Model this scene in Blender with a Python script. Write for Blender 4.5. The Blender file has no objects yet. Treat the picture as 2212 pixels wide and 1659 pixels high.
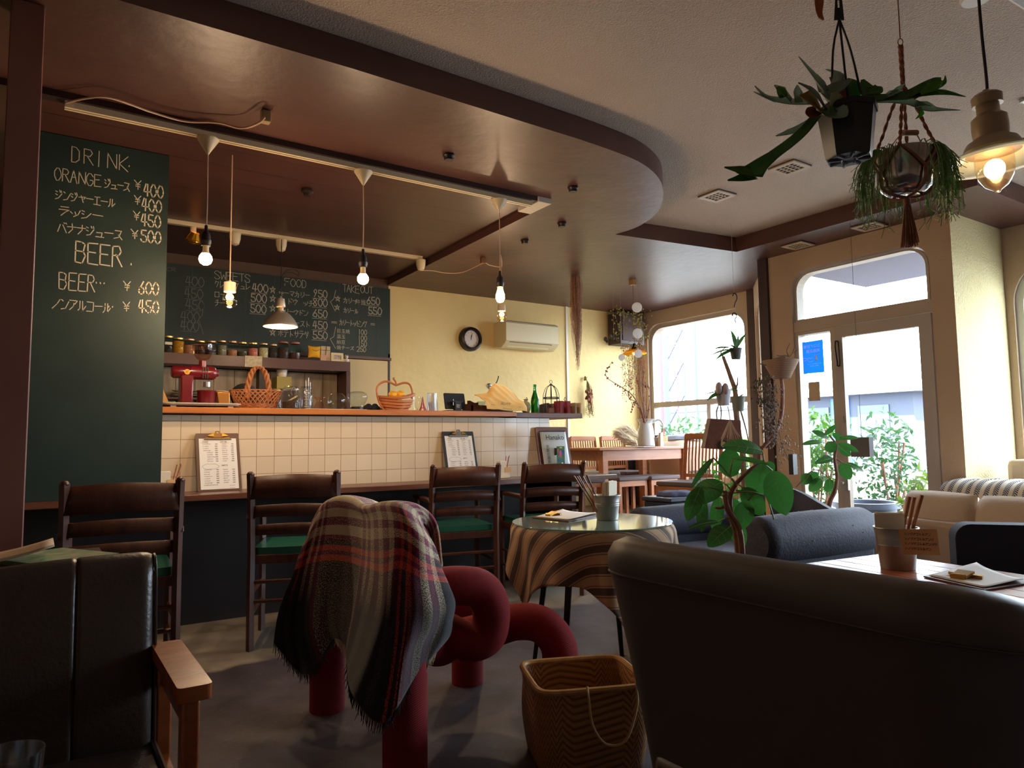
import bpy, bmesh, math, random
from mathutils import Vector, Matrix
from mathutils.geometry import tessellate_polygon
random.seed(7)
SC = bpy.context.scene
COL = SC.collection
PI = math.pi

# ---------------------------------------------------------------- camera, sky, exposure
F, CX, CY, H = 1534.0, 1106.0, 829.5, 1.0
def _d(px, py): return Vector((px-CX, -(py-CY), -F)).normalized()
_up = _d(855, -18000)
_x = _d(3415, 922); _x = (_x-_up*_x.dot(_up)).normalized()
_y = _up.cross(_x)
RM = Matrix((_x, _y, _up))
cam_d = bpy.data.cameras.new('camera'); cam = bpy.data.objects.new('camera', cam_d); COL.objects.link(cam)
cam_d.sensor_width = 36; cam_d.lens = 36*F/2212; cam_d.clip_start = .02; cam_d.clip_end = 300
cam.matrix_world = Matrix.Translation((0, 0, H)) @ RM.to_4x4()
SC.camera = cam
SC.view_settings.view_transform = 'Standard'; SC.view_settings.look = 'None'
SC.view_settings.gamma = 1; SC.view_settings.use_curve_mapping = False
SC.view_settings.exposure = 0.9
SKY = 11.0
w = bpy.data.worlds.new('sky'); SC.world = w; w.use_nodes = True
_bg = w.node_tree.nodes['Background']; _bg.inputs[0].default_value = (.80, .90, 1.0, 1); _bg.inputs[1].default_value = SKY
sun_l = bpy.data.lights.new('sun', 'SUN'); sun_l.energy = 26; sun_l.angle = .02; sun_l.color = (1, .96, .88)
sun_o = bpy.data.objects.new('sun', sun_l); COL.objects.link(sun_o); sun_o.rotation_euler = Vector((-.5, -.4, .77)).to_track_quat('Z', 'Y').to_euler()
def portal(loc, rot, sx, sy):
    l = bpy.data.lights.new('window_portal', 'AREA'); l.shape = 'RECTANGLE'; l.size = sx; l.size_y = sy; l.cycles.is_portal = True
    o = bpy.data.objects.new('window_portal', l); o.location = loc; o.rotation_euler = rot; COL.objects.link(o)
portal((5.98, 5.29, 1.4), (0, PI/2, 0), 1.95, 1.5)
portal((5.55, 4.15, 1.4), (0, PI/2, PI/2+math.atan2(-.92, .84)+PI), 1.9, 1.0)
portal((5.1, 2.92, 1.2), (0, PI/2, 0), 2.35, 1.1)
portal((5.88, .9, 1.5), (0, PI/2, 0), 1.6, 2.7)

def ray(px, py): return RM @ Vector((px-CX, -(py-CY), -F))
def at(px, py, d): return Vector((0, 0, H)) + ray(px, py)*(d/F)
def _on(ax, v, px, py):
    r = ray(px, py); return Vector((0, 0, H)) + r*((v-(0, 0, H)[ax])/r[ax])
def onx(v, px, py): return _on(0, v, px, py)
def ony(v, px, py): return _on(1, v, px, py)
def onz(v, px, py): return _on(2, v, px, py)

# ---------------------------------------------------------------- materials
def lin(c):
    return tuple(((v/255)/12.92 if v/255 <= .04045 else ((v/255+.055)/1.055)**2.4) for v in c[:3])+(1,)
MATS = {}
def M(name, rgb=None, rough=.6, metal=0, var=0, scale=8, bump=0, bscale=60, emit=None, trans=0, rgb2=None, sheen=0, spec=None, coat=0, stretch=None, alpha=None):
    if name in MATS: return MATS[name]
    m = bpy.data.materials.new(name); m.use_nodes = True; MATS[name] = m
    nt = m.node_tree; N = nt.nodes; L = nt.links; b = N['Principled BSDF']
    b.inputs['Base Color'].default_value = lin(rgb); b.inputs['Roughness'].default_value = rough; b.inputs['Metallic'].default_value = metal
    if spec is not None: b.inputs['Specular IOR Level'].default_value = spec
    if coat: b.inputs['Coat Weight'].default_value = coat; b.inputs['Coat Roughness'].default_value = .15
    if sheen: b.inputs['Sheen Weight'].default_value = sheen
    if trans: b.inputs['Transmission Weight'].default_value = trans
    if emit: b.inputs['Emission Color'].default_value = lin(emit[0]); b.inputs['Emission Strength'].default_value = emit[1]
    tc = None
    if var or bump or rgb2:
        tc = N.new('ShaderNodeTexCoord'); mp = N.new('ShaderNodeMapping'); L.new(tc.outputs['Object'], mp.inputs[0])
        if stretch: mp.inputs['Scale'].default_value = stretch
    if var or rgb2:
        n = N.new('ShaderNodeTexNoise'); n.inputs['Scale'].default_value = scale; n.inputs['Detail'].default_value = 5; L.new(mp.outputs[0], n.inputs[0])
        r = N.new('ShaderNodeValToRGB'); r.color_ramp.elements[0].position = .32; r.color_ramp.elements[1].position = .68
        c = lin(rgb); c2 = lin(rgb2) if rgb2 else tuple(min(1, v*(1+var)) for v in c[:3])+(1,)
        c1 = c if rgb2 else tuple(v*(1-var) for v in c[:3])+(1,)
        r.color_ramp.elements[0].color = c1; r.color_ramp.elements[1].color = c2
        L.new(n.outputs[0], r.inputs[0]); L.new(r.outputs[0], b.inputs['Base Color'])
    if bump:
        n = N.new('ShaderNodeTexNoise'); n.inputs['Scale'].default_value = bscale; n.inputs['Detail'].default_value = 4; L.new(mp.outputs[0], n.inputs[0])
        bp = N.new('ShaderNodeBump'); bp.inputs['Strength'].default_value = bump; bp.inputs['Distance'].default_value = .01
        L.new(n.outputs[0], bp.inputs['Height']); L.new(bp.outputs[0], b.inputs['Normal'])
    return m
def glassM(name, tint=(255, 255, 255), op=.1, rough=.02, edge=.6):
    """clear thin glass: mostly straight-through with a Fresnel reflection"""
    if name in MATS: return MATS[name]
    m = bpy.data.materials.new(name); m.use_nodes = True; MATS[name] = m
    nt = m.node_tree; N = nt.nodes; L = nt.links; N.remove(N['Principled BSDF'])
    t = N.new('ShaderNodeBsdfTransparent'); g = N.new('ShaderNodeBsdfGlossy'); mx = N.new('ShaderNodeMixShader'); fr = N.new('ShaderNodeLayerWeight'); pw_ = N.new('ShaderNodeMath'); pw_.operation = 'POWER'; pw_.inputs[1].default_value = 4; pm_ = N.new('ShaderNodeMath'); pm_.operation = 'MULTIPLY'; pm_.inputs[1].default_value = edge
    fr.inputs[0].default_value = .5; L.new(fr.outputs['Facing'], pw_.inputs[0]); L.new(pw_.outputs[0], pm_.inputs[0]); t.inputs[0].default_value = lin(tint); g.inputs['Roughness'].default_value = rough
    a = N.new('ShaderNodeMath'); a.operation = 'ADD'; a.inputs[1].default_value = op
    L.new(pm_.outputs[0], a.inputs[0]); L.new(a.outputs[0], mx.inputs[0]); L.new(t.outputs[0], mx.inputs[1]); L.new(g.outputs[0], mx.inputs[2])
    L.new(mx.outputs[0], N['Material Output'].inputs[0]); return m
def translucentM(name, rgb, mix=.5, rough=.5, rgb2=None, scale=20):
    if name in MATS: return MATS[name]
    m = M(name, rgb, rough, rgb2=rgb2, scale=scale)
    nt = m.node_tree; N = nt.nodes; L = nt.links; b = N['Principled BSDF']
    t = N.new('ShaderNodeBsdfTranslucent'); mx = N.new('ShaderNodeMixShader'); mx.inputs[0].default_value = mix
    c = b.inputs['Base Color']
    t.inputs[0].default_value = tuple(min(1, v*1.6) for v in lin(rgb)[:3])+(1,)
    L.new(b.outputs[0], mx.inputs[1]); L.new(t.outputs[0], mx.inputs[2]); L.new(mx.outputs[0], N['Material Output'].inputs[0]); return m

# ---------------------------------------------------------------- mesh builder
class MB:
    def __init__(s): s.b = bmesh.new(); s.uv = s.b.loops.layers.uv.new('uv')
    def face(s, vs, uvs=None, mi=0):
        try: f = s.b.faces.new(vs)
        except ValueError: return None
        f.material_index = mi
        if uvs:
            for l, u in zip(f.loops, uvs): l[s.uv].uv = u
        return f
    def xform(s, n0, mat):
        s.b.verts.ensure_lookup_table()
        for v in s.b.verts[n0:] if n0 else s.b.verts: v.co = mat @ v.co
    def box(s, c, sz, rot=None, mi=0, taper=1):
        x, y, z = [a/2 for a in sz]; R = Matrix.Identity(3)
        if rot is not None:
            R = Matrix.Rotation(rot, 3, 'Z') if isinstance(rot, (int, float)) else (rot if isinstance(rot, Matrix) else __import__('mathutils').Euler(rot).to_matrix())
        P = []
        for k in (-1, 1):
            t = taper if k < 0 else 1
            for a, b_ in ((-1, -1), (1, -1), (1, 1), (-1, 1)): P.append(s.b.verts.new(Vector(c)+R@Vector((a*x*t, b_*y*t, k*z))))
        for q in ((3, 2, 1, 0), (4, 5, 6, 7), (0, 1, 5, 4), (1, 2, 6, 5), (2, 3, 7, 6), (3, 0, 4, 7)):
            s.face([P[i] for i in q], [(0, 0), (1, 0), (1, 1), (0, 1)], mi)
        return s
    def bb(s, p0, p1, mi=0):
        return s.box([(a+b)/2 for a, b in zip(p0, p1)], [abs(b-a) for a, b in zip(p0, p1)], None, mi)
    def ring(s, c, u, v, r, n, sq=None):
        out = []
        for i in range(n):
            a = 2*PI*i/n; cu, cv = math.cos(a), math.sin(a)
            out.append(s.b.verts.new(c+u*(r*cu)+v*(r*cv)))
        return out
    def tube(s, pts, r, n=10, caps=True, closed=False, mi=0, smooth=0, flat=None):
        pts = [Vector(p) for p in pts]
        rs = list(r) if isinstance(r, (list, tuple)) else [r]*len(pts)
        if smooth: pts, rs = spline(pts, rs, smooth, closed)
        rings = []; m = len(pts); up = None; ln = 0
        for i in range(m):
            a = pts[(i-1) % m] if (closed or i) else pts[0]; b_ = pts[(i+1) % m] if (closed or i < m-1) else pts[-1]
            t = (b_-a)
            if t.length < 1e-9: t = Vector((0, 0, 1))
            t.normalize()
            if up is None:
                up = Vector((0, 0, 1)) if abs(t.z) < .9 else Vector((1, 0, 0))
            u = (up-t*up.dot(t))
            if u.length < 1e-6: u = t.orthogonal()
            u.normalize(); v = t.cross(u); up = u
            if i: ln += (pts[i]-pts[i-1]).length
            ring = []
            for k in range(n):
                an = 2*PI*k/n; ring.append(s.b.verts.new(pts[i]+u*(rs[i]*math.cos(an))+v*(rs[i]*math.sin(an)*(flat or 1))))
            rings.append((ring, ln))
        cnt = m if closed else m-1
        for i in range(cnt):
            A, la = rings[i]; B, lb = rings[(i+1) % m]
            for k in range(n):
                k2 = (k+1) % n
                s.face([A[k], A[k2], B[k2], B[k]], [(k/n, la), ((k+1)/n, la), ((k+1)/n, lb), (k/n, lb)], mi)
        if caps and not closed:
            s.face(rings[0][0][::-1], None, mi); s.face(rings[-1][0], None, mi)
        return s
    def cyl(s, p0, p1, r0, r1=None, n=16, mi=0, caps=True):
        return s.tube([p0, p1], [r0, r0 if r1 is None else r1], n, caps, mi=mi)
    def lathe(s, prof, c=(0, 0, 0), n=24, axis=None, mi=0, sy=1, lob=None):
        c = Vector(c); R = Matrix.Identity(3)
        if axis is not None: R = Vector((0, 0, 1)).rotation_difference(Vector(axis)).to_matrix()
        rings = []
        for (r, z) in prof:
            if r < 1e-6: rings.append([s.b.verts.new(c+R@Vector((0, 0, z)))])
            else:
                rings.append([s.b.verts.new(c+R@Vector((r*math.cos(2*PI*k/n)*(lob(2*PI*k/n, z) if lob else 1), sy*r*math.sin(2*PI*k/n)*(lob(2*PI*k/n, z) if lob else 1), z))) for k in range(n)])
        for i in range(len(rings)-1):
            A, B = rings[i], rings[i+1]
            for k in range(n):
                k2 = (k+1) % n
                if len(A) == 1 and len(B) == 1: continue
                if len(A) == 1: s.face([A[0], B[k2], B[k]][::-1], None, mi)
                elif len(B) == 1: s.face([A[k], A[k2], B[0]], None, mi)
                else: s.face([A[k], A[k2], B[k2], B[k]], [(k/n, prof[i][1]), ((k+1)/n, prof[i][1]), ((k+1)/n, prof[i+1][1]), (k/n, prof[i+1][1])], mi)
        return s
    def sphere(s, c, r, n=12, sc=(1, 1, 1), mi=0):
        c = Vector(c); n0 = len(s.b.verts)
        prof = [(r*math.sin(PI*i/n), -r*math.cos(PI*i/n)) for i in range(n+1)]
        s.lathe(prof, (0, 0, 0), n*2, mi=mi); s.b.verts.ensure_lookup_table()
        for v in s.b.verts[n0:]: v.co = c+Vector((v.co.x*sc[0], v.co.y*sc[1], v.co.z*sc[2]))
        return s
    def grid(s, fn, nu, nv, mi=0, closeu=False):
        g = [[s.b.verts.new(fn(i/nu, j/nv)) for j in range(nv+1)] for i in range(nu+(0 if closeu else 1))]
        for i in range(nu):
            for j in range(nv):
                a = g[i]; b_ = g[(i+1) % len(g)]
                s.face([a[j], b_[j], b_[j+1], a[j+1]], [(i/nu, j/nv), ((i+1)/nu, j/nv), ((i+1)/nu, (j+1)/nv), (i/nu, (j+1)/nv)], mi)
        return s
    def prism(s, outer, holes, org, u, v, w, mi=0):
        """polygon (with holes) in the u,v plane extruded along w"""
        org, u, v, w = Vector(org), Vector(u), Vector(v), Vector(w)
        loops = [outer]+list(holes); flat = [p for l in loops for p in l]
        tris = tessellate_polygon([[Vector((a, b_, 0)) for a, b_ in l] for l in loops])
        A = [s.b.verts.new(org+u*a+v*b_) for a, b_ in flat]; B = [s.b.verts.new(org+u*a+v*b_+w) for a, b_ in flat]
        for t in tris:
            s.face([A[i] for i in t], [flat[i] for i in t], mi); s.face([B[i] for i in reversed(t)], [flat[i] for i in reversed(t)], mi)
        k = 0
        for l in loops:
            n = len(l)
            for i in range(n): s.face([A[k+i], A[k+(i+1) % n], B[k+(i+1) % n], B[k+i]], None, mi)
            k += n
        return s
    def build(s, name, mat, parent=None, smooth=True, bevel=0, world=True, origin=True, subsurf=0, solid=0, ang=40, recalc=True):
        if recalc: bmesh.ops.recalc_face_normals(s.b, faces=s.b.faces)
        me = bpy.data.meshes.new(name)
        if parent is not None and world:
            mi = parent.matrix_basis.inverted(); p = parent.parent
            mm = parent.matrix_basis.copy()
            while p is not None: mm = p.matrix_basis @ mm; p = p.parent
            s.b.transform(mm.inverted())
        loc = Vector((0, 0, 0))
        if parent is None and origin:
            vs = [v.co for v in s.b.verts]
            loc = Vector(((min(v.x for v in vs)+max(v.x for v in vs))/2, (min(v.y for v in vs)+max(v.y for v in vs))/2, min(v.z for v in vs)))
            s.b.transform(Matrix.Translation(-loc))
        if smooth:
            for f in s.b.faces: f.smooth = True
            for e in s.b.edges:
                if len(e.link_faces) == 2 and e.calc_face_angle(0) > math.radians(ang): e.smooth = False
        s.b.to_mesh(me); s.b.free()
        for m_ in (mat if isinstance(mat, (list, tuple)) else [mat]): me.materials.append(m_)
        o = bpy.data.objects.new(name, me); COL.objects.link(o); o.location = loc
        if parent is not None: o.parent = parent
        if bevel:
            b = o.modifiers.new('bevel', 'BEVEL'); b.width = bevel; b.segments = 2; b.limit_method = 'ANGLE'; b.angle_limit = math.radians(50)
        if solid:
            b = o.modifiers.new('solid', 'SOLIDIFY'); b.thickness = solid; b.offset = 0
        if subsurf:
            b = o.modifiers.new('sub', 'SUBSURF'); b.levels = subsurf; b.render_levels = subsurf
        return o
def spline(pts, rs, k, closed=False):
    P = []; R_ = []; n = len(pts)
    rng = range(n if closed else n-1)
    for i in rng:
        p0 = pts[(i-1) % n] if (closed or i) else pts[0]*2-pts[1]; p1 = pts[i]; p2 = pts[(i+1) % n]
        p3 = pts[(i+2) % n] if (closed or i < n-2) else pts[-1]*2-pts[-2]
        for j in range(k):
            t = j/k
            P.append(.5*((2*p1)+(p2-p0)*t+(2*p0-5*p1+4*p2-p3)*t*t+(3*p1-p0-3*p2+p3)*t**3)); R_.append(rs[i]*(1-t)+rs[(i+1) % n]*t)
    if not closed: P.append(pts[-1]); R_.append(rs[-1])
    return P, R_
def tag(o, label=None, cat=None, group=None, kind=None):
    if label: o['label'] = label
    if cat: o['category'] = cat
    if group: o['group'] = group
    if kind: o['kind'] = kind
    return o
def thing(name, label, cat, loc=(0, 0, 0), rz=0, group=None):
    o = bpy.data.objects.new(name, None); o.empty_display_size = .05; COL.objects.link(o)
    o.location = loc; o.rotation_euler = (0, 0, rz); return tag(o, label, cat, group)
def struct(o): o['kind'] = 'structure'; return o
def children(o): return [c for c in bpy.data.objects if c.parent == o]
def dup(root, loc, rz, label, group=None):
    r = root.copy(); COL.objects.link(r); r.location = loc; r.rotation_euler = (0, 0, rz); r['label'] = label
    if group: r['group'] = group
    for ch in children(root):
        c = ch.copy(); COL.objects.link(c); c.parent = r
        for g in children(ch):
            d = g.copy(); COL.objects.link(d); d.parent = c
    return r
def rrect(x0, y0, x1, y1, r, n=6, corners=(1, 1, 1, 1)):
    """ccw rounded rect, corners = bl, br, tr, tl"""
    out = []
    for (cx, cy, a0, on) in ((x0+r, y0+r, PI, corners[0]), (x1-r, y0+r, 1.5*PI, corners[1]), (x1-r, y1-r, 0, corners[2]), (x0+r, y1-r, .5*PI, corners[3])):
        if not on: out.append((x0 if cx < (x0+x1)/2 else x1, y0 if cy < (y0+y1)/2 else y1)); continue
        for i in range(n+1):
            a = a0+.5*PI*i/n; out.append((cx+r*math.cos(a), cy+r*math.sin(a)))
    return out

# handwriting: single-line letters on a 0..9 grid
G = {'D': '00094977724000', 'R': '000969876505 3590', 'I': '3039', 'N': '00099099', 'K': '0009 990490', 'O': '3906033060939669 6939',
 'A': '004990 2474', 'G': '97693906033060929454', 'E': '90000999 0575', 'B': '000959887505 75936000', 'W': '0920568099', 'S': '97692907167492702002',
 'T': '0999 5950', 'F': '000999 0575', 'U': '090230609299', 'C': '976939060330609 2'.replace(' ', ''), 'H': '0009 9099 0595', 'k': '2029 7624 2480', 'a': '76362422307181 7670', 'n': '2026 24466664 6660', 'o': '36146160 8264 3636'.split()[0],
 '0': '39060330609396693 9'.replace(' ', ''), '1': '5059', '2': '072969977400 90'.replace(' ', ''), '3': '0829698765 45658380200 2'.replace(' ', '')[:22], '4': '6069 390393', '5': '891915659391602002',
 '6': '79240220709365 14'.replace(' ', ''), '8': '4517396987451230608245', '9': '866426274979877530', 'Y': '095599 5550 2585 2383', '*': '205980069620', '.': '4041', '~': '1413 4443 7473', '=': '0696 0393', '(': '99650490 '.strip(), '_': '0090',
 'ー': '0595', 'ス': '18885200 5490', 'ジ': '0827 0524 004186 5967 7987', 'ュ': '147460 0090', 'ン': '0827 005197', 'ャ': '059674 3760', 'エ': '1888 4840 0090', 'ル': '282200 585094', 'ラ': '1989 06966420', 'ッ': '0523 4553 977330',
 'シ': '0827 0524 004186', 'バ': '2700 5790 6978 8998', 'ナ': '0696 595410', 'ノ': '885400', 'ア': '089865 564300', 'コ': '08888000', 'カ': '06867050 494300', 'リ': '2823 898430', 'マ': '089842 2461', 'キ': '0695 0493 3960', 'ド': '2920 2673 6978 8998',
 'チ': '7928 0595 585210', 'ト': '3930 3582', 'サ': '0696 2923 797340', 'ダ': '2905 278740 3563 7988', 'ポ': '0696 5950 3402 7492 8899', 'ウ': '5957 0407976430', 'テ': '1989 0696 554010', 'ク': '2905 288840', 'レ': '191095', 'ブ': '088840 8998', 'ピ': '292080 2584 8899', 'グ': '2905 288840 8998', 'ロ': '0888800008', 'ズ': '18885200 5490 8998', 'ム': '592090 6692'}
def write(mb, text, org, u, v, h, wd=None, th=.004, jit=.06, off=None, gap=1.25):
    """chalk strokes as thin raised ribbons; org = lower left, h = letter height"""
    org, u, v = Vector(org), Vector(u).normalized(), Vector(v).normalized(); n = u.cross(v)*(.0012 if off is None else off)
    wd = wd or h*.62; x = 0
    for ch in text:
        if ch == ' ': x += wd*.7; continue
        g = G.get(ch)
        if g is None: x += wd*gap; continue
        sc = 1.0
        tilt = random.uniform(-.04, .04)
        for st in g.split(' '):
            pts = [(int(st[i])/9, int(st[i+1])/9) for i in range(0, len(st)-1, 2)]
            if len(pts) < 2: continue
            P = []
            for (a, b_) in pts:
                a += random.uniform(-jit, jit)*.6; b_ += random.uniform(-jit, jit)*.6
                P.append(org+u*(x+(a+tilt*b_)*wd*sc)+v*(b_*h*sc)+n)
            for i in range(len(P)-1):
                a, b_ = P[i], P[i+1]; t = (b_-a)
                if t.length < 1e-6: continue
                t.normalize(); sd = t.cross(u.cross(v))*(th/2); e = t*(th*.4)
                mb.face([mb.b.verts.new(a-e-sd), mb.b.verts.new(b_+e-sd), mb.b.verts.new(b_+e+sd), mb.b.verts.new(a-e+sd)])
        x += wd*gap
    return x
def ftext(mb, text, org, u, v, size, ext=0.0, mi=0):
    """typeset text from Blender's built-in font, laid flat on the u,v plane"""
    cu = bpy.data.curves.new('t', 'FONT'); cu.body = text; cu.size = size; cu.extrude = ext; cu.resolution_u = 2
    o = bpy.data.objects.new('t', cu); COL.objects.link(o)
    me = bpy.data.meshes.new_from_object(o.evaluated_get(bpy.context.evaluated_depsgraph_get()))
    org, u, v = Vector(org), Vector(u).normalized(), Vector(v).normalized(); n = u.cross(v)
    vs = [mb.b.verts.new(org+u*p.co.x+v*p.co.y+n*p.co.z) for p in me.vertices]
    for p in me.polygons: mb.face([vs[i] for i in p.vertices], None, mi)
    bpy.data.objects.remove(o); bpy.data.curves.remove(cu); bpy.data.meshes.remove(me)

def leaf(mb, base, tip, width, nrm, droop=.15, fold=.15, n=8, shape='oval', mi=0, tw=0):
    """one blade with a folded midrib and a bend; nrm = direction its face looks"""
    base, tip = Vector(base), Vector(tip); ax = tip-base; L_ = ax.length
    t = ax.normalized(); nr = Vector(nrm); nr = (nr-t*nr.dot(t))
    if nr.length < 1e-5: nr = t.orthogonal()
    nr.normalize(); sd = t.cross(nr)
    rows = []
    for i in range(n+1):
        a = i/n
        if shape == 'oval': wv = math.sin(PI*min(1, a**.9))**.62
        elif shape == 'lance': wv = math.sin(PI*a**.8)**.9
        else: wv = (1-a)**.6
        c = base+t*(L_*a)+nr*(-droop*L_*(2*a-1)**2+droop*L_)*.6
        wv *= width/2; s2 = sd*math.cos(tw*a)+nr*math.sin(tw*a)
        rows.append([mb.b.verts.new(c+s2*(k*wv)+nr*(fold*abs(k)*wv)) for k in (-1, -.5, 0, .5, 1)])
    for i in range(n):
        for k in range(4):
            mb.face([rows[i][k], rows[i][k+1], rows[i+1][k+1], rows[i+1][k]], [(k/4, i/n), ((k+1)/4, i/n), ((k+1)/4, (i+1)/n), (k/4, (i+1)/n)], mi)
# ================================================================= SURFACE MATERIALS
def nodes_of(m): return m.node_tree.nodes, m.node_tree.links, m.node_tree.nodes['Principled BSDF']
brown = M('brown_gloss_paint', (84, 53, 46), .4, var=.16, scale=3, bump=.3, bscale=11, spec=.45)
kitchen_brown = M('brown_board_paint', (74, 44, 38), .4, var=.14, scale=3)
def boardify(m, axis, pitch, depth=.4, dist=.004):
    """adds fine board joints across one axis to the bump"""
    N, L, b = nodes_of(m)
    g = N.new('ShaderNodeNewGeometry'); sp = N.new('ShaderNodeSeparateXYZ'); L.new(g.outputs['Position'], sp.inputs[0])
    a = N.new('ShaderNodeMath'); a.operation = 'DIVIDE'; a.inputs[1].default_value = pitch; L.new(sp.outputs[axis], a.inputs[0])
    f = N.new('ShaderNodeMath'); f.operation = 'FRACT'; L.new(a.outputs[0], f.inputs[0])
    c = N.new('ShaderNodeMath'); c.operation = 'GREATER_THAN'; c.inputs[1].default_value = .03; L.new(f.outputs[0], c.inputs[0])
    bp = N.new('ShaderNodeBump'); bp.inputs['Strength'].default_value = depth; bp.inputs['Distance'].default_value = dist; L.new(c.outputs[0], bp.inputs['Height'])
    L.new(bp.outputs[0], b.inputs['Normal'])
    mx = N.new('ShaderNodeMix'); mx.data_type = 'RGBA'; mx.inputs['A'].default_value = lin((30, 18, 16))
    src = b.inputs['Base Color'].links[0].from_socket if b.inputs['Base Color'].links else None
    if src: L.new(src, mx.inputs['B'])
    else: mx.inputs['B'].default_value = b.inputs['Base Color'].default_value
    L.new(c.outputs[0], mx.inputs['Factor']); L.new(mx.outputs['Result'], b.inputs['Base Color'])
boardify(kitchen_brown, 'Y', .24)
def plasterM(name, c1, c2, bump, sc):
    m = M(name, c1, .85, rgb2=c2, scale=1.3, bump=bump, bscale=sc); return m
yellow = plasterM('ochre_plaster', (224, 198, 136), (234, 210, 150), .55, 16)
pale_yellow = plasterM('pale_plaster', (206, 190, 140), (216, 202, 156), .9, 70)
beige = plasterM('beige_plaster', (186, 162, 138), (194, 170, 146), .25, 40)
stucco = plasterM('textured_ceiling_plaster', (190, 172, 156), (198, 180, 164), .8, 130)
# concrete floor, brown-purple with worn pale strip along the counter
fl = M('worn_concrete', (76, 68, 72), .5)
N, L, b = nodes_of(fl)
g = N.new('ShaderNodeNewGeometry'); n1 = N.new('ShaderNodeTexNoise'); n1.inputs['Scale'].default_value = 2.2; n1.inputs['Detail'].default_value = 9; n1.inputs['Roughness'].default_value = .65; L.new(g.outputs['Position'], n1.inputs[0])
r1 = N.new('ShaderNodeValToRGB'); r1.color_ramp.elements[0].position = .3; r1.color_ramp.elements[0].color = lin((46, 38, 40)); r1.color_ramp.elements[1].position = .75; r1.color_ramp.elements[1].color = lin((98, 90, 98)); L.new(n1.outputs[0], r1.inputs[0])
n2 = N.new('ShaderNodeTexNoise'); n2.inputs['Scale'].default_value = 5; n2.inputs['Detail'].default_value = 8; L.new(g.outputs['Position'], n2.inputs[0])
r2 = N.new('ShaderNodeValToRGB'); r2.color_ramp.elements[0].color = lin((120, 108, 92)); r2.color_ramp.elements[1].color = lin((156, 142, 122)); r2.color_ramp.elements[0].position = .35; r2.color_ramp.elements[1].position = .7; L.new(n2.outputs[0], r2.inputs[0])
sp = N.new('ShaderNodeSeparateXYZ'); L.new(g.outputs['Position'], sp.inputs[0])
ad = N.new('ShaderNodeMath'); ad.operation = 'MULTIPLY_ADD'; ad.inputs[1].default_value = .22; L.new(n2.outputs[0], ad.inputs[0]); L.new(sp.outputs['Y'], ad.inputs[2])
mr = N.new('ShaderNodeMapRange'); mr.inputs['From Min'].default_value = 3.56; mr.inputs['From Max'].default_value = 3.63; L.new(ad.outputs[0], mr.inputs['Value'])
mx = N.new('ShaderNodeMix'); mx.data_type = 'RGBA'; L.new(mr.outputs[0], mx.inputs['Factor']); L.new(r1.outputs[0], mx.inputs['A']); L.new(r2.outputs[0], mx.inputs['B'])
# fine scratches
n3 = N.new('ShaderNodeTexNoise'); n3.inputs['Scale'].default_value = 14; n3.inputs['Detail'].default_value = 12; n3.inputs['Distortion'].default_value = 2.5; L.new(g.outputs['Position'], n3.inputs[0])
r3 = N.new('ShaderNodeValToRGB'); r3.color_ramp.elements[0].position = .495; r3.color_ramp.elements[1].position = .505; e = r3.color_ramp.elements.new(.5); r3.color_ramp.elements[0].color = (0, 0, 0, 1); e.color = (.5, .5, .5, 1); r3.color_ramp.elements[2].color = (0, 0, 0, 1); L.new(n3.outputs[0], r3.inputs[0])
mx2 = N.new('ShaderNodeMix'); mx2.data_type = 'RGBA'; mx2.inputs['B'].default_value = lin((150, 145, 150)); L.new(mx.outputs['Result'], mx2.inputs['A']); L.new(r3.outputs[0], mx2.inputs['Factor']); L.new(mx2.outputs['Result'], b.inputs['Base Color'])
bp = N.new('ShaderNodeBump'); bp.inputs['Strength'].default_value = .35; bp.inputs['Distance'].default_value = .01; L.new(n1.outputs[0], bp.inputs['Height']); L.new(bp.outputs[0], b.inputs['Normal'])
rr = N.new('ShaderNodeMapRange'); rr.inputs['To Min'].default_value = .32; rr.inputs['To Max'].default_value = .62; L.new(n2.outputs[0], rr.inputs['Value']); L.new(rr.outputs[0], b.inputs['Roughness'])
# square wall tiles
def tileM():
    m = M('cream_glazed_tile', (226, 206, 176), .16); N, L, b = nodes_of(m)
    g = N.new('ShaderNodeNewGeometry'); sp = N.new('ShaderNodeSeparateXYZ'); cb = N.new('ShaderNodeCombineXYZ'); L.new(g.outputs['Position'], sp.inputs[0])
    ax = N.new('ShaderNodeMath'); ax.inputs[1].default_value = -.568+.1045; L.new(sp.outputs['X'], ax.inputs[0]); az = N.new('ShaderNodeMath'); az.inputs[1].default_value = -1.142+1.045; L.new(sp.outputs['Z'], az.inputs[0])
    L.new(ax.outputs[0], cb.inputs[0]); L.new(az.outputs[0], cb.inputs[1])
    br = N.new('ShaderNodeTexBrick'); br.offset = 0; br.inputs['Scale'].default_value = 1; br.inputs['Brick Width'].default_value = .1045; br.inputs['Row Height'].default_value = .1045; br.inputs['Mortar Size'].default_value = .0016; br.inputs['Mortar Smooth'].default_value = .3
    br.inputs['Color1'].default_value = lin((226, 206, 176)); br.inputs['Color2'].default_value = lin((218, 197, 166)); br.inputs['Mortar'].default_value = lin((150, 118, 84)); L.new(cb.outputs[0], br.inputs[0])
    L.new(br.outputs[0], b.inputs['Base Color']); iv = N.new('ShaderNodeMath'); iv.operation = 'SUBTRACT'; iv.inputs[0].default_value = 1; L.new(br.outputs['Fac'], iv.inputs[1])
    bp = N.new('ShaderNodeBump'); bp.inputs['Strength'].default_value = .6; bp.inputs['Distance'].default_value = .002; L.new(iv.outputs[0], bp.inputs['Height']); L.new(bp.outputs[0], b.inputs['Normal'])
    return m
tile = tileM()
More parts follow.
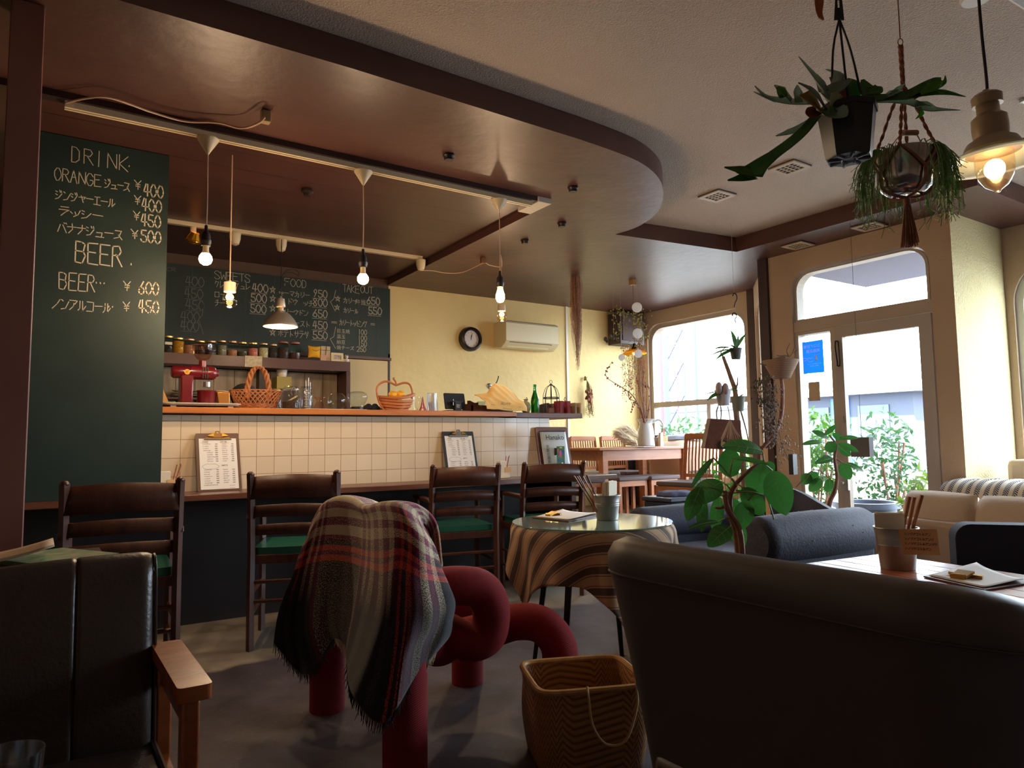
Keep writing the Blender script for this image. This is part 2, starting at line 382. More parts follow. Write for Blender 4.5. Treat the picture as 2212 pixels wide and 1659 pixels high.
def woodM(name, c1, c2, rough=.4, stretch=(2, 14, 14), coat=0, scale=2.5):
    m = M(name, c1, rough, rgb2=c2, scale=scale, stretch=stretch, coat=coat, bump=.08, bscale=20); return m
dark_wood = woodM('walnut_stained_wood', (64, 34, 22), (84, 47, 30), .38, (10, 10, 2))
orange_wood = woodM('honey_stained_wood', (176, 104, 50), (196, 122, 62), .35)
red_brown_wood = woodM('red_brown_wood', (98, 52, 36), (116, 64, 44), .35)
cherry = woodM('cherry_wood', (176, 110, 72), (196, 128, 86), .4)
arm_wood = woodM('polished_teak', (140, 74, 38), (164, 90, 48), .25)
counter_wood = woodM('dark_red_worktop', (90, 52, 38), (110, 66, 48), .3)
grey_boards = woodM('weathered_boards', (120, 104, 84), (160, 144, 120), .7, (8, 8, 1.5))
black_metal = M('black_metal', (24, 22, 24), .45, .6)
black_plastic = M('black_plastic', (22, 23, 26), .4)
white_plastic = M('ivory_plastic', (222, 212, 192), .45)
white_paint = M('white_paint', (228, 224, 216), .5)
steel = M('brushed_zinc', (172, 172, 172), .34, .9, var=.1, scale=6)
alu = M('spun_aluminium', (190, 176, 156), .42, .55)
gold = M('brass_clip', (190, 146, 70), .3, .95)
paper = M('white_paper', (226, 222, 214), .8)
paperb = M('cream_paper', (224, 208, 176), .8)
ink = M('grey_ink', (70, 62, 60), .8)
glass = glassM('clear_glass', op=.03)
pane = glassM('window_glass', (250, 253, 255), 0.0, edge=.08)
chalk = M('white_chalk', (196, 186, 164), .95)
chalk_dim = M('rubbed_chalk', (118, 122, 112), .95)
board_green = M('green_chalkboard', (24, 40, 36), .55, rgb2=(36, 54, 46), scale=2.4, bump=.1, bscale=8)
frame_cream = M('painted_window_frame', (176, 162, 146), .5)

# ================================================================= ROOM SHELL
XR, XD, XW, YB, YF, XL = 5.80, 5.03, 5.95, 6.20, -3.0, -2.4
ZS, ZK, ZC = 2.5, 2.555, 2.62
struct(MB().bb((XL, YF, -.1), (6.1, 6.35, 0)).build('floor', fl, origin=False, smooth=False))
# raised platform under the dining table
struct(MB().prism([(3.6, 4.62), (3.98, 4.62), (3.98, 3.72), (4.99, 3.72), (5.9, 4.56), (XW, 4.6), (XW, YB), (3.6, YB)], [], (0, 0, 0), (1, 0, 0), (0, 1, 0), (0, 0, .28)).build('trim_1', M('platform_boards', (120, 92, 70), .5, var=.15), origin=False, smooth=False))
struct(MB().bb((XL-.1, YF-.1, ZC), (6.1, 6.35, 2.75)).build('ceiling', stucco, origin=False, smooth=False))
edge = [(2.2, 2.66)]
for p in ((2.45, 2.68), (2.64, 2.71), (2.82, 2.775), (2.98, 2.87), (3.13, 3.0), (3.26, 3.14), (3.37, 3.30), (3.44, 3.46), (3.475, 3.62), (3.46, 3.80)): edge.append(p)
sm, _ = spline([Vector((a, b_, 0)) for a, b_ in edge], [0]*len(edge), 4)
edge = [(XL, 2.62), (1.0, 2.62)]+[(v.x, v.y) for v in sm]
sof = edge+[(4.63, 3.66), (4.65, 1.9), (XR, 1.9), (XR, 2.24), (XD+.02, 2.24), (XD+.02, 3.7), (XW, 4.54), (XW, YB), (2.72, YB), (2.655, 3.56), (XL, 3.5)]
struct(MB().prism(sof, [], (0, 0, ZS), (1, 0, 0), (0, 1, 0), (0, 0, .118)).build('ceiling_soffit', brown, origin=False, ang=30))
bpy.data.objects['ceiling_soffit'].name = 'trim_2'
struct(MB().bb((XL, 3.5, ZK), (2.72, YB, ZC-.001)).build('trim_3', kitchen_brown, origin=False, smooth=False))
# dark lip carrying the light track
o = struct(MB().bb((-.9, 3.44, ZS-.03), (2.50, 3.50, ZS)).build('trim_4', M('dark_lip', (52, 32, 30), .4), origin=False))
# walls
def wall(name, mat, org, u, W, Ht, holes, wv, z0=0):
    return struct(MB().prism([(0, z0), (W, z0), (W, Ht), (0, Ht)], holes, org, u, (0, 0, 1), wv).build(name, mat, origin=False, smooth=False))
wall('wall_back', yellow, (2.735, YB, 0), (1, 0, 0), XW-2.735+.1, ZC, [], (0, .14, 0))
wall('wall_kitchen', M('kitchen_wall_paint', (90, 66, 52), .6), (XL, YB, 0), (1, 0, 0), 2.735-XL, ZC, [], (0, .14, 0))
W1 = rrect(4.62, .60, 6.03, 2.345, .17, 6, (0, 0, 1, 1))
wall('wall_window', beige, (XW, 0, 0), (0, 1, 0), YB+.1, ZC, [W1], (.16, 0, 0), 0)
bpy.data.objects['wall_window'].data.transform(Matrix.Identity(4))
bm = bmesh.new(); bm.from_mesh(bpy.data.objects['wall_window'].data)
bmesh.ops.bisect_plane(bm, geom=bm.verts[:]+bm.edges[:]+bm.faces[:], plane_co=(0, 4.5, 0), plane_no=(0, -1, 0), clear_outer=True)
bm.to_mesh(bpy.data.objects['wall_window'].data); bm.free()
ch = Vector((XW-XD, 4.54-3.7, 0)); CHL = ch.length; chn = Vector((ch.y, -ch.x, 0)).normalized(); chu = ch.normalized()
W2 = rrect(.22, .60, CHL-.1, 2.3, .17, 6, (0, 0, 1, 1))
wall('wall_chamfer', beige, (XD+.02, 3.7, 0), chu, CHL, ZC, [W2], chn*.14)
D1 = [p for p in rrect(2.385, .3, 3.455, 2.335, .15, 6, (0, 0, 1, 1)) if p[1] > .31][::-1]
# door wall is one outline that runs round the opening
poly = [(2.24, 0), (2.385, 0)]+D1+[(3.455, 0), (3.74, 0), (3.74, ZC), (2.24, ZC)]
struct(MB().prism(poly, [], (XD, 0, 0), (0, 1, 0), (0, 0, 1), (.14, 0, 0)).build('wall_door', beige, origin=False, smooth=False))
struct(MB().bb((XD+.141, 2.24, 0), (XR, 2.38, ZC)).build('wall_return', pale_yellow, origin=False, smooth=False))
struct(MB().bb((XD+.001, 2.238, 0), (XD+.141, 2.2399, ZC)).build('wall_corner', pale_yellow, origin=False, smooth=False))
W3 = rrect(-.4, .75, 2.19, 2.25, .3, 8, (0, 0, 1, 1))
struct(MB().prism([(YF, 0), (2.38, 0), (2.38, ZC), (YF, ZC)], [W3], (XR, 0, 0), (0, 1, 0), (0, 0, 1), (.16, 0, 0)).build('wall_right', beige, origin=False, smooth=False))
wall('wall_left', M('dark_rear_paint', (160, 134, 112), .6), (XL, YF, 0), (0, 1, 0), YB-YF, ZC, [], (-.14, 0, 0))
wall('wall_rear', M('dark_rear_paint'), (XL, YF, 0), (1, 0, 0), 6.1-XL, ZC, [], (0, -.14, 0))
struct(MB().bb((XD-.03, 3.66, 0), (XD+.03, 3.745, ZS)).build('trim_5', M('dark_post_paint', (56, 40, 44), .5), origin=False))
struct(MB().bb((XW-.03, 4.50, 0), (XW+.02, 4.58, ZS)).build('trim_6', M('post_paint', (72, 54, 50), .6), origin=False))
# brown column on the left, and the short wall it ends
struct(MB().bb((-.125, 2.79, 0), (-.03, 2.90, ZS)).build('trim_7', M('column_paint', (124, 74, 60), .5, var=.1, scale=4), origin=False, bevel=.003))
struct(MB().bb((-1.6, 5.2, 0), (-.2, 5.3, 2.3)).build('wall_partition', yellow, origin=False))
struct(MB().bb((2.715, 6.165, 1.25), (2.735, 6.2, 1.84)).build('trim_8', M('dark_edge', (56, 48, 46), .5), origin=False))
struct(MB().bb((4.86, 6.185, 1.0), (4.885, 6.2, ZS)).build('trim_9', white_paint, origin=False))
# window frames and panes
def window(name, org, u, w_, poly, bars, fm, ins=.05, pz=.07):
    org, u, w_ = Vector(org), Vector(u), Vector(w_); wn = w_.normalized()
    cx = sum(p[0] for p in poly)/len(poly); cz = sum(p[1] for p in poly)/len(poly)
    x0, x1 = min(p[0] for p in poly), max(p[0] for p in poly); z0, z1 = min(p[1] for p in poly), max(p[1] for p in poly)
    inner = [((p[0]-cx)*(1-ins*2/(x1-x0))+cx, (p[1]-(z0+z1)/2)*(1-ins*2/(z1-z0))+(z0+z1)/2) for p in poly]
    root = thing(name, None, None, org); root['kind'] = 'structure'
    MB().prism(poly, [inner], org+wn*.03, u, (0, 0, 1), wn*.09).build('frame', fm, root, smooth=False)
    for (a, b_, c, d) in bars:
        MB().prism([(a, b_), (c, b_), (c, d), (a, d)], [], org+wn*.035, u, (0, 0, 1), wn*.07).build('bar', fm, root, smooth=False)
    MB().prism(inner, [], org+wn*pz, u, (0, 0, 1), wn*.004).build('pane', pane, root, smooth=False)
    return root
window('window_1', (XW, 0, 0), (0, 1, 0), (1, 0, 0), W1, [(4.63, 1.375, 6.02, 1.435), (5.15, .62, 5.2, 1.38)], frame_cream)
window('window_2', (XD+.02, 3.7, 0), chu, chn, W2, [(.25, 1.375, CHL-.12, 1.435)], frame_cream)
window('window_3', (XR, 0, 0), (0, 1, 0), (1, 0, 0), W3, [(.85, .77, .91, 2.2)], M('white_window_frame', (214, 214, 210), .5))
# entrance: transom light, side light and glazed door
dr = thing('door_1', None, None, (XD, 2.9, 0)); dr['kind'] = 'structure'
TR = [(2.40, 1.93)]+[(3.44, 1.93)]+[p for p in rrect(2.40, 1.5, 3.44, 2.32, .14, 6, (0, 0, 1, 1)) if p[1] > 1.94]
tin = [((p[0]-2.92)*.965+2.92, (p[1]-2.12)*.93+2.12) for p in TR]
def dplate(nm, poly, holes, x0, x1, mat, parent=dr): return MB().prism(poly, holes, (x0, 0, 0), (0, 1, 0), (0, 0, 1), (x1-x0, 0, 0)).build(nm, mat, parent, smooth=False)
dplate('frame', TR, [tin], XD+.02, XD+.11, frame_cream); dplate('pane', tin, [], XD+.06, XD+.065, pane)
dplate('frame', [(2.386, 1.845), (3.455, 1.845), (3.455, 1.93), (2.386, 1.93)], [], XD+.01, XD+.12, frame_cream)
sl = [(3.105, 0), (3.455, 0), (3.455, 1.845), (3.105, 1.845)]; sli = [(3.15, .1), (3.425, .1), (3.425, 1.82), (3.15, 1.82)]
dplate('frame', sl, [sli], XD+.02, XD+.11, frame_cream); dplate('pane', sli, [], XD+.06, XD+.065, pane)
dl = [(2.39, .01), (3.10, .01), (3.10, 1.84), (2.39, 1.84)]; dli = [(2.475, .14), (3.035, .14), (3.035, 1.755), (2.475, 1.755)]
leafo = dplate('door_leaf', dl, [dli], XD-.01, XD+.035, M('door_frame_grey', (168, 156, 146), .45))
dplate('pane', dli, [], XD+.01, XD+.015, pane, leafo)
mb = MB(); lk = onx(XD-.02, 1826, 1046); mb.box(lk, (.03, .06, .09)); mb.cyl(lk+Vector((-.015, 0, .01)), lk+Vector((-.05, 0, .01)), .012)
mb.build('door_lock', steel, leafo, bevel=.003)
mb = MB(); a = onx(XD-.03, 1808, 742); b_ = onx(XD-.03, 1812, 786)
mb.tube([a+Vector((0, .012, .02)), a+Vector((-.01, -.014, .012)), a+Vector((0, -.012, -.02)), b_+Vector((0, -.01, 0)), b_+Vector((0, .012, -.012)), b_+Vector((0, .012, .012)), a+Vector((0, .016, -.03)), a+Vector((0, .012, .02))], .005, 8, smooth=5)
mb.build('door_handle', black_metal, leafo)
# ================================================================= COUNTER
TOP = 1.22          # upper counter surface
LOW = .745          # lower counter surface
cb_ = thing('counter_base', 'cream tiled bar front with a dark panelled foot below', 'bar counter', (1.9, 4.47, 0))
MB().bb((.50, 4.40, LOW-.04), (3.275, 4.56, 1.177)).build('tiled_front', tile, cb_, smooth=False)
MB().bb((-.2, 4.42, 0), (3.30, 4.56, LOW-.045)).build('lower_panel', M('dark_counter_panel', (26, 18, 17), .6), cb_, smooth=False)
MB().bb((3.26, 4.12, 0), (3.30, 4.419, LOW-.036)).build('bracket', dark_wood, cb_, smooth=False)
mb = MB(); mb.prism([(-.25, 4.05), (3.66, 4.07), (3.66, 4.399), (-.25, 4.399)], [], (0, 0, LOW-.034), (1, 0, 0), (0, 1, 0), (0, 0, .034))
tag(mb.build('lower_worktop', counter_wood, bevel=.004), 'long dark red-brown eating ledge in front of the cream tiles', 'worktop')
up_ = thing('upper_worktop', 'narrow wooden serving shelf on top of the tiled bar front', 'worktop', (2, 4.5, 1.185))
MB().bb((.53, 4.335, 1.185), (2.93, 4.80, TOP)).build('board', orange_wood, up_, bevel=.003)
MB().bb((2.93, 4.345, 1.178), (3.56, 4.80, TOP-.004)).build('board', red_brown_wood, up_, bevel=.003)
# tall DRINK chalkboard
db = thing('menu_board', 'tall green chalkboard listing drinks and beer with prices, left of the bar', 'menu board', (.25, 4.1, LOW))
BY = 4.085
MB().bb((-.06, BY, LOW+.001), (.535, BY+.03, ZK-.002)).build('board', board_green, db, smooth=False)
U = Vector((1, 0, 0)); V = Vector((0, 0, 1))
def cw(text, px, py, h, wd=None, th=.005, y=BY, par=db, jit=.05, gap=1.2, mat=chalk):
    m = MB(); write(m, text, ony(y, px, py), U, V, h, wd, th, jit, gap=gap); m.build('chalk_writing', mat, par, recalc=False)
cw('DRINK', 155, 349, .078, .040, .004, gap=1.3); cw('.', 268, 358, .05, .05)
cw('ORANGE', 117, 388, .062, .0275, .004, gap=1.25); cw('ジュース', 226, 405, .046, .026, .004, gap=1.1)
rows = [(424, 'ジンジャーエール', 118, 426, .046, .031, '400', 300, 448), (0, 0, 0, 0, 0, 0, 0, 0, 0)]
for (txt, px, py, h, wd) in (('ジンジャーエール', 120, 429, .044, .029), ('ラッシー', 127, 464, .044, .043), ('バナナジュース', 125, 500, .048, .036), ('ノンアルコール', 113, 666, .052, .032)):
    cw(txt, px, py, h, wd, .004, gap=1.12)
for (a, px, py, yp, yy) in (('400', 309, 424, 290, 408), ('400', 305, 456, 289, 441), ('450', 303, 489, 287, 475), ('500', 303, 524, 283, 515), ('600', 298, 636, 266, 627), ('450', 298, 676, 265, 672)):
    cw(a, px+1, py-2, .064, .0265, .006, gap=1.25); cw('Y', yp, yy, .048, .030, .004)
cw('BEER', 162, 566, .105, .043, .006, gap=1.25); cw('.', 272, 571, .05, .05)
cw('BEER', 127, 624, .084, .032, gap=1.25); cw('~', 206, 617, .04, .05); cw('~', 224, 668, .04, .05)
# back kitchen: long chalkboard, cream panel, shelf
kb = thing('menu_board', 'wide green chalkboard on the kitchen back wall listing sweets, food and take-out', 'menu board', (1.6, 6.17, 1.79))
KY = 6.165
MB().bb((-.4, KY, 1.80), (2.735, KY+.03, 2.462)).build('board', board_green, kb, smooth=False)
for x in (.42, .82, 1.0, 1.22, 1.42, 1.66, 1.9, 2.08, 2.24, 2.42, 2.6): MB().box((x, KY-.0006, 2.13), (.0028, .001, .66)).build('board_joint', M('joint_chalk', (70, 88, 76), .9), kb)
def kw(t, px, py, h, wd, th=.005, gap=1.2): cw(t, px, py, h, wd, th, KY, kb, .05, gap)
kw('SWEETS', 463, 602, .066, .042, .004, 1.15); kw('FOOD', 615, 617, .066, .042, .004, 1.2); kw('TAKE', 740, 630, .068, .036, .004, 1.15); kw('OUT', 779, 632, .062, .036, .004, 1.15)
kw('クレームブ', 464, 620, .052, .032, .004); kw('ュレ', 520, 624, .05, .034, .004)
kw('ロール', 464, 641, .046, .036, .004); kw('チーズ', 464, 660, .05, .036, .004)
for (t, px, py) in (('400', 545, 629), ('500', 542, 651), ('500', 541, 674), ('950', 676, 641), ('800', 676, 660), ('650', 676, 684), ('450', 676, 709), ('550', 676, 731), ('650', 792, 656), ('550', 796, 678), ('100', 773, 722), ('100', 773, 735), ('150', 773, 747), ('250', 771, 759)):
    hh = .044 if px > 765 and py > 700 else .066
    kw(t, px, py, hh, hh*.56, .007 if hh > .06 else .005, 1.25)
    if hh > .06: kw('_', px-2, py+3, .01, .13, .003)
for py in (632, 651, 672, 697, 724): kw('*', 582, py, .058, .05, .004)
kw('*', 723, 650, .05, .05, .004); kw('*', 722, 669, .05, .05, .004)
kw('キーマカリー', 603, 638, .05, .038, .004); kw('ドウィッチ', 622, 657, .05, .038, .004); kw('カリーウドン', 603, 677, .046, .036, .004); kw('ースト', 636, 704, .05, .04, .004); kw('ポテトサラダ', 601, 726, .056, .038, .004)
kw('カリー', 742, 654, .05, .036, .004); kw('カリール', 742, 675, .046, .03, .004); kw('=', 716, 700, .035, .05, .004); kw('カリートッピング', 733, 702, .052, .03, .004, 1.1); kw('=', 801, 704, .035, .04, .004)
kw('(', 713, 672, .20, .05, .004); kw('(', 713, 753, .20, .05, .004)
for t, px, py in (('弁当', 766, 656), ('目玉焼', 727, 718), ('温玉', 727, 730), ('納豆', 727, 742), ('焼チーズ', 727, 754)):
    p = ony(KY-.001, px, py); mb = MB(); ftext(mb, t, p, U, V, .055 if py < 700 else .042); mb.build('chalk_writing', chalk, kb, recalc=False)
for (t, px, py) in (('400', 401, 616), ('450', 399, 642), ('450', 401, 667), ('400', 391, 692), ('400', 390, 712)):
    cw(t, px, py, .075, .04, .005, KY, kb, mat=chalk_dim); cw('_', px, py+3, .01, .12, .003, KY, kb, mat=chalk_dim)
cw('CR', 360, 585, .03, .03, .003, KY, kb, mat=chalk_dim); cw('(', 428, 720, .25, .04, .004, KY, kb, mat=chalk_dim)
MB().bb((-.4, KY-.03, 1.775), (2.735, KY+.03, 1.80)).build('ledge', brown, kb)
# shelf unit in front of it
sh = thing('wall_shelf', 'brown painted shelf unit carrying the row of spice jars', 'shelf', (1.2, 6.0, 1.2))
SY = 5.88
zt = ony(SY, 500, 768).z; xr = ony(SY, 757, 790).x
MB().bb((-.4, SY, zt-.085), (xr, 6.155, zt)).build('shelf_board', brown, sh, bevel=.002)
MB().bb((xr-.035, SY, 1.1), (xr, 6.155, zt-.086)).build('upright', kitchen_brown, sh)
MB().bb((1.50, SY+.12, 1.1), (1.56, 6.15, zt-.086)).build('upright', kitchen_brown, sh)
mb = MB()
x = .2
while x < xr-.05:
    wv = random.choice((.14, .19, .1, .16)); mb.bb((x, 6.1, 1.1), (min(x+wv-.004, xr-.04), 6.1+random.uniform(.01, .03), zt-.09)); x += wv
mb.build('back_boards', grey_boards, sh, smooth=False)
MB().bb((.3, 5.93, 1.36), (1.2, 6.1, 1.375)).build('inner_shelf', kitchen_brown, sh)
o = MB().bb((xr+.002, 6.14, 1.33), (2.70, 6.17, 1.768)).build('wall_panel', M('cream_panel', (214, 190, 138), .6), smooth=False)
tag(o, 'cream boarded panel on the wall right of the spice shelf', 'panel')
o = MB().bb((1.75, 5.45, 0), (2.8, 5.9, .95)).build('kitchen_bench', kitchen_brown, smooth=False); tag(o, 'dark kitchen work bench behind the bar, mostly hidden', 'bench')
for f_ in range(2): pass
# jars
JC = [(362, 24, 37, (60, 50, 40), .25, 'lid'), (384.3, 26, 34, (190, 130, 20), .97, 0), (408.4, 25, 33, (178, 118, 82), .72, 1), (431.8, 24, 30, (84, 70, 58), .3, 0), (455.8, 23, 31, (96, 96, 88), .2, 1), (478.6, 22, 33, (122, 112, 92), .85, 1), (501.4, 22, 33, (168, 110, 76), .5, 1), (523.5, 22, 32, (74, 70, 48), .4, 0), (546.3, 22, 32, (190, 106, 92), .75, 0), (569.1, 21, 32, (190, 176, 138), .85, 1), (590, 19, 31, (54, 46, 44), .9, 1), (611.5, 24, 38, (62, 42, 34), .8, 2), (636.7, 24, 38, (72, 44, 38), .45, 2)]
JN = ['dark brown', 'mustard yellow', 'sandy orange', 'grey-brown', 'pale grey', 'olive beige', 'reddish tan', 'dark green', 'coarse pink', 'cream white', 'black', 'dark coffee brown', 'half-filled maroon']
lids = [M('gold_lid', (196, 164, 92), .35, .7), M('copper_lid', (188, 146, 108), .4, .6), M('rust_lid', (150, 86, 62), .5)]
jg = glassM('jar_glass', (235, 240, 235), .02)
for i, (px, wpx, hpx, c, fill, lid) in enumerate(JC):
    y = SY+.07; p = ony(y, px, 768); d = (p-Vector((0, 0, H))).dot(RM.transposed() @ Vector((0, 0, -1)) if False else RM @ Vector((0, 0, -1)))
    r = wpx*d/F/2; h = hpx*d/F
    t = thing('spice_jar', 'glass spice jar of %s contents on the brown shelf' % JN[i], 'jar', (p.x, y, zt), 0, 'spice jars on the brown shelf')
    def L_(prof, nm, m, par): return MB().lathe([(a*r, b_*h) for a, b_ in prof], (0, 0, 0), 20).build(nm, m, par, world=False)
    L_([(0, 0), (.9, 0), (.96, .04), (.96, .78), (.8, .88), (.78, .93)], 'glass_body', jg, t)
    L_([(0, .02), (.88, .02), (.9, .05), (.9, .05+.75*fill), (0, .05+.75*fill+.02)], 'contents', M('spice_%d' % i, c, .9, var=.35, scale=90), t)
    L_([(0, .9), (.86, .9), (.88, .99), (.84, 1.0), (0, 1.0)], 'lid', lids[lid if lid != 'lid' else 0], t)
    if i == 0: MB().box((0, -r*.97, h*.55), (r*1.2, .002, h*.16)).build('label', paperb, t, world=False)
# cushion, boxes, frame, cat, postcard
p = ony(SY+.06, 679, 774)
mb = MB()
def cush(u, v):
    x = (u-.5)*2; y = (v-.5)*2; pin = 1-.12*(1-abs(x))*(abs(y)**2)
    return p+Vector((x*.055*(1-.1*(1-y*y)), -.02*(1-x*x)**.5*(1-y*y)**.5, .055+y*.052*(1-.12*(1-x*x))))
mb.grid(cush, 10, 10)
mb.grid(lambda u, v: cush(1-u, v)+Vector((0, .04*(max(0, 1-((1-u)*2-1)**2))**.5*(max(0, 1-(v*2-1)**2))**.5, 0)), 10, 10)
o = mb.build('small_cushion', M('yellow_cloth', (222, 164, 28), .8)); tag(o, 'small yellow cushion with a smile leaning at the end of the jars', 'cushion')
mb = MB(); mb.tube([p+Vector((-.03, -.03, .072)), p+Vector((-.01, -.033, .062)), p+Vector((.012, -.033, .062)), p+Vector((.035, -.03, .074))], .0018, 6, smooth=4)
o2 = mb.build('smile', ink, o)
def card(px, py0, py1, wpx, y, nm, lab, cat, mat, dp=.03, extra=None):
    a = ony(y, px-wpx/2, (py0+py1)/2); b_ = ony(y, px+wpx/2, (py0+py1)/2); z0 = ony(y, px, py1).z; z1 = ony(y, px, py0).z
    o = MB().bb((a.x, y, z0), (b_.x, y+dp, z1)).build(nm, mat, bevel=.002); tag(o, lab, cat); return o, (a.x, b_.x, z0, z1)
o, q = card(703.5, 762, 775.5, 21, SY+.05, 'gift_box', 'pink printed little box under the striped box on the shelf', 'box', M('pink_card', (196, 158, 130), .7)); o.location.z = zt
mb = MB(); mb.tube([((q[0]+q[1])/2+.02+.012*math.cos(a), SY+.049, zt+.02+.012*math.sin(a)) for a in [i*PI/4 for i in range(8)]], .0012, 5, closed=True); mb.build('print', ink, o)
o2, q2 = card(703.5, 743, 762, 20, SY+.055, 'gift_box', 'small striped box tied with string stacked on the pink box', 'box', M('beige_card', (190, 172, 142), .8)); o2.location.z = zt+(q[3]-q[2])
mb = MB(); zz = zt+(q[3]-q[2])
mb.box(((q2[0]+q2[1])/2, SY+.0545, zz+.042), (q2[1]-q2[0]-.004, .002, .004)); mb.tube([((q2[0]+q2[1])/2, SY+.053, zz+.002), ((q2[0]+q2[1])/2+.006, SY+.052, zz+(q2[3]-q2[2])*.95)], .0025, 6)
mb.build('string', M('dark_string', (92, 66, 48), .8), o2)
a = ony(SY+.04, 729, 765)
fr = thing('photo_frame', 'cream picture frame with two small photos on the shelf', 'picture frame', (a.x, SY+.04, zt))
FW, FH = .108, .078
mb = MB(); mb.prism([(-FW/2, 0), (FW/2, 0), (FW/2, FH), (-FW/2, FH)], [[(-.035, .02), (.035, .02), (.035, .058), (-.035, .058)]], (0, 0, 0), (1, 0, 0), (0, .06, 1), (0, .015, 0)); mb.build('frame', M('cream_frame', (214, 198, 148), .5), fr, world=False, smooth=False)
mb = MB(); mb.box((0, .010, .04), (.075, .002, .045)); mb.build('photo', M('photo_print', (206, 192, 176), .6, rgb2=(110, 96, 116), scale=60), fr, world=False)
a = ony(SY+.05, 749, 770)
ct = MB(); ct.sphere((0, 0, .018), .017, 8, (1, .9, 1.1)); ct.sphere((0, -.003, .046), .0125, 8); ct.cyl((-.008, -.003, .054), (-.01, -.003, .067), .005, .0005, 8); ct.cyl((.008, -.003, .054), (.01, -.003, .067), .005, .0005, 8); ct.tube([(.015, .005, .008), (.025, 0, .006), (.03, -.006, .014)], .003, 6, smooth=3)
ct.xform(0, Matrix.Translation((a.x, SY+.05, zt))); tag(ct.build('cat_figurine', M('white_ceramic', (226, 220, 210), .25)), 'tiny white cat figurine at the right end of the shelf', 'figurine')
a0 = ony(SY-.004, 529, 768); a1 = ony(SY-.004, 566, 794)
mb = MB(); mb.bb((a0.x, SY-.006, a1.z), (a1.x, SY-.003, a0.z)); tag(mb.build('postcard', M('faded_photo', (150, 136, 106), .6, rgb2=(186, 172, 140), scale=45)), 'faded landscape postcard pinned to the shelf edge', 'postcard')
# clutter in the shelf bay behind the basket
def lat(nm, lab, cat, prof, loc, mat, group=None, n=24, sy=1):
    o = MB().lathe(prof, loc, n, sy=sy).build(nm, mat); tag(o, lab, cat, group); return o
def putz(y, px, py): p = ony(y, px, py); return p
KB = M('kitchen_ceramic', (206, 196, 180), .3)
p = ony(6.0, 609, 815); lat('plant_pot', 'small beige flower pot in the shelf bay right of the spice jars', 'pot', [(0, 0), (.035, 0), (.048, .08), (.052, .08), (.052, .092), (.044, .092), (.04, .02), (0, .02)], (p.x, 6.0, p.z), KB)
sup = MB().bb((p.x-.06, 5.93, p.z-.1), (p.x+.06, 6.08, p.z-.001)).build('tin_box', M('olive_tin', (150, 134, 62), .5)); tag(sup, 'olive yellow tin box under the beige flower pot', 'tin')
o = MB().bb((p.x-.08, 5.92, .951), (p.x+.08, 6.09, p.z-.101)).build('storage_box', kitchen_brown); tag(o, 'dark storage box under the olive tin', 'box')
MB().bb((1.0, 5.901, 0), (2.8, 6.095, .95)).build('kitchen_bench', kitchen_brown, bpy.data.objects['kitchen_bench'], smooth=False).name = 'rear_ledge'
for i, (px, py, rw) in enumerate(((396, 793, .08), (438, 793, .085), (474, 800, .07))):
    p = ony(5.99, px, 822)
    for k in range(3):
        lat('plate', '%s white plate of the %s stack on the kitchen shelf' % (('lowest', 'middle', 'top')[k], ('leftmost', 'centre', 'rightmost')[i]), 'plate', [(0, 0), (rw*.6, 0), (rw, .014), (rw, .018), (rw*.6, .006), (0, .006)], (p.x, 5.99, 1.376+.019*k), KB)
# barista's dark cap seen over the basket
p = at(528, 838, 5.35)
mb = MB(); mb.sphere((p.x, p.y, p.z-.06), .10, 12, (1, 1.05, .95)); pe = mb.build('person', M('black_knit_cap', (20, 16, 20), .95, bump=.3)); 
tag(pe, 'person behind the bar, only the top of a dark knitted cap showing above the basket', 'person')
mb = MB(); q = Vector((p.x, p.y, 0))
mb.tube([q+Vector((0, 0, 0)), q+Vector((0, 0, .5)), q+Vector((0, 0, .84)), q+Vector((0, 0, .95)), q+Vector((0, 0, 1.03)), q+Vector((0, 0, p.z-.1))], [.17, .16, .2, .16, .06, .085], 14, smooth=3); mb.build('clothing', M('dark_jumper', (30, 26, 30), .9), pe)
# ================================================================= THINGS ON THE UPPER COUNTER
def cz(px, y=4.5): return Vector((ony(y, px, 880).x, y, TOP))
maroon = M('maroon_enamel', (104, 18, 26), .28, coat=.4)
# enamel tray
a, b_ = ony(4.45, 349, 876), ony(4.45, 512, 876)
tr = thing('tray', 'pale grey enamel tray under the coffee grinder', 'tray', ((a.x+b_.x)/2, 4.50, TOP))
tw = (b_.x-a.x)/2
mb = MB(); mb.prism(rrect(-tw, -.13, tw, .13, .03), [], (0, 0, .012), (1, 0, 0), (0, 1, 0), (0, 0, .006))
rim = [(x, y, .022) for x, y in rrect(-tw-.006, -.136, tw+.006, .136, .035)]; mb.tube(rim, .005, 6, closed=True); mb.build('tray_plate', M('grey_enamel', (176, 168, 150), .4), tr, world=False)
for sx in (-1, 1): MB().box((sx*tw*.75, -.11, .006), (.03, .02, .012)).build('foot', M('grey_enamel'), tr, world=False)
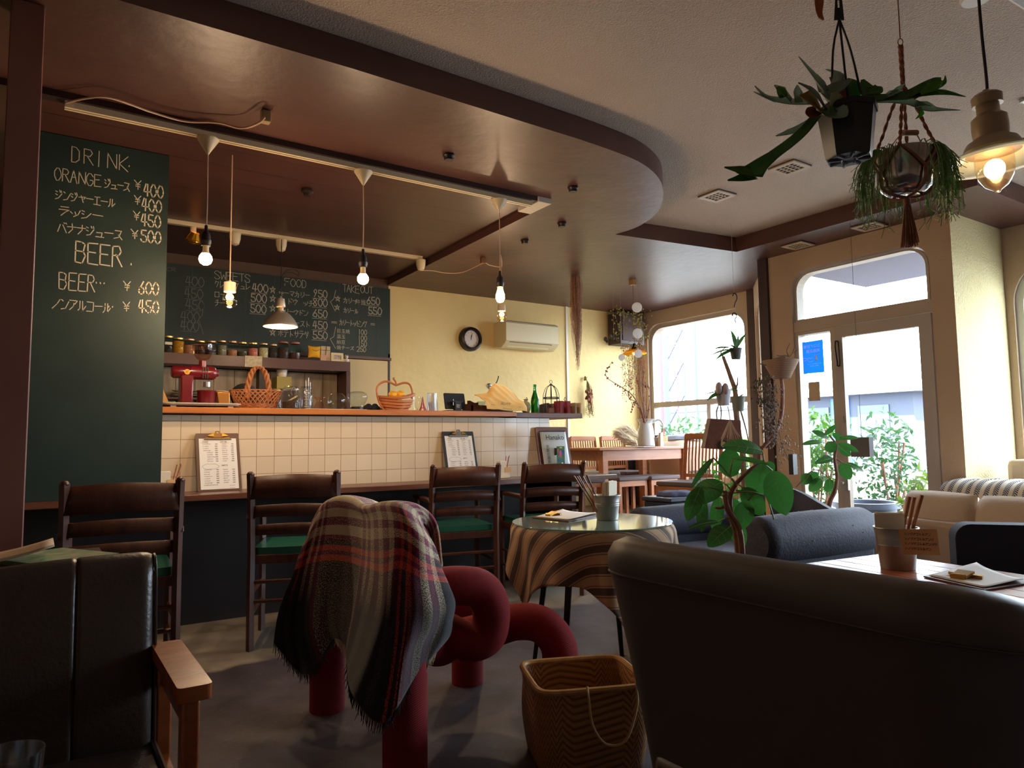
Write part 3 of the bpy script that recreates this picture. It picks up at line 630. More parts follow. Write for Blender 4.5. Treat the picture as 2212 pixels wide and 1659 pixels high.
# grinder
g0 = cz(425, 4.52)
gr = thing('coffee_grinder', 'dark red enamel coffee grinder with a clear hopper standing on a tray', 'coffee grinder', (g0.x, 4.52, TOP+.018))
sc_ = 4.03/F  # metres per pixel there
def gp(px, py): p = ony(4.52, px, py); return Vector((p.x, 4.52, p.z))
mb = MB(); pa, pb = gp(387, 866), gp(415, 818)
mb.bb((pa.x, 4.47, TOP+.018), (pb.x, 4.57, pb.z+.02)); mb.build('body', maroon, gr, bevel=.008)
mb = MB(); l, r_ = gp(370, 807), gp(466, 803); l.z = (l.z+r_.z)/2; r_.z = l.z
mb.tube([l, l+Vector((.012, 0, 0)), l+Vector((.10, 0, 0)), l+Vector((.101, 0, 0)), r_-Vector((.02, 0, 0)), r_-Vector((.004, 0, 0)), r_], [.028, .036, .036, .041, .041, .034, .028], 24)
mb.build('motor_housing', maroon, gr)
mb = MB()
for k in range(3):
    x = gp(436+k*5, 800).x
    for zz in (.018, -.022): mb.box((x, 4.52-.0405, l.z+zz), (.006, .008, .026))
mb.build('vent', black_plastic, gr)
MB().cyl((r_.x, 4.52, l.z), (r_.x+.014, 4.52, l.z), .022, .018).build('knob', maroon, gr)
bd = gp(402, 804); mb = MB(); mb.cyl((bd.x, 4.52-.0375, l.z), (bd.x, 4.52-.034, l.z), .0155); mb.build('badge', M('yellow_badge', (232, 190, 60), .5), gr)
mb = MB(); mb.tube([(bd.x+.010*math.cos(a), 4.52-.039, l.z+.010*math.sin(a)) for a in [i*PI/6 for i in range(12)]], .0014, 5, closed=True); mb.sphere((bd.x, 4.52-.038, l.z), .005, 6); mb.build('badge_mark', M('badge_orange', (190, 110, 30), .5), gr)
hx = gp(438, 770).x; hz = gp(438, 784).z
MB().cyl((hx, 4.52, l.z+.03), (hx, 4.52, hz+.012), .022, .02).build('throat', maroon, gr)
hz += .01
MB().lathe([(.012, 0), (.035, .014), (.052, .045), (.058, .085), (.058, .098), (.060, .1)], (hx, 4.52, hz), 28).build('hopper', glassM('smoked_plastic', (238, 214, 200), .06), gr)
MB().lathe([(0, .108), (.03, .106), (.062, .100), (.062, .096), (0, .098)], (hx, 4.52, hz), 28).build('hopper_lid', glassM('lid_plastic', (220, 170, 150), .15), gr)
MB().lathe([(0, 0), (.020, 0), (.02, .03), (0, .03)], (gp(447, 0+826).x, 4.52, gp(447, 836).z), 18).build('chute', steel, gr)
cx_ = gp(446, 850).x
mb = MB().lathe([(0, 0), (.050, 0), (.052, .004), (.052, .084), (.055, .09), (.049, .088), (.048, .006), (0, .006)], (cx_, 4.52, TOP+.018), 26); tag(mb.build('grounds_cup', maroon), 'dark red grounds cup on the tray under the grinder spout', 'cup')
kx = gp(483, 850)
mb = MB(); mb.prism([(-.03, 0), (.033, 0), (.03, .085), (-.045, .085)], [], (kx.x, 4.49, TOP+.018), (1, 0, 0), (0, 0, 1), (0, .06, 0)); tag(mb.build('brass_scoop', M('copper_can', (204, 138, 70), .3, .7), bevel=.006), 'coppery metal scoop beside the dark red cup on the tray', 'scoop')
p = cz(355, 4.56); mb = MB(); mb.prism([(-.03, 0), (.03, 0), (-.02, .115), (-.03, .115)], [], (p.x, 4.56, TOP+.022), (1, 0, 0), (0, 0, 1), (0, .004, 0)); tag(mb.build('paper_card', M('buff_card', (206, 160, 106), .8)), 'buff paper card leaning at the left end of the bar', 'card')
p = cz(370, 4.66); lat('cup', 'small white cup behind the buff card on the bar', 'cup', [(0, 0), (.022, 0), (.028, .05), (.024, .05), (.019, .006), (0, .006)], (p.x, 4.70, TOP), KB)
# wicker basket with braided handle
wk = M('wicker', (150, 88, 46), .6, rgb2=(186, 120, 70), scale=30); wkd = M('wicker_weave', (132, 78, 44), .65, rgb2=(170, 104, 62), scale=40)
c = cz(553, 4.56)+Vector((0, 0, .001))
bk = thing('wicker_basket', 'open weave wicker basket with a tall braided handle on the bar', 'basket', c)
a, b_ = ony(4.56, 500, 850).x, ony(4.56, 612, 850).x; RW = (b_-a)/2; BH = .118
def bl(ang, t): rr_ = RW*(.76+.24*t); return Vector((rr_*math.cos(ang), rr_*.72*math.sin(ang), .02+(BH-.02)*t))
mb = MB()
for k in range(30):
    a0 = 2*PI*k/30
    for s in (1, -1): mb.tube([bl(a0, 0), bl(a0+s*.18, .35), bl(a0+s*.42, .75), bl(a0+s*.62, .98), bl(a0+s*.82, .96)], .0032, 5, smooth=3)
mb.build('lattice', wk, bk, world=False)
mb = MB()
for k in range(4):
    mb.tube([Vector((RW*.77*math.cos(t), RW*.56*math.sin(t), .006+k*.008+.003*math.sin(t*16+k*PI))) for t in [2*PI*i/64 for i in range(64)]], .005, 5, closed=True)
mb.prism([(RW*.76*math.cos(2*PI*i/24), RW*.55*math.sin(2*PI*i/24)) for i in range(24)], [], (0, 0, .002), (1, 0, 0), (0, 1, 0), (0, 0, .006))
mb.build('woven_base', wkd, bk, world=False)
mb = MB(); hp = [Vector((RW*.42*math.cos(t)+.012, 0, .05+.215*max(0, math.sin(t))**.75)) for t in [PI*i/24 for i in range(25)]]
for s in range(3):
    mb.tube([q+Vector((.011*math.cos(i*1.0+s*2.1), .011*math.sin(i*1.0+s*2.1), 0)) for i, q in enumerate(hp)], .0085, 7, smooth=2)
mb.build('braided_handle', wk, bk, world=False)
# clip top jar
def jar(px, y, r, h, lab, fill=None, frac=.3, nm='storage_jar', lidm=None):
    c = cz(px, y); t = thing(nm, lab, 'jar', c)
    MB().lathe([(0, 0), (r, 0), (r*1.02, .01), (r*1.02, h*.68), (r*.86, h*.78), (r*.86, h*.84)], (0, 0, 0), 26).build('glass_body', jg, t, world=False)
    if fill: MB().lathe([(0, .006), (r*.95, .006), (r*.96, h*frac*.8), (0, h*frac)], (0, 0, 0), 22).build('contents', fill, t, world=False)
    MB().lathe([(0, h), (r*.7, h*.99), (r*.9, h*.93), (r*.92, h*.85), (0, h*.85)], (0, 0, 0), 26).build('lid', lidm or jg, t, world=False)
    return t, r, h
coffee = M('coffee_grounds', (70, 48, 38), .95, var=.4, scale=120)
t, r, h = jar(628, 4.5, .054, .148, 'large clip-top glass jar with a scoop in brown grounds on the bar', coffee, .42)
mb = MB(); mb.tube([(-.01, -r-.002, h*.62), (-.016, -r-.004, h*.75), (0, -r*.95-.006, h*.96), (.016, -r-.004, h*.75), (.01, -r-.002, h*.62)], .0018, 6, smooth=4); mb.tube([(r*.93*math.cos(q), r*.93*math.sin(q), h*.86) for q in [i*PI/12 for i in range(24)]], .002, 6, closed=True); mb.build('wire_clip', steel, t, world=False)
mb = MB(); mb.cyl((-r*.8, 0, h*.25), (r*.75, 0, h*.6), .005); mb.build('scoop', M('pale_scoop', (206, 176, 136), .6), t, world=False)
jar(592, 4.735, .045, .15, 'glass jar with gold lid standing behind the wicker basket', None, nm='storage_jar', lidm=lids[0])
c = cz(661, 4.5); cg = thing('measuring_beaker', 'tall clear plastic measuring beaker upside down on the bar', 'beaker', c)
MB().lathe([(.047, 0), (.048, .003), (.036, .146), (.034, .15), (0, .15)], (0, 0, 0), 28).build('beaker_wall', glassM('clear_plastic', (236, 240, 244), .06), cg, world=False)
mb = MB()
for k in range(11): mb.box((-.012+.0 , -.0475+.0011*k, .02+.011*k), (.018 if k % 2 else .028, .001, .0018))
mb.build('scale_marks', white_paint, cg, world=False)
mb = MB(); p = cz(667, 4.6)
for dx, hh in ((-.008, .2), (.004, .22), (.012, .19)): mb.cyl((p.x+dx, 4.62, TOP), (p.x+dx*1.5, 4.63, TOP+hh), .0022)
tag(mb.build('steel_rods', steel), 'thin steel stirrers standing behind the measuring beaker', 'stirrers')
c = cz(690, 4.5)
mb = MB().lathe([(.046, 0), (.047, .004), (.02, .05), (.017, .056), (.021, .07), (.036, .084), (.038, .086)], (0, 0, 0), 28, lob=lambda a, z: 1+.05*math.cos(a*12)); mb.xform(0, Matrix.Translation(c))
tag(mb.build('glass_dripper', glassM('pink_glass', (246, 226, 220), .06)), 'ribbed clear glass dripper upside down between beaker and globes', 'dripper')
c = cz(727, 4.5)
mb = MB().lathe([(.03, 0), (.034, .006), (.04, .012), (.055, .03), (.061, .062), (.055, .092), (.036, .112), (.028, .114)], c, 32); tag(mb.build('glass_globe', glassM('globe_glass', (242, 246, 246), .05)), 'round clear glass globe bowl on the bar, left of the two', 'glass bowl')
c = cz(772, 4.5); tt = thing('glass_globe', 'wide clear glass globe on a black ring on the bar, right of the two', 'glass bowl', c)
MB().lathe([(0, .025), (.034, .026), (.048, .045), (.064, .075), (.068, .095), (.058, .116), (.035, .126), (0, .128)], (0, 0, 0), 32).build('glass_body', glassM('globe_glass'), tt, world=False)
MB().lathe([(.036, 0), (.04, 0), (.041, .026), (.036, .026)], (0, 0, 0), 28).build('black_ring', black_plastic, tt, world=False)
mb = MB()
for k in range(7): mb.sphere(cz(790+k*4.5, 4.58)+Vector((0, random.uniform(-.02, .02), .022+.01*math.sin(k*2))), .024, 6, (1, 1, .95))
tag(mb.build('dark_cloth', M('dark_teal_cloth', (22, 30, 34), .9, bump=.4, bscale=40)), 'crumpled dark cloth between the glass globes and the apple basket', 'cloth')
c = cz(735, 4.45); mb = MB(); mb.box((cz(720, 4.46).x, 4.46, TOP+.003), (.40, .15, .003)); tag(mb.build('bar_towel', M('towel', (206, 192, 170), .9)), 'thin pale towel spread under the glass globes', 'towel')
# shift glassware onto the towel is negligible; apple shaped basket of slats
c = cz(857, 4.52); ap = thing('apple_basket', 'apple-shaped slatted wooden fruit basket on the bar', 'fruit basket', c)
awd = woodM('apple_basket_wood', (172, 102, 56), (194, 122, 72), .4)
a, b_ = ony(4.52, 816, 850).x-c.x, ony(4.52, 896, 850).x-c.x
mb = MB()
AH = .245*.95
pr = [(a*.66, .004), (a*.95, .07), (a*1.05, .15), (a*.86, .19), (a*.5, .205), (-.01, .183), (.0, .183), (b_*.4, .2), (b_*.72, .19), (b_*.86, .14), (b_*.84, .09)]
mb.tube([(x, 0, z) for x, z in pr], .0075, 8, smooth=4, flat=.9); mb.tube([(-.005, 0, .185), (-.008, 0, .205), (-.024, 0, .228), (-.014, 0, .232)], [.006, .006, .008, .004], 8, smooth=4)
mb.build('apple_handle', awd, ap, world=False)
for k, (z, s) in enumerate(((.012, .62), (.032, .74), (.052, .82), (.072, .88), (.1, .98))):
    mb = MB(); n_ = 40
    pts = [Vector((b_*s*math.cos(t)*(1.0), .07*s*math.sin(t), z+(.012 if k < 4 else .02)*math.cos(t*2)*.5+(.012 if k == 4 else 0)*math.cos(t))) for t in [2*PI*i/n_ for i in range(n_)]]
    mb.tube(pts, .0085 if k < 4 else .0095, 6, closed=True, flat=.55); mb.build('slat', awd, ap, world=False)
for i, (dx, dy, dz, lab) in enumerate(((-.03, 0, .115, 'yellow lemon at the left of the apple basket'), (.032, .01, .118, 'yellow lemon at the right of the apple basket'), (.0, -.02, .082, 'yellow lemon lowest in the middle of the apple basket'))):
    mb = MB().lathe([(0, -.034), (.006, -.031), (.022, -.02), (.027, 0), (.022, .02), (.007, .03), (0, .034)], c+Vector((dx, dy, dz)), 18, axis=(1, .2, .1)); tag(mb.build('lemon', M('lemon_skin', (232, 168, 24), .45, bump=.1)), lab, 'lemon', 'lemons in the apple basket')
# eiffel figurine
c = cz(913, 4.47); mb = MB()
for sx in (-1, 1):
    for sy in (-1, 1): mb.tube([(sx*.024, sy*.014, 0), (sx*.014, sy*.009, .022), (sx*.007, sy*.005, .05), (0, 0, .105)], [.004, .0032, .0025, .0015], 6, smooth=3)
mb.box((0, 0, .024), (.034, .022, .005)); mb.box((0, 0, .052), (.018, .013, .004)); mb.box((0, 0, .001), (.062, .04, .003)); mb.xform(0, Matrix.Translation(c)); tag(mb.build('tower_figurine', M('red_paint_gloss', (170, 24, 36), .35)), 'small red lattice tower figurine standing on the bar', 'figurine')
c = cz(902, 4.58); lat('glass_vase', 'small clear glass with shells left of the red tower', 'glass', [(0, 0), (.02, 0), (.03, .06), (.034, .11), (.03, .11), (.026, .06), (0, .01)], c, glass)
c = cz(933, 4.5); cs = thing('cup_stack', 'stack of translucent plastic cups upside down on the bar', 'cups', c)
MB().lathe([(.043, 0), (.044, .004), (.035, .13), (.033, .132), (0, .132)], (0, 0, 0), 26).build('outer_cup', glassM('frosted_plastic', (226, 228, 236), .22, .3), cs, world=False)
mb = MB()
for k in range(5): mb.cyl((-.012+k*.006, 0, .002), (-.02+k*.01, .01, .07), .004)
mb.build('spoons', steel, cs, world=False)
# tablet terminal seen from behind
c = cz(985, 4.5); tb = thing('payment_tablet', 'black tablet terminal on a stand seen from behind on the bar', 'tablet', c)
mb = MB(); mb.prism(rrect(-.083, 0, .083, .118, .008), [], (0, 0, .02), (1, 0, 0), (0, .22, 1), (0, .012, 0)); mb.build('screen_back', black_plastic, tb, world=False)
mb = MB(); mb.box((0, -.02, .04), (.05, .03, .07)); mb.box((0, -.015, .075), (.08, .03, .008)); mb.box((0, 0, .006), (.17, .1, .012)); mb.build('stand', M('matte_black', (14, 14, 16), .5), tb, world=False)
mb = MB(); ftext(mb, 'Uber', (-.017, -.0365, .045), (1, 0, 0), (0, 0, 1), .015); ftext(mb, 'Eats', (-.015, -.0365, .032), (1, 0, 0), (0, 0, 1), .015); mb.build('logo_text', white_paint, tb, world=False, recalc=False)
mb = MB(); mb.box((-.035, -.024, .07), (.005, .004, .045)); mb.build('card_slot', steel, tb, world=False)
# wooden tray box with cloth
a, b_ = cz(1012, 4.5), cz(1100, 4.5)
bx = thing('wooden_box', 'dark wooden box of jars half covered by a yellow cloth', 'box', ((a.x+b_.x)/2, 4.52, TOP))
bw = (b_.x-a.x)/2
mb = MB(); mb.bb((-bw, -.07, 0), (bw, -.06, .05)); mb.bb((-bw, .06, 0), (bw, .07, .05)); mb.bb((-bw, -.07, 0), (-bw+.01, .07, .06)); mb.bb((bw-.01, -.07, 0), (bw, .07, .05)); mb.bb((-bw, -.07, 0), (bw, .07, .006)); mb.build('box_body', dark_wood, bx, world=False)
c = cz(1040, 4.5); lat('glass_tumbler', 'thick glass tumbler standing in the dark wooden box', 'glass', [(0, 0), (.03, 0), (.034, .075), (.03, .075), (.027, .01), (0, .01)], c+Vector((0, .0, .007)), jg)
mb = MB(); p = c+Vector((-.06, -.02, .05)); mb.prism([(-.05, .01), (.05, -.02), (.05, -.005), (-.05, .035)], [], p, (1, 0, 0), (0, 0, 1), (0, .04, 0)); mb.prism([(-.05, .0), (.04, .01), (.04, .025), (-.05, .012)], [], p+Vector((0, .03, 0)), (1, 0, 0), (0, 0, 1), (0, .04, 0)); tag(mb.build('leather_wallet', M('dark_leather', (60, 36, 28), .5)), 'dark leather wallet lying on the wooden box edge', 'wallet')
# cloth: draped sheet over the jars, hanging off the bar edge
CG = [[(1024, 853), (1050, 849), (1061, 834), (1071, 829), (1090, 834), (1109, 850), (1124, 864)],
      [(1030, 856), (1052, 852), (1064, 841), (1080, 841), (1098, 849), (1115, 860), (1129, 868)],
      [(1040, 860), (1055, 858), (1070, 854), (1088, 857), (1106, 863), (1123, 868), (1134, 873)],
      [(1048, 868), (1060, 867), (1075, 867), (1093, 869), (1112, 872), (1130, 874), (1138, 879)],
      [(1052, 883), (1064, 884), (1080, 885), (1096, 887), (1112, 888), (1126, 887), (1139, 889)]]
CYS = [4.56, 4.50, 4.43, 4.36, 4.318]
def surf(ctrl, nu, nv):
    """catmull-rom surface through a grid of world points ctrl[row][col]"""
    R_ = len(ctrl); C_ = len(ctrl[0])
    def cr(p0, p1, p2, p3, t): return .5*((2*p1)+(p2-p0)*t+(2*p0-5*p1+4*p2-p3)*t*t+(3*p1-p0-3*p2+p3)*t**3)
    def along(row, u):
        x = u*(len(row)-1); i = min(int(x), len(row)-2); t = x-i
        p0 = row[i-1] if i else row[0]*2-row[1]; p3 = row[i+2] if i+2 < len(row) else row[-1]*2-row[-2]
        return cr(p0, row[i], row[i+1], p3, t)
    return lambda u, v: along([along(r, u) for r in ctrl], v)
fn = surf([[ony(CYS[j], px, py) for px, py in row] for j, row in enumerate(CG)], 1, 1)
cl = thing('cleaning_cloth', 'pale yellow printed cotton cloth draped over the wooden box', 'cloth', cz(1085, 4.4))
MB().grid(lambda u, v: fn(u, v)+Vector((0, -1, .6))*(.0035*math.sin(u*17+v*9)+.0025*math.sin(u*31-v*14))*(1 if v < .75 else .3), 40, 30).build('cloth_sheet', M('butter_cloth', (226, 190, 120), .85), cl, solid=.0025)
mb = MB(); e0, e1 = fn(.30, .88), fn(.98, .88); uu = (e1-e0).normalized()
off = Vector((0, -.013, 0))
ftext(mb, 'SELVYT', fn(.36, .84)+off, uu, (0, -.25, 1), .026); ftext(mb, 'MADE IN ENGLAND', fn(.38, .96)+off, uu, (0, -.1, 1), .009); ftext(mb, 'POLISHING', fn(.12, .87)+off, uu, (0, -.25, 1), .007); ftext(mb, 'CLOTH', fn(.72, .88)+off, uu, (0, -.25, 1), .007)
mb.build('print', M('brown_print', (96, 66, 44), .9), cl, recalc=False)
c = cz(1100, 4.62); lat('glass_tumbler', 'clear drinking glass showing behind the yellow cloth', 'glass', [(0, 0), (.028, 0), (.034, .12), (.03, .12), (.025, .008), (0, .008)], c, glass)
c = cz(1136, 4.52); vs = MB().lathe([(0, 0), (.022, 0), (.036, .025), (.04, .05), (.03, .08), (.014, .092), (.012, .1), (.02, .108), (.016, .108)], c, 26); tag(vs.build('bud_vase', M('celadon_glaze', (166, 160, 128), .25)), 'small pale celadon vase between cloth and green bottle', 'vase')
c = cz(1156, 4.5); bt = thing('green_bottle', 'green glass bottle standing on the bar beside the wire cage', 'bottle', c)
MB().lathe([(0, 0), (.032, 0), (.034, .005), (.034, .085), (.03, .115), (.016, .16), (.0125, .19), (.0125, .208), (.015, .21), (.015, .222), (.012, .224), (0, .222)], (0, 0, 0), 28).build('bottle_body', M('green_glass', (30, 120, 30), .08, trans=.75), bt, world=False)
# birdcage
c = cz(1191, 4.5); cg = thing('bird_cage', 'black wire dome bird cage ornament on the bar', 'bird cage', c+Vector((0, 0, 0)))
wire = M('black_wire', (34, 26, 28), .5, .5); CR = .064
mb = MB()
for z in (.003, .125, .118): mb.tube([(CR*math.cos(t), CR*math.sin(t), z) for t in [2*PI*i/36 for i in range(36)]], .0028, 6, closed=True)
mb.build('ring', wire, cg, world=False)
mb = MB()
for k in range(8):
    t = 2*PI*k/8+.2; mb.tube([(CR*math.cos(t)*s, CR*math.sin(t)*s, z) for s, z in ((1, 0), (1, .12), (.93, .155), (.7, .195), (.35, .218), (.06, .224))], .0022, 6, smooth=3)
mb.build('bars', wire, cg, world=False)
mb = MB(); mb.cyl((0, 0, .12), (0, 0, .235), .004); mb.sphere((0, 0, .228), .009, 6, (1.6, 1.6, .5)); mb.tube([(.013*math.cos(t), 0, .25+.013*math.sin(t)) for t in [2*PI*i/20 for i in range(20)]], .0016, 6, closed=True); mb.build('top_ring', wire, cg, world=False)
for px, lab in ((1138, 'wire loop ornament left of the green bottle'), (1221, 'wire loop ornament right of the bird cage')):
    c = cz(px, 4.46 if px > 1200 else 4.6); mb = MB(); hh = .128
    mb.tube([(-.024, 0, 0), (-.02, 0, .06), (-.005, 0, hh*.72), (.009, 0, hh*.84), (0, 0, hh), (-.009, 0, hh*.84), (.005, 0, hh*.72), (.02, 0, .06), (.026, 0, 0)], .0024, 6, smooth=5); mb.xform(0, Matrix.Translation(c)); tag(mb.build('wire_ornament', wire), lab, 'ornament')
# books
bc = [(70, 58, 50), (120, 100, 80), (60, 60, 64), (140, 60, 48), (150, 130, 100), (40, 40, 44)]
for k in range(7):
    c = cz(1171+k*5.0, 4.63); hh = .075+.012*((k*37) % 5)/4
    mb = MB(); mb.box((0, 0, hh/2), (.013, .07, hh), (0, -.12, 0)); mb.xform(0, Matrix.Translation(c+Vector((0, 0, .002)))); col = bc[k % 6]
    tag(mb.build('paperback_book', M('book_cover_%d' % (k % 6), col, .7), bevel=.001), ['slim dark brown book', 'slim tan book', 'slim slate grey book', 'slim brick red book', 'slim sand-coloured book', 'slim black book', 'second slim dark brown book'][k]+' leaning in the row behind the bird cage', 'book', 'books behind the bird cage')
redb = M('red_cloth_cover', (150, 30, 44), .7)
for px, lab in ((1207, 'thick red cloth book standing inside the cage row'), (1222, 'thick red cloth book standing under the wire loop')):
    c = cz(px, 4.57); bo = thing('red_book', lab, 'book', c)
    MB().box((0, 0, .052), (.036, .085, .104)).build('cover', redb, bo, world=False, bevel=.002); MB().box((0, .003, .052), (.028, .086, .100)).build('pages', paperb, bo, world=False)
for px, cl_, lab in ((1238, (150, 132, 100), 'khaki book second from the right end of the bar'), (1248, (176, 146, 98), 'light tan book at the right end of the bar')):
    c = cz(px, 4.55); tag(MB().box(c+Vector((0, 0, .045)), (.018, .075, .09)).build('hardback_book', M('bk_%d' % px, cl_, .75), bevel=.002), lab, 'book')
c = cz(1190, 4.40); mb = MB(); mb.box(c+Vector((0, 0, .018)), (.046, .016, .036)); tag(mb.build('small_wood_block', M('kraft_block', (120, 74, 50), .7)), 'small brown wooden block in front of the bird cage', 'block')
# ================================================================= ON THE LOWER COUNTER
def clipboard(pxl, pxr, pytop, pybot, ylow, lab, bmat, clipm, menu=True):
    a, b_ = ony(ylow, pxl, pybot), ony(ylow, pxr, pybot); wv = (b_.x-a.x); zt_ = ony(4.38, (pxl+pxr)/2, pytop).z
    hh = zt_-LOW; t = thing('menu_clipboard', lab, 'clipboard', ((a.x+b_.x)/2, ylow, LOW))
    dy = 4.385-ylow; vv = Vector((0, dy, hh)); hl = vv.length; vv.normalize(); nn = Vector((1, 0, 0)).cross(vv)
    def P(x, z, o=0): return Vector((x, 0, 0))+vv*z+nn*o
    mb = MB(); mb.prism(rrect(-wv/2, .002, wv/2, hl, .008), [], P(0, 0, -.0), (1, 0, 0), vv, -nn*.004); mb.build('board', bmat, t, world=False, smooth=False)
    mb = MB(); mb.prism([(-wv*.43, .012), (wv*.43, .012), (wv*.43, hl*.905), (-wv*.43, hl*.905)], [], P(0, 0, .0005), (1, 0, 0), vv, nn*.0015); mb.build('menu_sheet', paper, t, world=False, smooth=False)
    mb = MB(); o = .0024
    write(mb, 'FOOD', P(-wv*.34, hl*.835, o), (1, 0, 0), vv, .008, .006, .0012, off=0); write(mb, 'DRINK', P(.06*wv, hl*.835, o), (1, 0, 0), vv, .008, .006, .0012, off=0)
    for k in range(19):
        z = hl*(.80-.037*k)
        if 9 <= k <= 11: continue
        for x0, n_, xp in ((-wv*.34+(.02 if 3 < k < 9 else 0), 6 if k % 3 else 8, -wv*.07), (.09*wv, 6 if k % 2 else 5, wv*.30)):
            write(mb, ''.join(random.choice('ノシツリルナコトメ'.replace('ツ', 'ッ').replace('メ', 'ア')) for _ in range(n_)), P(x0, z, o), (1, 0, 0), vv, .0055, .0042, .0009, off=0); write(mb, random.choice(('400', '450', '500', '150', '600')), P(xp, z, o), (1, 0, 0), vv, .0055, .004, .0011, off=0)
    write(mb, 'ノシリルナコトアリルシノコト', P(-wv*.36, hl*.10, o), (1, 0, 0), vv, .005, .0044, .0009, off=0); write(mb, 'SWEETS', P(.06*wv, hl*.425, o), (1, 0, 0), vv, .007, .0045, .001, off=0)
    mb.tube([P(-wv*.27+wv*.19*math.cos(a)+.02, hl*.42+hl*.045*math.sin(a)*(1+.12*math.cos(6*a)), o) for a in [2*PI*i/30 for i in range(30)]], .0005, 4, closed=True)
    mb.build('menu_writing', ink, t, world=False, recalc=False)
    mb = MB(); mb.box(P(.12*wv+.01, hl*.828, o), (.05, .0006, .0015)); mb.box(P(-.3*wv, hl*.828, o), (.04, .0006, .0015)); mb.build('yellow_underline', M('yellow_marker', (214, 170, 60), .8), t, world=False)
    mb = MB(); mb.box(P(.28*wv, hl*.09, o), (.03, .0006, .0012)); mb.box(P(.28*wv, hl*.05, o), (.03, .0006, .0012)); mb.build('red_underline', M('red_marker', (180, 80, 90), .8), t, world=False)
    mb = MB(); mb.prism([(-wv*.32, hl*.885), (wv*.32, hl*.885), (wv*.26, hl*.92), (-wv*.26, hl*.92)], [], P(0, 0, .003), (1, 0, 0), vv, nn*.008)
    mb.prism([(-wv*.12, hl*.915), (wv*.12, hl*.915), (wv*.07, hl*.985), (.012, hl*1.03), (-.012, hl*1.03), (-wv*.07, hl*.985)], [[(.006*math.cos(a), hl*1.0+.006*math.sin(a)) for a in [2*PI*i/10 for i in range(10)]]], P(0, 0, .008), (1, 0, 0), vv, nn*.006); mb.build('clip', clipm, t, world=False)
    for s in (-1, 1):
        mb = MB(); mb.prism([(s*wv*.09, hl*.925), (s*wv*.24, hl*.935), (s*wv*.2, hl*.955), (s*wv*.09, hl*.985)][::s], [], P(0, 0, .009), (1, 0, 0), vv, nn*.009); mb.build('clip_wing', gold, t, world=False)
    return t
clipboard(427, 523, 936, 1062, 4.27, 'upright wooden menu clipboard leaning on the tiles near the drinks chalkboard', M('brown_hardboard', (92, 58, 38), .5), M('dark_brass', (120, 90, 52), .35, .8))
clipboard(967, 1036, 932, 1046, 4.30, 'upright black menu clipboard leaning on the tiles in mid bar', M('black_hardboard', (24, 22, 24), .5), M('grey_clip', (130, 122, 112), .35, .8))
# framed board with magazine and card
a, b_ = ony(4.33, 1164, 1000), ony(4.33, 1233, 1000); wv = b_.x-a.x; zt_ = ony(4.38, 1200, 921).z-LOW
t = thing('framed_board', 'rounded dark red wooden framed slate leaning at the right end of the bar', 'framed board', ((a.x+b_.x)/2, 4.31, LOW)); vv = Vector((0, .075, zt_)).normalized(); hl = zt_; nn = Vector((1, 0, 0)).cross(vv)
MB().prism(rrect(-wv/2, 0, wv/2, hl, .015), [rrect(-wv/2+.026, .03, wv/2-.026, hl-.03, .004)], (0, 0, 0), (1, 0, 0), vv, nn*.012).build('frame', red_brown_wood, t, world=False, smooth=False)
MB().prism(rrect(-wv/2+.02, .02, wv/2-.02, hl-.02, .004), [], (0, .001, 0), (1, 0, 0), vv, nn*.004).build('slate', M('slate', (44, 50, 54), .6), t, world=False, smooth=False)
mg = thing('magazine', 'white magazine with black title leaning on the dark red framed slate', 'magazine', (t.location.x-.005, 4.285, LOW)); mh = hl*.9; mw = wv*.8
MB().grid(lambda u, v: Vector(((u-.5)*mw, -.012*math.sin(u*PI)-.004, 0))+vv*(v*mh), 12, 3).build('cover', M('magazine_cover', (196, 202, 202), .45), mg, world=False, solid=.004)
mb = MB(); ftext(mb, 'Hanako', Vector((-mw*.36, -.022, 0))+vv*(mh*.82), (1, 0, 0), vv, mw*.23); 
for k, chr_ in enumerate('京都の最新'): ftext(mb, chr_, Vector((-mw*.38, -.02, 0))+vv*(mh*(.63-.085*k)), (1, 0, 0), vv, mw*.12)
ftext(mb, '十', Vector((-mw*.02, -.022, 0))+vv*(mh*.28), (1, 0, 0), vv, mw*.2); ftext(mb, '50', Vector((-mw*.2, -.022, 0))+vv*(mh*.12), (1, 0, 0), vv, mw*.18); mb.box(Vector((mw*.05, -.0225, 0))+vv*(mh*.54), (mw*.3, .001, mh*.17))
mb.build('cover_print', M('black_ink', (40, 42, 46), .7), mg, world=False, recalc=False)
gx = ony(4.2, 1218, 990).x
gc = thing('greeting_card', 'green card with pink and blue shapes in front of the magazine', 'card', (gx, 4.235, LOW)); gw, gh = .072, ony(4.2, 1218, 964).z-LOW
MB().bb((-gw/2, 0, 0), (gw/2, .004, gh)).build('card', M('green_card', (52, 118, 78), .6), gc, world=False)
def blob(col, nm, shapes):
    mb = MB()
    for (cx, cz_, rx, rz, k) in shapes: mb.prism([(cx*gw+rx*gw*math.cos(a)*(1+.15*math.sin(3*a+k)), cz_*gh+rz*gh*math.sin(a)) for a in [2*PI*i/14 for i in range(14)]], [], (0, -.001, 0), (1, 0, 0), (0, 0, 1), (0, .0008, 0))
    mb.build('painted_shape', M(nm, col, .6), gc, world=False, smooth=False)
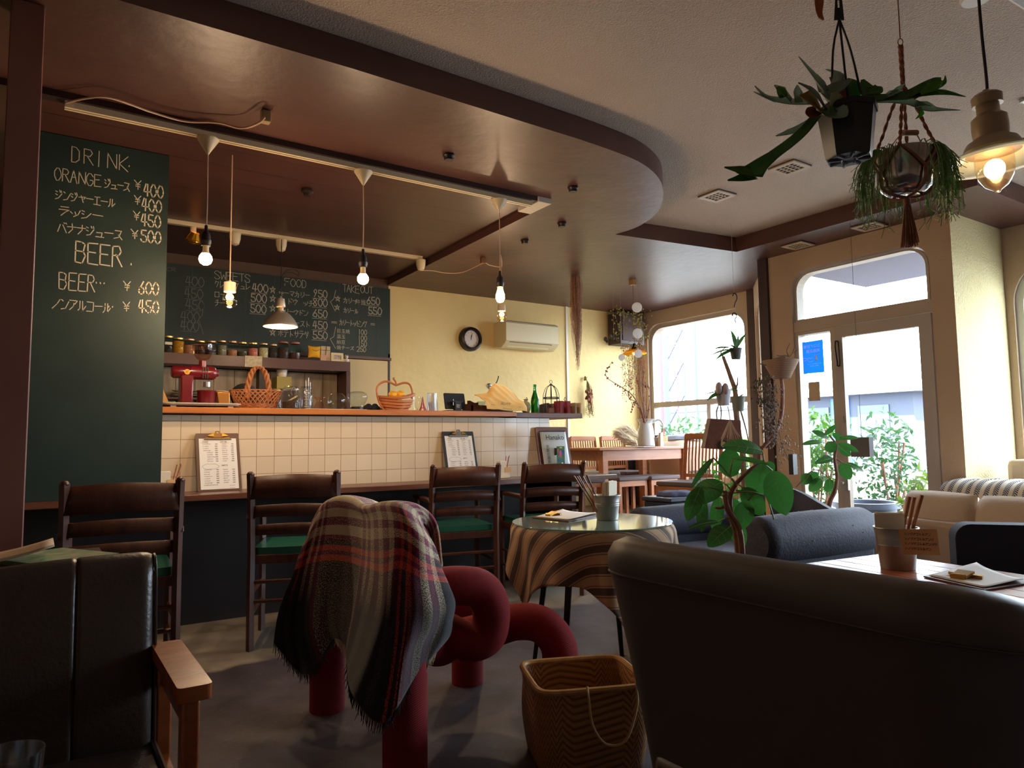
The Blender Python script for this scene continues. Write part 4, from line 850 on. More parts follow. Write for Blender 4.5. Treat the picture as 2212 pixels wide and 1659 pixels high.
blob((206, 84, 150), 'card_pink', [(-.05, .74, .16, .12, 1)]); blob((44, 84, 160), 'card_blue', [(.3, .82, .16, .07, 2), (-.25, .52, .18, .05, 3), (.36, .45, .12, .05, 0)]); blob((214, 84, 74), 'card_red', [(-.38, .85, .1, .07, 0), (.1, .62, .06, .03, 1), (-.3, .65, .05, .03, 1)]); blob((232, 226, 206), 'card_white', [(.18, .4, .14, .05, 2)]); blob((232, 200, 70), 'card_yellow', [(0, .95, .2, .025, 1)])
o = MB().bb((1.9, 4.2, LOW), (1.95, 4.25, LOW+.0)) if False else None
# napkin and pencil holders
zincb = M('zinc_bucket', (164, 162, 156), .4, .6, var=.12, scale=9)
stickm = M('chopstick_wood', (150, 92, 58), .5); napm = M('napkin', (226, 214, 190), .9); kraft = M('kraft_note', (216, 168, 116), .8)
def bucket(loc, r, h, lab, napkins=True, sticks=5, note=True, rz=0, nm='utensil_bucket'):
    t = thing(nm, lab, 'bucket', loc, rz)
    MB().lathe([(0, 0), (r*.76, 0), (r*.78, .003), (r*.88, h*.55), (r*.905, h*.57), (r*.89, h*.60), (r*.92, h*.64), (r*.90, h*.67), (r*.93, h*.71), (r*.915, h*.74), (r*.99, h*.97), (r*1.03, h*.985), (r*1.02, h), (r*.97, h), (r*.9, h*.7), (r*.76, .01), (0, .01)], (0, 0, 0), 32).build('bucket_wall', zincb, t, world=False)
    if note:
        mb = MB(); mb.prism([(0, 0), (r*1.5, -.06*r), (r*1.55, r*1.05), (.03*r, r*1.1)], [], (r*.05, -r*1.05, h*.52), (1, .25, 0), (0, 0, 1), (0, -.0012, 0)); mb.build('note_card', kraft, t, world=False, smooth=False)
        mb = MB()
        for k in range(4): write(mb, 'シノリナコトルアンリ'[:8+k % 2], Vector((r*.15, -r*1.05-.0015+.25*r*.1, h*.52+r*(.82-.22*k)))+Vector((0, -.002, 0)), (1, .25, 0), (0, 0, 1), r*.09, r*.1, r*.02, off=.0)
        mb.build('note_writing', ink, t, world=False, recalc=False)
    return t
def naps(loc, w_, h_, d_, lab, rz=0, tilt=.1):
    mb = MB()
    for k in range(7): mb.box((0, (k-3)*d_/7, h_/2+.004*math.sin(k*2.1)), (w_*(1-.02*(k % 3)), d_/9, h_), (tilt*.3+.02*k, .04*math.sin(k), 0))
    mb.xform(0, Matrix.Translation(loc) @ Matrix.Rotation(rz, 4, 'Z')); tag(mb.build('paper_napkins', napm, bevel=.0008), lab, 'napkins')
def sticks(base, top, n_, lab, r=.0032, spread=.012, nm='chopsticks', mat=None):
    mb = MB(); base, top = Vector(base), Vector(top)
    for k in range(n_):
        o1 = Vector((math.cos(k*2.4), math.sin(k*2.4), 0))*spread*.5; o2 = Vector((math.cos(k*2.4+.5), math.sin(k*2.4+.5), 0))*spread
        mb.tube([base+o1, top+o2+Vector((0, 0, .004*(k % 3)))], [r*.7, r], 4)
    tag(mb.build(nm, mat or stickm), lab, 'chopsticks')
c = onz(LOW, 361, 1040); c = Vector((ony(4.25, 361, 1040).x, 4.25, LOW))
def box_holder(c, lab, lab2, lab3, w_=.085):
    t = thing('napkin_holder', lab, 'holder', c); mb = MB()
    for (p0, p1) in (((-w_/2, -.035, 0), (w_/2, -.032, .075)), ((-w_/2, .032, 0), (w_/2, .035, .075)), ((-w_/2, -.035, 0), (-w_/2+.003, .035, .075)), ((w_/2-.003, -.035, 0), (w_/2, .035, .075)), ((-w_/2, -.035, 0), (w_/2, .035, .003))): mb.bb(p0, p1)
    mb.build('box', paperb, t, world=False, smooth=False)
    mb = MB(); mb.box((.02, -.037, .06), (.05, .002, .035)); mb.build('note_card', kraft, t, world=False)
    naps(c+Vector((-w_*.15, 0, .004)), w_*.6, .115, .05, lab2); sticks(c+Vector((w_*.25, .01, .006)), c+Vector((w_*.75, .03, .15)), 3, lab3)
box_holder(c, 'cream napkin holder beside the drinks chalkboard on the bar ledge', 'folded napkins standing in the holder beside the drinks chalkboard', 'chopsticks leaning in the holder beside the drinks chalkboard')
c = Vector((ony(4.25, 1086, 1010).x, 4.25, LOW)); box_holder(c, 'cream napkin holder between the black clipboard and framed slate', 'folded napkins standing in the holder left of the framed slate', 'chopsticks leaning in the holder left of the framed slate')
# ================================================================= LAMPS, TRACKS AND CEILING THINGS
bulbm = M('lit_warm_bulb', (255, 226, 176), .4, emit=((255, 206, 140), 30))
bulbm2 = M('lit_gold_bulb', (255, 190, 90), .4, emit=((255, 176, 84), 20))
clear = glassM('bulb_glass', (255, 240, 216), .03)
cord_m = M('beige_cord', (206, 170, 140), .6); socket_b = M('black_socket', (30, 26, 26), .5); ivory = M('ivory_ceramic', (214, 196, 160), .4)
def lamp(loc, w_, col=(1, .72, .46), r=.03):
    l = bpy.data.lights.new('bulb_light', 'POINT'); l.energy = w_; l.color = col; l.shadow_soft_size = r
    o = bpy.data.objects.new('bulb_light', l); o.location = loc; COL.objects.link(o)
def track(x0, x1, y, z, lab, nm='light_track'):
    t = thing(nm, lab, 'light track', ((x0+x1)/2, y, z)); mb = MB(); mb.bb((x0, y-.018, z-.028), (x1, y+.018, z)); mb.build('rail', ivory, t, smooth=False)
    MB().bb((x0, y-.004, z-.0285), (x1, y+.004, z-.0275)).build('slot', M('slot_shadow_grey', (110, 96, 78), .7), t, smooth=False); return t
TY = 3.475; TZ = ZS-.0305
t1 = track(ony(TY, 140, 220).x, 2.47, TY, TZ, 'long ivory lighting track along the dark lip over the bar stools')
a, b_ = onz(ZK-.01, 363, 478), onz(ZK-.01, 942, 560); RY = (a.y+b_.y)/2
track(.0, 2.62, RY, ZK-.001, 'rear ivory lighting track on the boarded kitchen ceiling')
def cable(pts, r, lab, mat=cord_m, nm='cable', sm=6, cat='cable'):
    tag(MB().tube(pts, r, 6, smooth=sm).build(nm, mat), lab, cat)
Z2 = ZS-.037
cable([onz(TZ-.012, 143, 222), onz(Z2, 190, 212), onz(Z2, 240, 212), onz(Z2, 330, 243), onz(Z2, 400, 262), onz(ZS-.03, 470, 265), onz(ZS-.05, 520, 277), onz(ZS-.07, 555, 268), onz(ZS-.045, 572, 253)], .005, 'grey-beige power cable looping from the track to the ceiling plug')
p = onz(ZS, 574, 240); tag(MB().bb(p+Vector((-.02, -.02, -.055)), p+Vector((.02, .02, -.001))).build('ceiling_plug', M('aged_plug', (150, 122, 84), .5), bevel=.004), 'beige plug in the brown soffit at the end of the cable', 'plug')
# three cone-topped pendants
def pendant(px, pyb, lab, gb=False, clearb=False):
    t = thing('pendant_lamp', lab, 'pendant lamp', (0, 0, 0), 0, 'bare bulb pendants on the front track')
    top = ony(TY, px, 290+(px-453)*.21); x = top.x; bz = ony(TY, px, pyb).z
    t.location = (x, TY, bz)
    ct_ = TZ-.03
    MB().lathe([(0, 0), (.048, 0), (.048, -.005), (.010, -.066), (.005, -.075), (0, -.075)], (x, TY, ct_), 28).build('ceiling_cone', ivory, t)
    MB().tube([(x, TY, ct_-.07), (x+.002, TY, (ct_+bz)/2), (x, TY, bz+.12)], .0028, 6, smooth=3).build('cord', cord_m, t)
    MB().lathe([(0, .155), (.007, .152), (.009, .125), (.019, .11), (.021, .085), (.024, .082), (.024, .07), (.021, .066), (.021, .055), (0, .055)], (x, TY, bz), 18).build('socket', socket_b, t)
    if clearb:
        MB().lathe([(.015, .052), (.018, .035), (.026, .01), (.027, -.012), (.018, -.032), (0, -.038)], (x, TY, bz), 20).build('bulb', M('lit_gold_bulb2', (255, 196, 96), .4, emit=((255, 190, 96), 24)), t)
    else:
        MB().lathe([(.013, .055), (.014, .03), (.019, .018)], (x, TY, bz), 18).build('bulb_neck', ivory, t)
        MB().lathe([(.019, .018), (.028, .004), (.030, -.010), (.024, -.026), (.012, -.034), (0, -.036)], (x, TY, bz), 20).build('bulb', bulbm, t)
    lamp((x, TY, bz-.055), LW, r=.03)
LW = 7.5
pendant(450, 557, 'bare bulb pendant hanging leftmost on the front track, beside the drinks board')
pendant(785, 600, 'bare bulb pendant hanging in the middle of the front track')
pendant(1078, 640, 'golden bulb pendant hanging rightmost on the front track', clearb=True)
# two white-socket globe pendants
def pend2(px, pyb, y, lab, ptop=None):
    b0 = ony(y, px, pyb); t = thing('globe_pendant', lab, 'pendant lamp', b0, 0, 'white socket globe pendants')
    MB().tube([(b0.x, y, ptop if ptop else ZK-.001), (b0.x, y, b0.z+.10)], .003, 6).build('cord', cord_m, t)
    MB().lathe([(0, .108), (.006, .106), (.008, .098), (.03, .096), (.031, .045), (.028, .043), (0, .043)], b0, 22).build('socket', ivory, t)
    MB().lathe([(.027, .043), (.036, .02), (.040, 0), (.034, -.022), (.018, -.037), (0, -.041)], b0, 26).build('globe', clear, t)
    MB().sphere(b0+Vector((0, 0, .018)), .02, 10, (1, 1, .8)).build('filament', bulbm, t)
    lamp(b0+Vector((0, 0, -.055)), LW*.8)
pend2(496, 649, 3.9, 'white socket globe pendant in front of the SWEETS chalk list')
pend2(1084, 684, 4.7, 'white socket globe pendant hanging in front of the air conditioner', ZS-.001)
# aluminium shade
b0 = ony(5.15, 606, 706); t = thing('shade_lamp', 'aluminium bell shade lamp hanging before the back chalkboard', 'pendant lamp', b0)
s_ = 1.0
MB().lathe([(.121, 0), (.122, .004), (.116, .02), (.096, .055), (.066, .09), (.045, .105), (.030, .112), (.030, .118), (.027, .118), (.042, .1), (.064, .086), (.092, .052), (.112, .018), (.119, .002)], b0, 40).build('lamp_shade', alu, t)
MB().lathe([(0, .112), (.02, .112), (.02, .14), (.032, .145), (.034, .15), (.026, .205), (.012, .21), (.006, .225), (0, .225)], b0, 24).build('socket', alu, t)
mb = MB(); zt2 = onz(ZK, 609, 510); mb.tube([b0+Vector((0, 0, .22)), Vector((b0.x, b0.y, ZK-.1)), Vector((b0.x, b0.y, ZK-.06))], .003, 6)
q = b0+Vector((0, 0, .36)); mb.tube([q, q+Vector((.04, 0, .06)), q+Vector((.11, 0, .07)), q+Vector((.13, 0, .03)), q+Vector((.07, 0, .05)), q+Vector((.01, 0, .02)), q+Vector((.02, 0, -.04)), q+Vector((.03, 0, -.02))], .0028, 6, smooth=5); mb.build('cord', black_plastic, t)
MB().sphere(b0+Vector((0, 0, .045)), .03, 10).build('bulb', bulbm, t); lamp(b0+Vector((0, 0, .0)), 5)
def cup(px, py, lab, y=None):
    p = onz(ZK-.03, px, py); y = RY
    x = onz(ZK-.03, px, py).x; lat('ceiling_cup', lab, 'ceiling rose', [(0, -.035-.085), (.012, -.12), (.028, -.11), (.038, -.075), (.04, -.035), (.04, -.031), (0, -.031)], (ony(RY, px, py).x, RY, ZK), ivory, 'ivory cups on the rear track')
cup(608, 505, 'ivory cup rose above the aluminium shade lamp'); cup(508, 498, 'ivory cup rose on the rear track beside the hanging globe'); cup(909, 560, 'ivory cup rose at the right end of the rear track')
MB().tube([(b0.x, b0.y, ZK-.06), (ony(RY, 608, 505).x, RY, ZK-.12)], .003, 6).build('cord', black_plastic, t)
g = ony(RY, 417, 517); t = thing('spot_lamp', 'gold-tinted mirror spot bulb on the rear track by the drinks board', 'spot lamp', g)
MB().cyl((g.x, g.y, ZK-.03), (g.x, g.y, ZK-.07), .02).build('adapter', ivory, t); MB().cyl((g.x, g.y, ZK-.07), (g.x, g.y, g.z+.04), .008).build('stem', steel, t)
MB().lathe([(.03, .05), (.05, .01), (.055, -.005), (.045, -.02), (.02, -.03), (0, -.032)], g, 26, axis=(.2, -.5, 1)).build('bulb', M('gold_mirror', (230, 170, 50), .12, .9), t)
MB().sphere(g+Vector((0, -.025, -.008)), .024, 8, (1, .5, 1)).build('lit_face', M('lit_spot_face', (255, 214, 130), .4, emit=((255, 206, 130), 3.5)), t)
# brown ceiling sockets on the soffit
for i, (px, py) in enumerate(((970, 334), (1238, 404), (1214, 481), (1134, 518))):
    p = onz(ZS, px, py); mb = MB(); mb.lathe([(0, 0), (.03, 0), (.032, -.008), (.026, -.014), (.024, -.03), (0, -.03)], p-Vector((0, 0, .0005)), 14, lob=lambda a, z: 1+.08*math.cos(5*a)); tag(mb.build('ceiling_socket', M('brown_bakelite', (38, 26, 24), .4)), ['brown bakelite ceiling socket nearest, above the middle pendant', 'brown bakelite ceiling socket near the curved soffit edge', 'brown bakelite ceiling socket above the dried grass bunch', 'brown bakelite ceiling socket farthest left behind the curve'][i], 'ceiling socket', 'brown sockets on the soffit')
p = onz(ZK, 664, 408); lat('ceiling_socket', 'brown bakelite socket on the boarded kitchen ceiling', 'ceiling socket', [(0, 0), (.036, 0), (.038, -.02), (.024, -.028), (.022, -.045), (0, -.045)], p-Vector((0, 0, .0005)), M('brown_bakelite'))
p = onz(ZS, 1043, 556); tag(MB().bb(p+Vector((-.02, -.015, -.05)), p+Vector((.02, .015, -.001))).build('ceiling_plug', M('brown_plug', (120, 84, 56), .5), bevel=.004), 'brown plug on the soffit where two pale cables meet', 'plug')
cable([Vector((ony(RY, 909, 572).x, RY, ZK-.12)), onz(ZS-.05, 935, 585), onz(ZS-.06, 965, 590), onz(ZS-.05, 1000, 588), p+Vector((0, 0, -.05)), onz(ZS-.02, 1058, 573), onz(ZS-.02, 1083, 576), Vector((ony(4.7, 1084, 640).x, 4.7, ZS-.02))], .003, 'pale thin cable from the rear track to the plug and globe pendant')
# ivory end block at the end of the dark lip
mb = MB(); mb.bb((2.503, 3.43, ZS-.035), (2.60, 3.66, ZS-.001)); tag(mb.build('end_block', M('pale_block', (196, 186, 172), .5), bevel=.002), 'pale flat end block where the front track stops', 'block')
# ceiling vents
def vent(px, py, z, lab):
    p = onz(z, px, py); t = thing('ceiling_vent', lab, 'ceiling vent', p, 0, 'square ceiling vents'); s = .088
    MB().prism([(-s, -s), (s, -s), (s, s), (-s, s)], [[(-s*.68, -s*.68), (s*.68, -s*.68), (s*.68, s*.68), (-s*.68, s*.68)]], p+Vector((0, 0, -.014)), (1, 0, 0), (0, 1, 0), (0, 0, .007)).build('vent_frame', M('vent_cream', (186, 166, 140), .5), t, smooth=False)
    MB().box(p+Vector((0, 0, -.0035)), (s*2.0, s*2.0, .006)).build('base_plate', M('vent_dark', (52, 40, 40), .6), t, smooth=False)
    mb = MB()
    for k in (-1, 0, 1): mb.box(p+Vector((k*s*.34, 0, -.011)), (.006, s*1.4, .003)); mb.box(p+Vector((0, k*s*.34, -.0115)), (s*1.4, .006, .003))
    mb.build('grille', M('vent_cream'), t, smooth=False)
vent(1706, 360, ZC, 'square ceiling vent on the plaster near the hanging fern'); vent(1549, 421, ZC, 'square ceiling vent on the plaster near the curved soffit')
vent(1878, 487, ZS, 'square ceiling vent on the brown soffit above the door'); vent(1724, 528, ZS, 'square ceiling vent on the brown soffit beside the dark post')
# air conditioner
AY = YB-.235; a, b_ = ony(AY, 1093, 730), ony(AY, 1208, 740); zt_, zb = ony(AY, 1097, 692).z, ony(AY, 1093, 750).z
ac = thing('air_conditioner', 'cream wall-mounted air conditioner on the yellow wall', 'air conditioner', ((a.x+b_.x)/2, YB-.12, zb)); acm = M('cream_plastic', (214, 200, 158), .4)
prof = [(YB-.001, zb+.02), (YB-.001, zt_), (AY+.03, zt_+.005), (AY+.004, zt_-.02), (AY, zb+.075), (AY+.03, zb+.045), (AY+.10, zb+.005)]
mb = MB(); mb.prism([(y-YB, z) for y, z in prof], [], (a.x, YB, 0), (0, 1, 0), (0, 0, 1), (b_.x-a.x, 0, 0)); mb.build('casing', acm, ac, bevel=.006)
mb = MB(); mb.prism([(a.x+.05, 0), (b_.x-.09, 0), (b_.x-.09, .012), (a.x+.05, .012)], [], (0, AY-.002+.012, zb+.058), (1, 0, 0), (0, .1, 1), (0, .004, 0)); mb.bb((a.x+.03, AY+.02, zt_-.001), (b_.x-.03, AY+.16, zt_+.004)); mb.build('air_slot', M('slot_dark', (70, 60, 46), .6), ac, smooth=False)
mb = MB(); mb.prism([(a.x+.06, 0), (b_.x-.1, 0), (b_.x-.1, .045), (a.x+.06, .045)], [], (0, AY+.075, zb+.016), (1, 0, 0), (0, -.8, .6), (0, .004, .004)); mb.build('louvre', M('cream_louvre', (226, 214, 176), .4), ac, smooth=False)
MB().bb((b_.x+.012, YB-.05, zb+.02), (b_.x+.05, YB, zb+.12)).build('pipe_cover', acm, ac, bevel=.004)
# clock
c0 = ony(YB-.04, 1018, 732); ck = thing('wall_clock', 'round black-rimmed wall clock on the yellow wall', 'clock', (c0.x, YB, c0.z)); R_ = .125
nrm = Vector((-.12, -1, 0)).normalized()
MB().lathe([(0, 0), (R_, 0), (R_, .035), (R_*.93, .06), (R_*.78, .07), (R_*.70, .058), (R_*.70, .03), (0, .03)], (c0.x, YB, c0.z), 44, axis=(0, -1, 0)).build('clock_rim', M('black_rim', (28, 26, 30), .4), ck)
cf = Vector((c0.x, YB-.032, c0.z)); MB().lathe([(0, 0), (R_*.70, 0), (R_*.70, .002), (0, .002)], cf, 36, axis=(0, -1, 0)).build('clock_face', M('clock_face_white', (216, 206, 196), .6), ck)
mb = MB()
for k in range(12):
    a_ = 2*PI*k/12; q = cf+Vector((math.sin(a_)*R_*.56, -.004, math.cos(a_)*R_*.56)); n_ = str(k or 12); ftext(mb, n_, q+Vector((-.006*len(n_), 0, -.007)), (1, 0, 0), (0, 0, 1), .02)
mb.build('numerals', M('black_ink', (40, 42, 46)), ck, recalc=False)
for nm, an, L_, wd in (('hour_hand', 5, .038, .006), ('minute_hand', 14, .06, .005)):
    a_ = math.radians(an); d_ = Vector((math.sin(a_), 0, math.cos(a_))); mb = MB(); mb.tube([cf+Vector((0, -.006, 0))-d_*.01, cf+Vector((0, -.006, 0))+d_*L_], wd/2, 4); mb.build(nm, M('black_ink'), ck)
# coat hook
c0 = ony(YB, 1057, 834); hk = thing('coat_hook', 'dark metal coat hook on the yellow wall above the cloth', 'hook', c0)
MB().lathe([(0, 0), (.03, 0), (.03, .004), (.018, .012), (0, .012)], c0, 20, axis=(0, -1, 0)).build('hook_plate', steel, hk)
MB().tube([c0+Vector((0, -.01, 0)), c0+Vector((.01, -.05, 0)), c0+Vector((.04, -.07, .03)), c0+Vector((.055, -.08, .07)), c0+Vector((.06, -.085, .1))], [.006, .005, .005, .005, .006], 8, smooth=4).build('hook_arm', M('gunmetal', (70, 62, 56), .35, .9), hk)
# dark speaker box in the corner
a, b_ = ony(6.0, 1337, 700), ony(6.0, 1388, 700); zt_, zb = ony(6.0, 1360, 677).z, ony(6.0, 1360, 744).z
sp_ = thing('wall_speaker', 'dark wooden box speaker high in the corner by the window', 'speaker', ((a.x+b_.x)/2, 6.08, zb)); MB().bb((a.x, 5.98, zb), (b_.x, 6.19, min(zt_, ZS-.005))).build('speaker_box', M('dark_speaker', (62, 46, 46), .6), sp_, bevel=.004)
MB().bb((a.x+.03, 5.97, zb+.04), (b_.x-.02, 5.981, zt_-.05)).build('speaker_cloth', M('speaker_cloth', (84, 68, 64), .9), sp_)
# small orange glass pendant and disc mobile
b0 = at(1371, 762, 6.6); t = thing('orange_pendant', 'small amber glass saucer pendant in the far corner', 'pendant lamp', b0)
zc_ = ZS-.001
MB().lathe([(.108, -.012), (.11, -.006), (.095, .012), (.05, .028), (.02, .034), (.02, .03), (.05, .024), (.093, .008)], b0, 32).build('glass_shade', translucentM('amber_glass', (222, 146, 30), .6, .3), t)
MB().lathe([(0, .03), (.034, .03), (.034, .04), (.018, .06), (.016, .085), (0, .085)], b0, 20).build('socket', black_plastic, t); MB().tube([b0+Vector((0, 0, .08)), (b0.x, b0.y, zc_-.03)], .003, 6).build('cord', M('brown_cord', (110, 84, 60), .7), t)
MB().bb((b0.x-.025, b0.y-.025, zc_-.05), (b0.x+.025, b0.y+.025, zc_)).build('ceiling_mount', M('brass_mount', (160, 124, 70), .4), t)
MB().sphere(b0+Vector((0, 0, 0)), .022, 8).build('bulb', M('amber_bulb', (255, 210, 150), .4, emit=((255, 200, 130), 4)), t)
capiz = translucentM('capiz_shell', (222, 222, 222), .5, .35)
def discs(px, items, lab, d=6.3):
    y0 = None; t = None
    for i, (py, rp) in enumerate(items):
        q = at(px, py, d)
        if t is None:
            t = thing('shell_mobile', lab, 'mobile', (q.x, q.y, at(px, items[-1][0]+rp, d).z), 0, 'shell disc mobiles by the corner window')
            MB().cyl((q.x, q.y, ZS-.001), (q.x, q.y, at(px, items[-1][0], d).z), .001, n=4).build('thread', M('thread', (190, 180, 170), .6), t)
        q = Vector((t.location.x, t.location.y, q.z)); mb = MB(); mb.lathe([(0, -.002), (rp*d/F, -.002), (rp*d/F, .002), (0, .002)], q, 28, axis=RM @ Vector((.1*i, 0, 1))); mb.build('shell_disc', capiz, t)
discs(1376, [(664, 11), (721, 11), (765, 9)], 'string of three round white shell discs before the amber lamp')
discs(1343, [(772, 7)], 'single small white shell disc on a thread left of the amber lamp')
# industrial glass pendant, front right
L0 = at(2147, 343, 2.0); t = thing('industrial_lamp', 'beige metal industrial pendant with glass saucer and lit bulb, top right', 'pendant lamp', L0); pm = M('beige_lamp_metal', (166, 146, 122), .35, .35)
tilt = (-.06, .02, 1)
MB().lathe([(.137, -.012), (.139, -.006), (.134, .0), (.085, .012), (.07, .02), (.068, .016), (.085, .006), (.133, -.006)], L0, 48, axis=tilt).build('glass_saucer', translucentM('milky_glass', (196, 210, 206), .3, .12), t)
MB().lathe([(0, .018), (.072, .018), (.075, .026), (.062, .05), (.048, .058), (.044, .062), (.046, .09), (.044, .118), (.030, .13), (.0285, .132), (.0285, .172), (0, .172)], L0, 32, axis=tilt).build('lamp_housing', pm, t)
MB().lathe([(.029, .155), (.038, .155), (.039, .18), (.03, .188), (.012, .19), (.008, .2), (0, .2)], L0, 26, axis=tilt).build('cap_ring', pm, t)
q = L0+Vector((-.012, 0, .2)); tp = at(2121, -40, 2.05); MB().tube([q, q+Vector((-.0, 0, .04)), (q.x-.012, q.y, q.z+.22), (q.x-.015, q.y, ZC-.002)], .0042, 8, smooth=4).build('cord', M('blue_black_cord', (26, 26, 40), .6), t)
MB().lathe([(.048, .018), (.048, -.03), (.043, -.055), (.028, -.078), (.01, -.090), (.006, -.096), (0, -.098)], L0, 30, axis=tilt).build('glass_globe', glassM('amber_globe', (255, 244, 226), .16, .12), t)
MB().sphere(L0+Vector((0, 0, -.03)), .026, 12, (1, 1, 1.1)).build('bulb', M('lit_bulb_near', (255, 226, 176), .4, emit=((255, 206, 140), 14)), t); lamp(L0+Vector((0, 0, -.065)), .35, r=.03)
MB().box(L0+Vector((.03, -.065, .035)), (.02, .012, .012)).build('clip', steel, t)
p = onz(ZC-.02, 2108, 0); lat('ceiling_plate', 'round white ceiling plate at the top edge of the view', 'ceiling plate', [(0, 0), (.05, 0), (.052, -.01), (.046, -.022), (0, -.024)], (p.x, p.y, ZC-.001), white_paint)
a, b_ = onz(ZC-.03, 2180, 0), onz(ZC-.03, 2230, 32); dd = (b_-a); mb = MB(); mb.tube([a-dd*.8+Vector((0, 0, .028)), b_+dd*2+Vector((0, 0, .028))], .022, 4); tag(mb.build('light_track', white_paint), 'white lighting track crossing the top right corner of the ceiling', 'light track')
p = onz(ZC, 2212, 214); lat('ceiling_hook', 'dark hook plate on the plaster ceiling at the right edge', 'hook', [(0, 0), (.02, 0), (.018, -.015), (0, -.02)], (p.x, p.y, ZC-.0005), steel)
# ================================================================= CHAIRS AT THE BAR
green_seat = M('green_leatherette', (34, 92, 72), .3)
def bar_chair(lab):
    t = thing('ladder_back_chair', lab, 'chair', (0, 0, 0), 0, 'dark ladder-back chairs along the bar'); W = .205
    for s in (-1, 1):
        mb = MB(); prof = [(-.20, 0), (-.205, .30), (-.20, .46), (-.215, .62), (-.235, .76), (-.262, .862)]
        P = [Vector((s*W, y, z)) for y, z in prof]; P, _ = spline(P, [0]*6, 4)
        for i in range(len(P)-1):
            pass
        mb.tube(P, .0185, 4, flat=1.1); mb.sphere(P[-1]+Vector((0, 0, -.002)), .0165, 6, (1, 1.1, .8)); mb.build('rear_leg', dark_wood, t, world=False)
        mb = MB(); mb.tube([(s*W, .20, 0), (s*W, .205, .42), (s*W, .195, .64)], .0175, 4, smooth=3); mb.build('front_leg', dark_wood, t, world=False)
        mb = MB(); mb.prism([(-.23, .0), (.23, .0), (.25, .012), (.23, .024), (-.22, .024)], [], (s*W-.022, 0, .64), (0, 1, 0), (0, 0, 1), (.044, 0, 0)); mb.build('armrest', dark_wood, t, world=False, bevel=.004)
        mb = MB(); mb.tube([(s*W, -.2, .17), (s*W, .2, .17)], .010, 6); mb.tube([(s*W, -.2, .27), (s*W, .2, .27)], .010, 6); mb.build('side_stretcher', dark_wood, t, world=False)
    def slat(z0, z1, y, bow, arch=0):
        n = 12; mb = MB()
        mb.grid(lambda u, v: Vector(((u-.5)*2*W, y-bow*math.sin(u*PI)-(.03*(z0-.6)/.25)*1.0*(1 if v else 1), z0+(z1-z0)*v+(arch*math.sin(u*PI) if v > .5 else arch*.5*math.sin(u*PI)))), n, 1); return mb.build('back_slat', dark_wood, t, world=False, solid=.016)
    slat(.735, .845, -.228, .028, .012); slat(.645, .70, -.212, .026, .01); slat(.555, .605, -.20, .024, .008)
    mb = MB(); mb.prism([(-W, -.2), (W, -.2), (W+.01, .215), (-W-.01, .215)], [], (0, 0, .415), (1, 0, 0), (0, 1, 0), (0, 0, .045)); mb.build('seat_frame', dark_wood, t, world=False, bevel=.004)
    mb = MB(); mb.prism(rrect(-W+.012, -.195, W-.012, .21, .03), [], (0, 0, .461), (1, 0, 0), (0, 1, 0), (0, 0, .034)); mb.build('seat_pad', green_seat, t, world=False, bevel=.012)
    mb = MB(); mb.tube([(-W, -.2, .235), (W, -.2, .235)], .010, 6); mb.build('rear_stretcher', dark_wood, t, world=False)
    mb = MB(); mb.tube([(-W, -.2, .33), (W, -.2, .33)], .010, 6); mb.build('rear_stretcher', dark_wood, t, world=False)
    return t
ch0 = bar_chair('ladder-back bar chair farthest left, in front of the drinks chalkboard')
def chair_at(px_l, px_r, yl, rot, o):
    pl = ony(yl, px_l, 1036); u = Vector((math.cos(rot), math.sin(rot), 0)); c = pl+u*.205; n = Vector((-math.sin(rot), math.cos(rot), 0)); c = c+n*.262
    o.location = (c.x, c.y, 0); o.rotation_euler = (0, 0, rot)
chair_at(140, 385, 3.29, math.radians(-4), ch0)
for (pl, y, rot, lab) in ((541, 3.62, -22, 'ladder-back bar chair left of the red tubular chair'), (936, 3.80, -14, 'ladder-back bar chair behind the red tubular chair, under the black clipboard'), (1134, 3.72, -14, 'ladder-back bar chair at the right end, under the framed slate')):
    c = dup(ch0, (0, 0, 0), 0, lab); chair_at(pl, 0, y, math.radians(rot), c)
# ================================================================= RED TUBULAR CHAIR AND BLANKET
red = M('red_knit_wool', (134, 6, 18), .85)
N, L, b = nodes_of(red)
uvn = N.new('ShaderNodeUVMap'); mp = N.new('ShaderNodeMapping'); mp.inputs['Scale'].default_value = (70, 260, 1); L.new(uvn.outputs[0], mp.inputs[0])
wv_ = N.new('ShaderNodeTexWave'); wv_.wave_type = 'BANDS'; wv_.bands_direction = 'DIAGONAL'; wv_.inputs['Scale'].default_value = .5; wv_.inputs['Distortion'].default_value = 1; L.new(mp.outputs[0], wv_.inputs[0])
bp = N.new('ShaderNodeBump'); bp.inputs['Strength'].default_value = .4; bp.inputs['Distance'].default_value = .002; L.new(wv_.outputs[0], bp.inputs['Height']); L.new(bp.outputs[0], b.inputs['Normal'])
rc = thing('tubular_chair', 'red knitted tubular sculptural chair on thick round legs', 'chair', (1.25, 2.3, 0))
A0, B0 = onz(0, 707, 1532), onz(0, 875, 1700); RT = .066
C0, D0 = onz(0, 1010, 1474), Vector((1.61, 2.12, 0))
def rt(pts, nm, k=8, capr=True):
    pts = [Vector(p) for p in pts]; mb = MB(); mb.tube(pts, RT, 24, smooth=k)
    mb.build(nm, red, rc)
base = lambda p, r=.012: None
rt([A0+Vector((0, 0, .0)), A0+Vector((0, 0, .35)), A0+Vector((.01, 0, .62)), A0+Vector((.06, -.02, .715)), A0+Vector((.15, -.05, .66)), A0+Vector((.19, -.08, .45)), A0+Vector((.24, -.12, .33)), A0+Vector((.36, -.1, .27))], 'rear_leg')
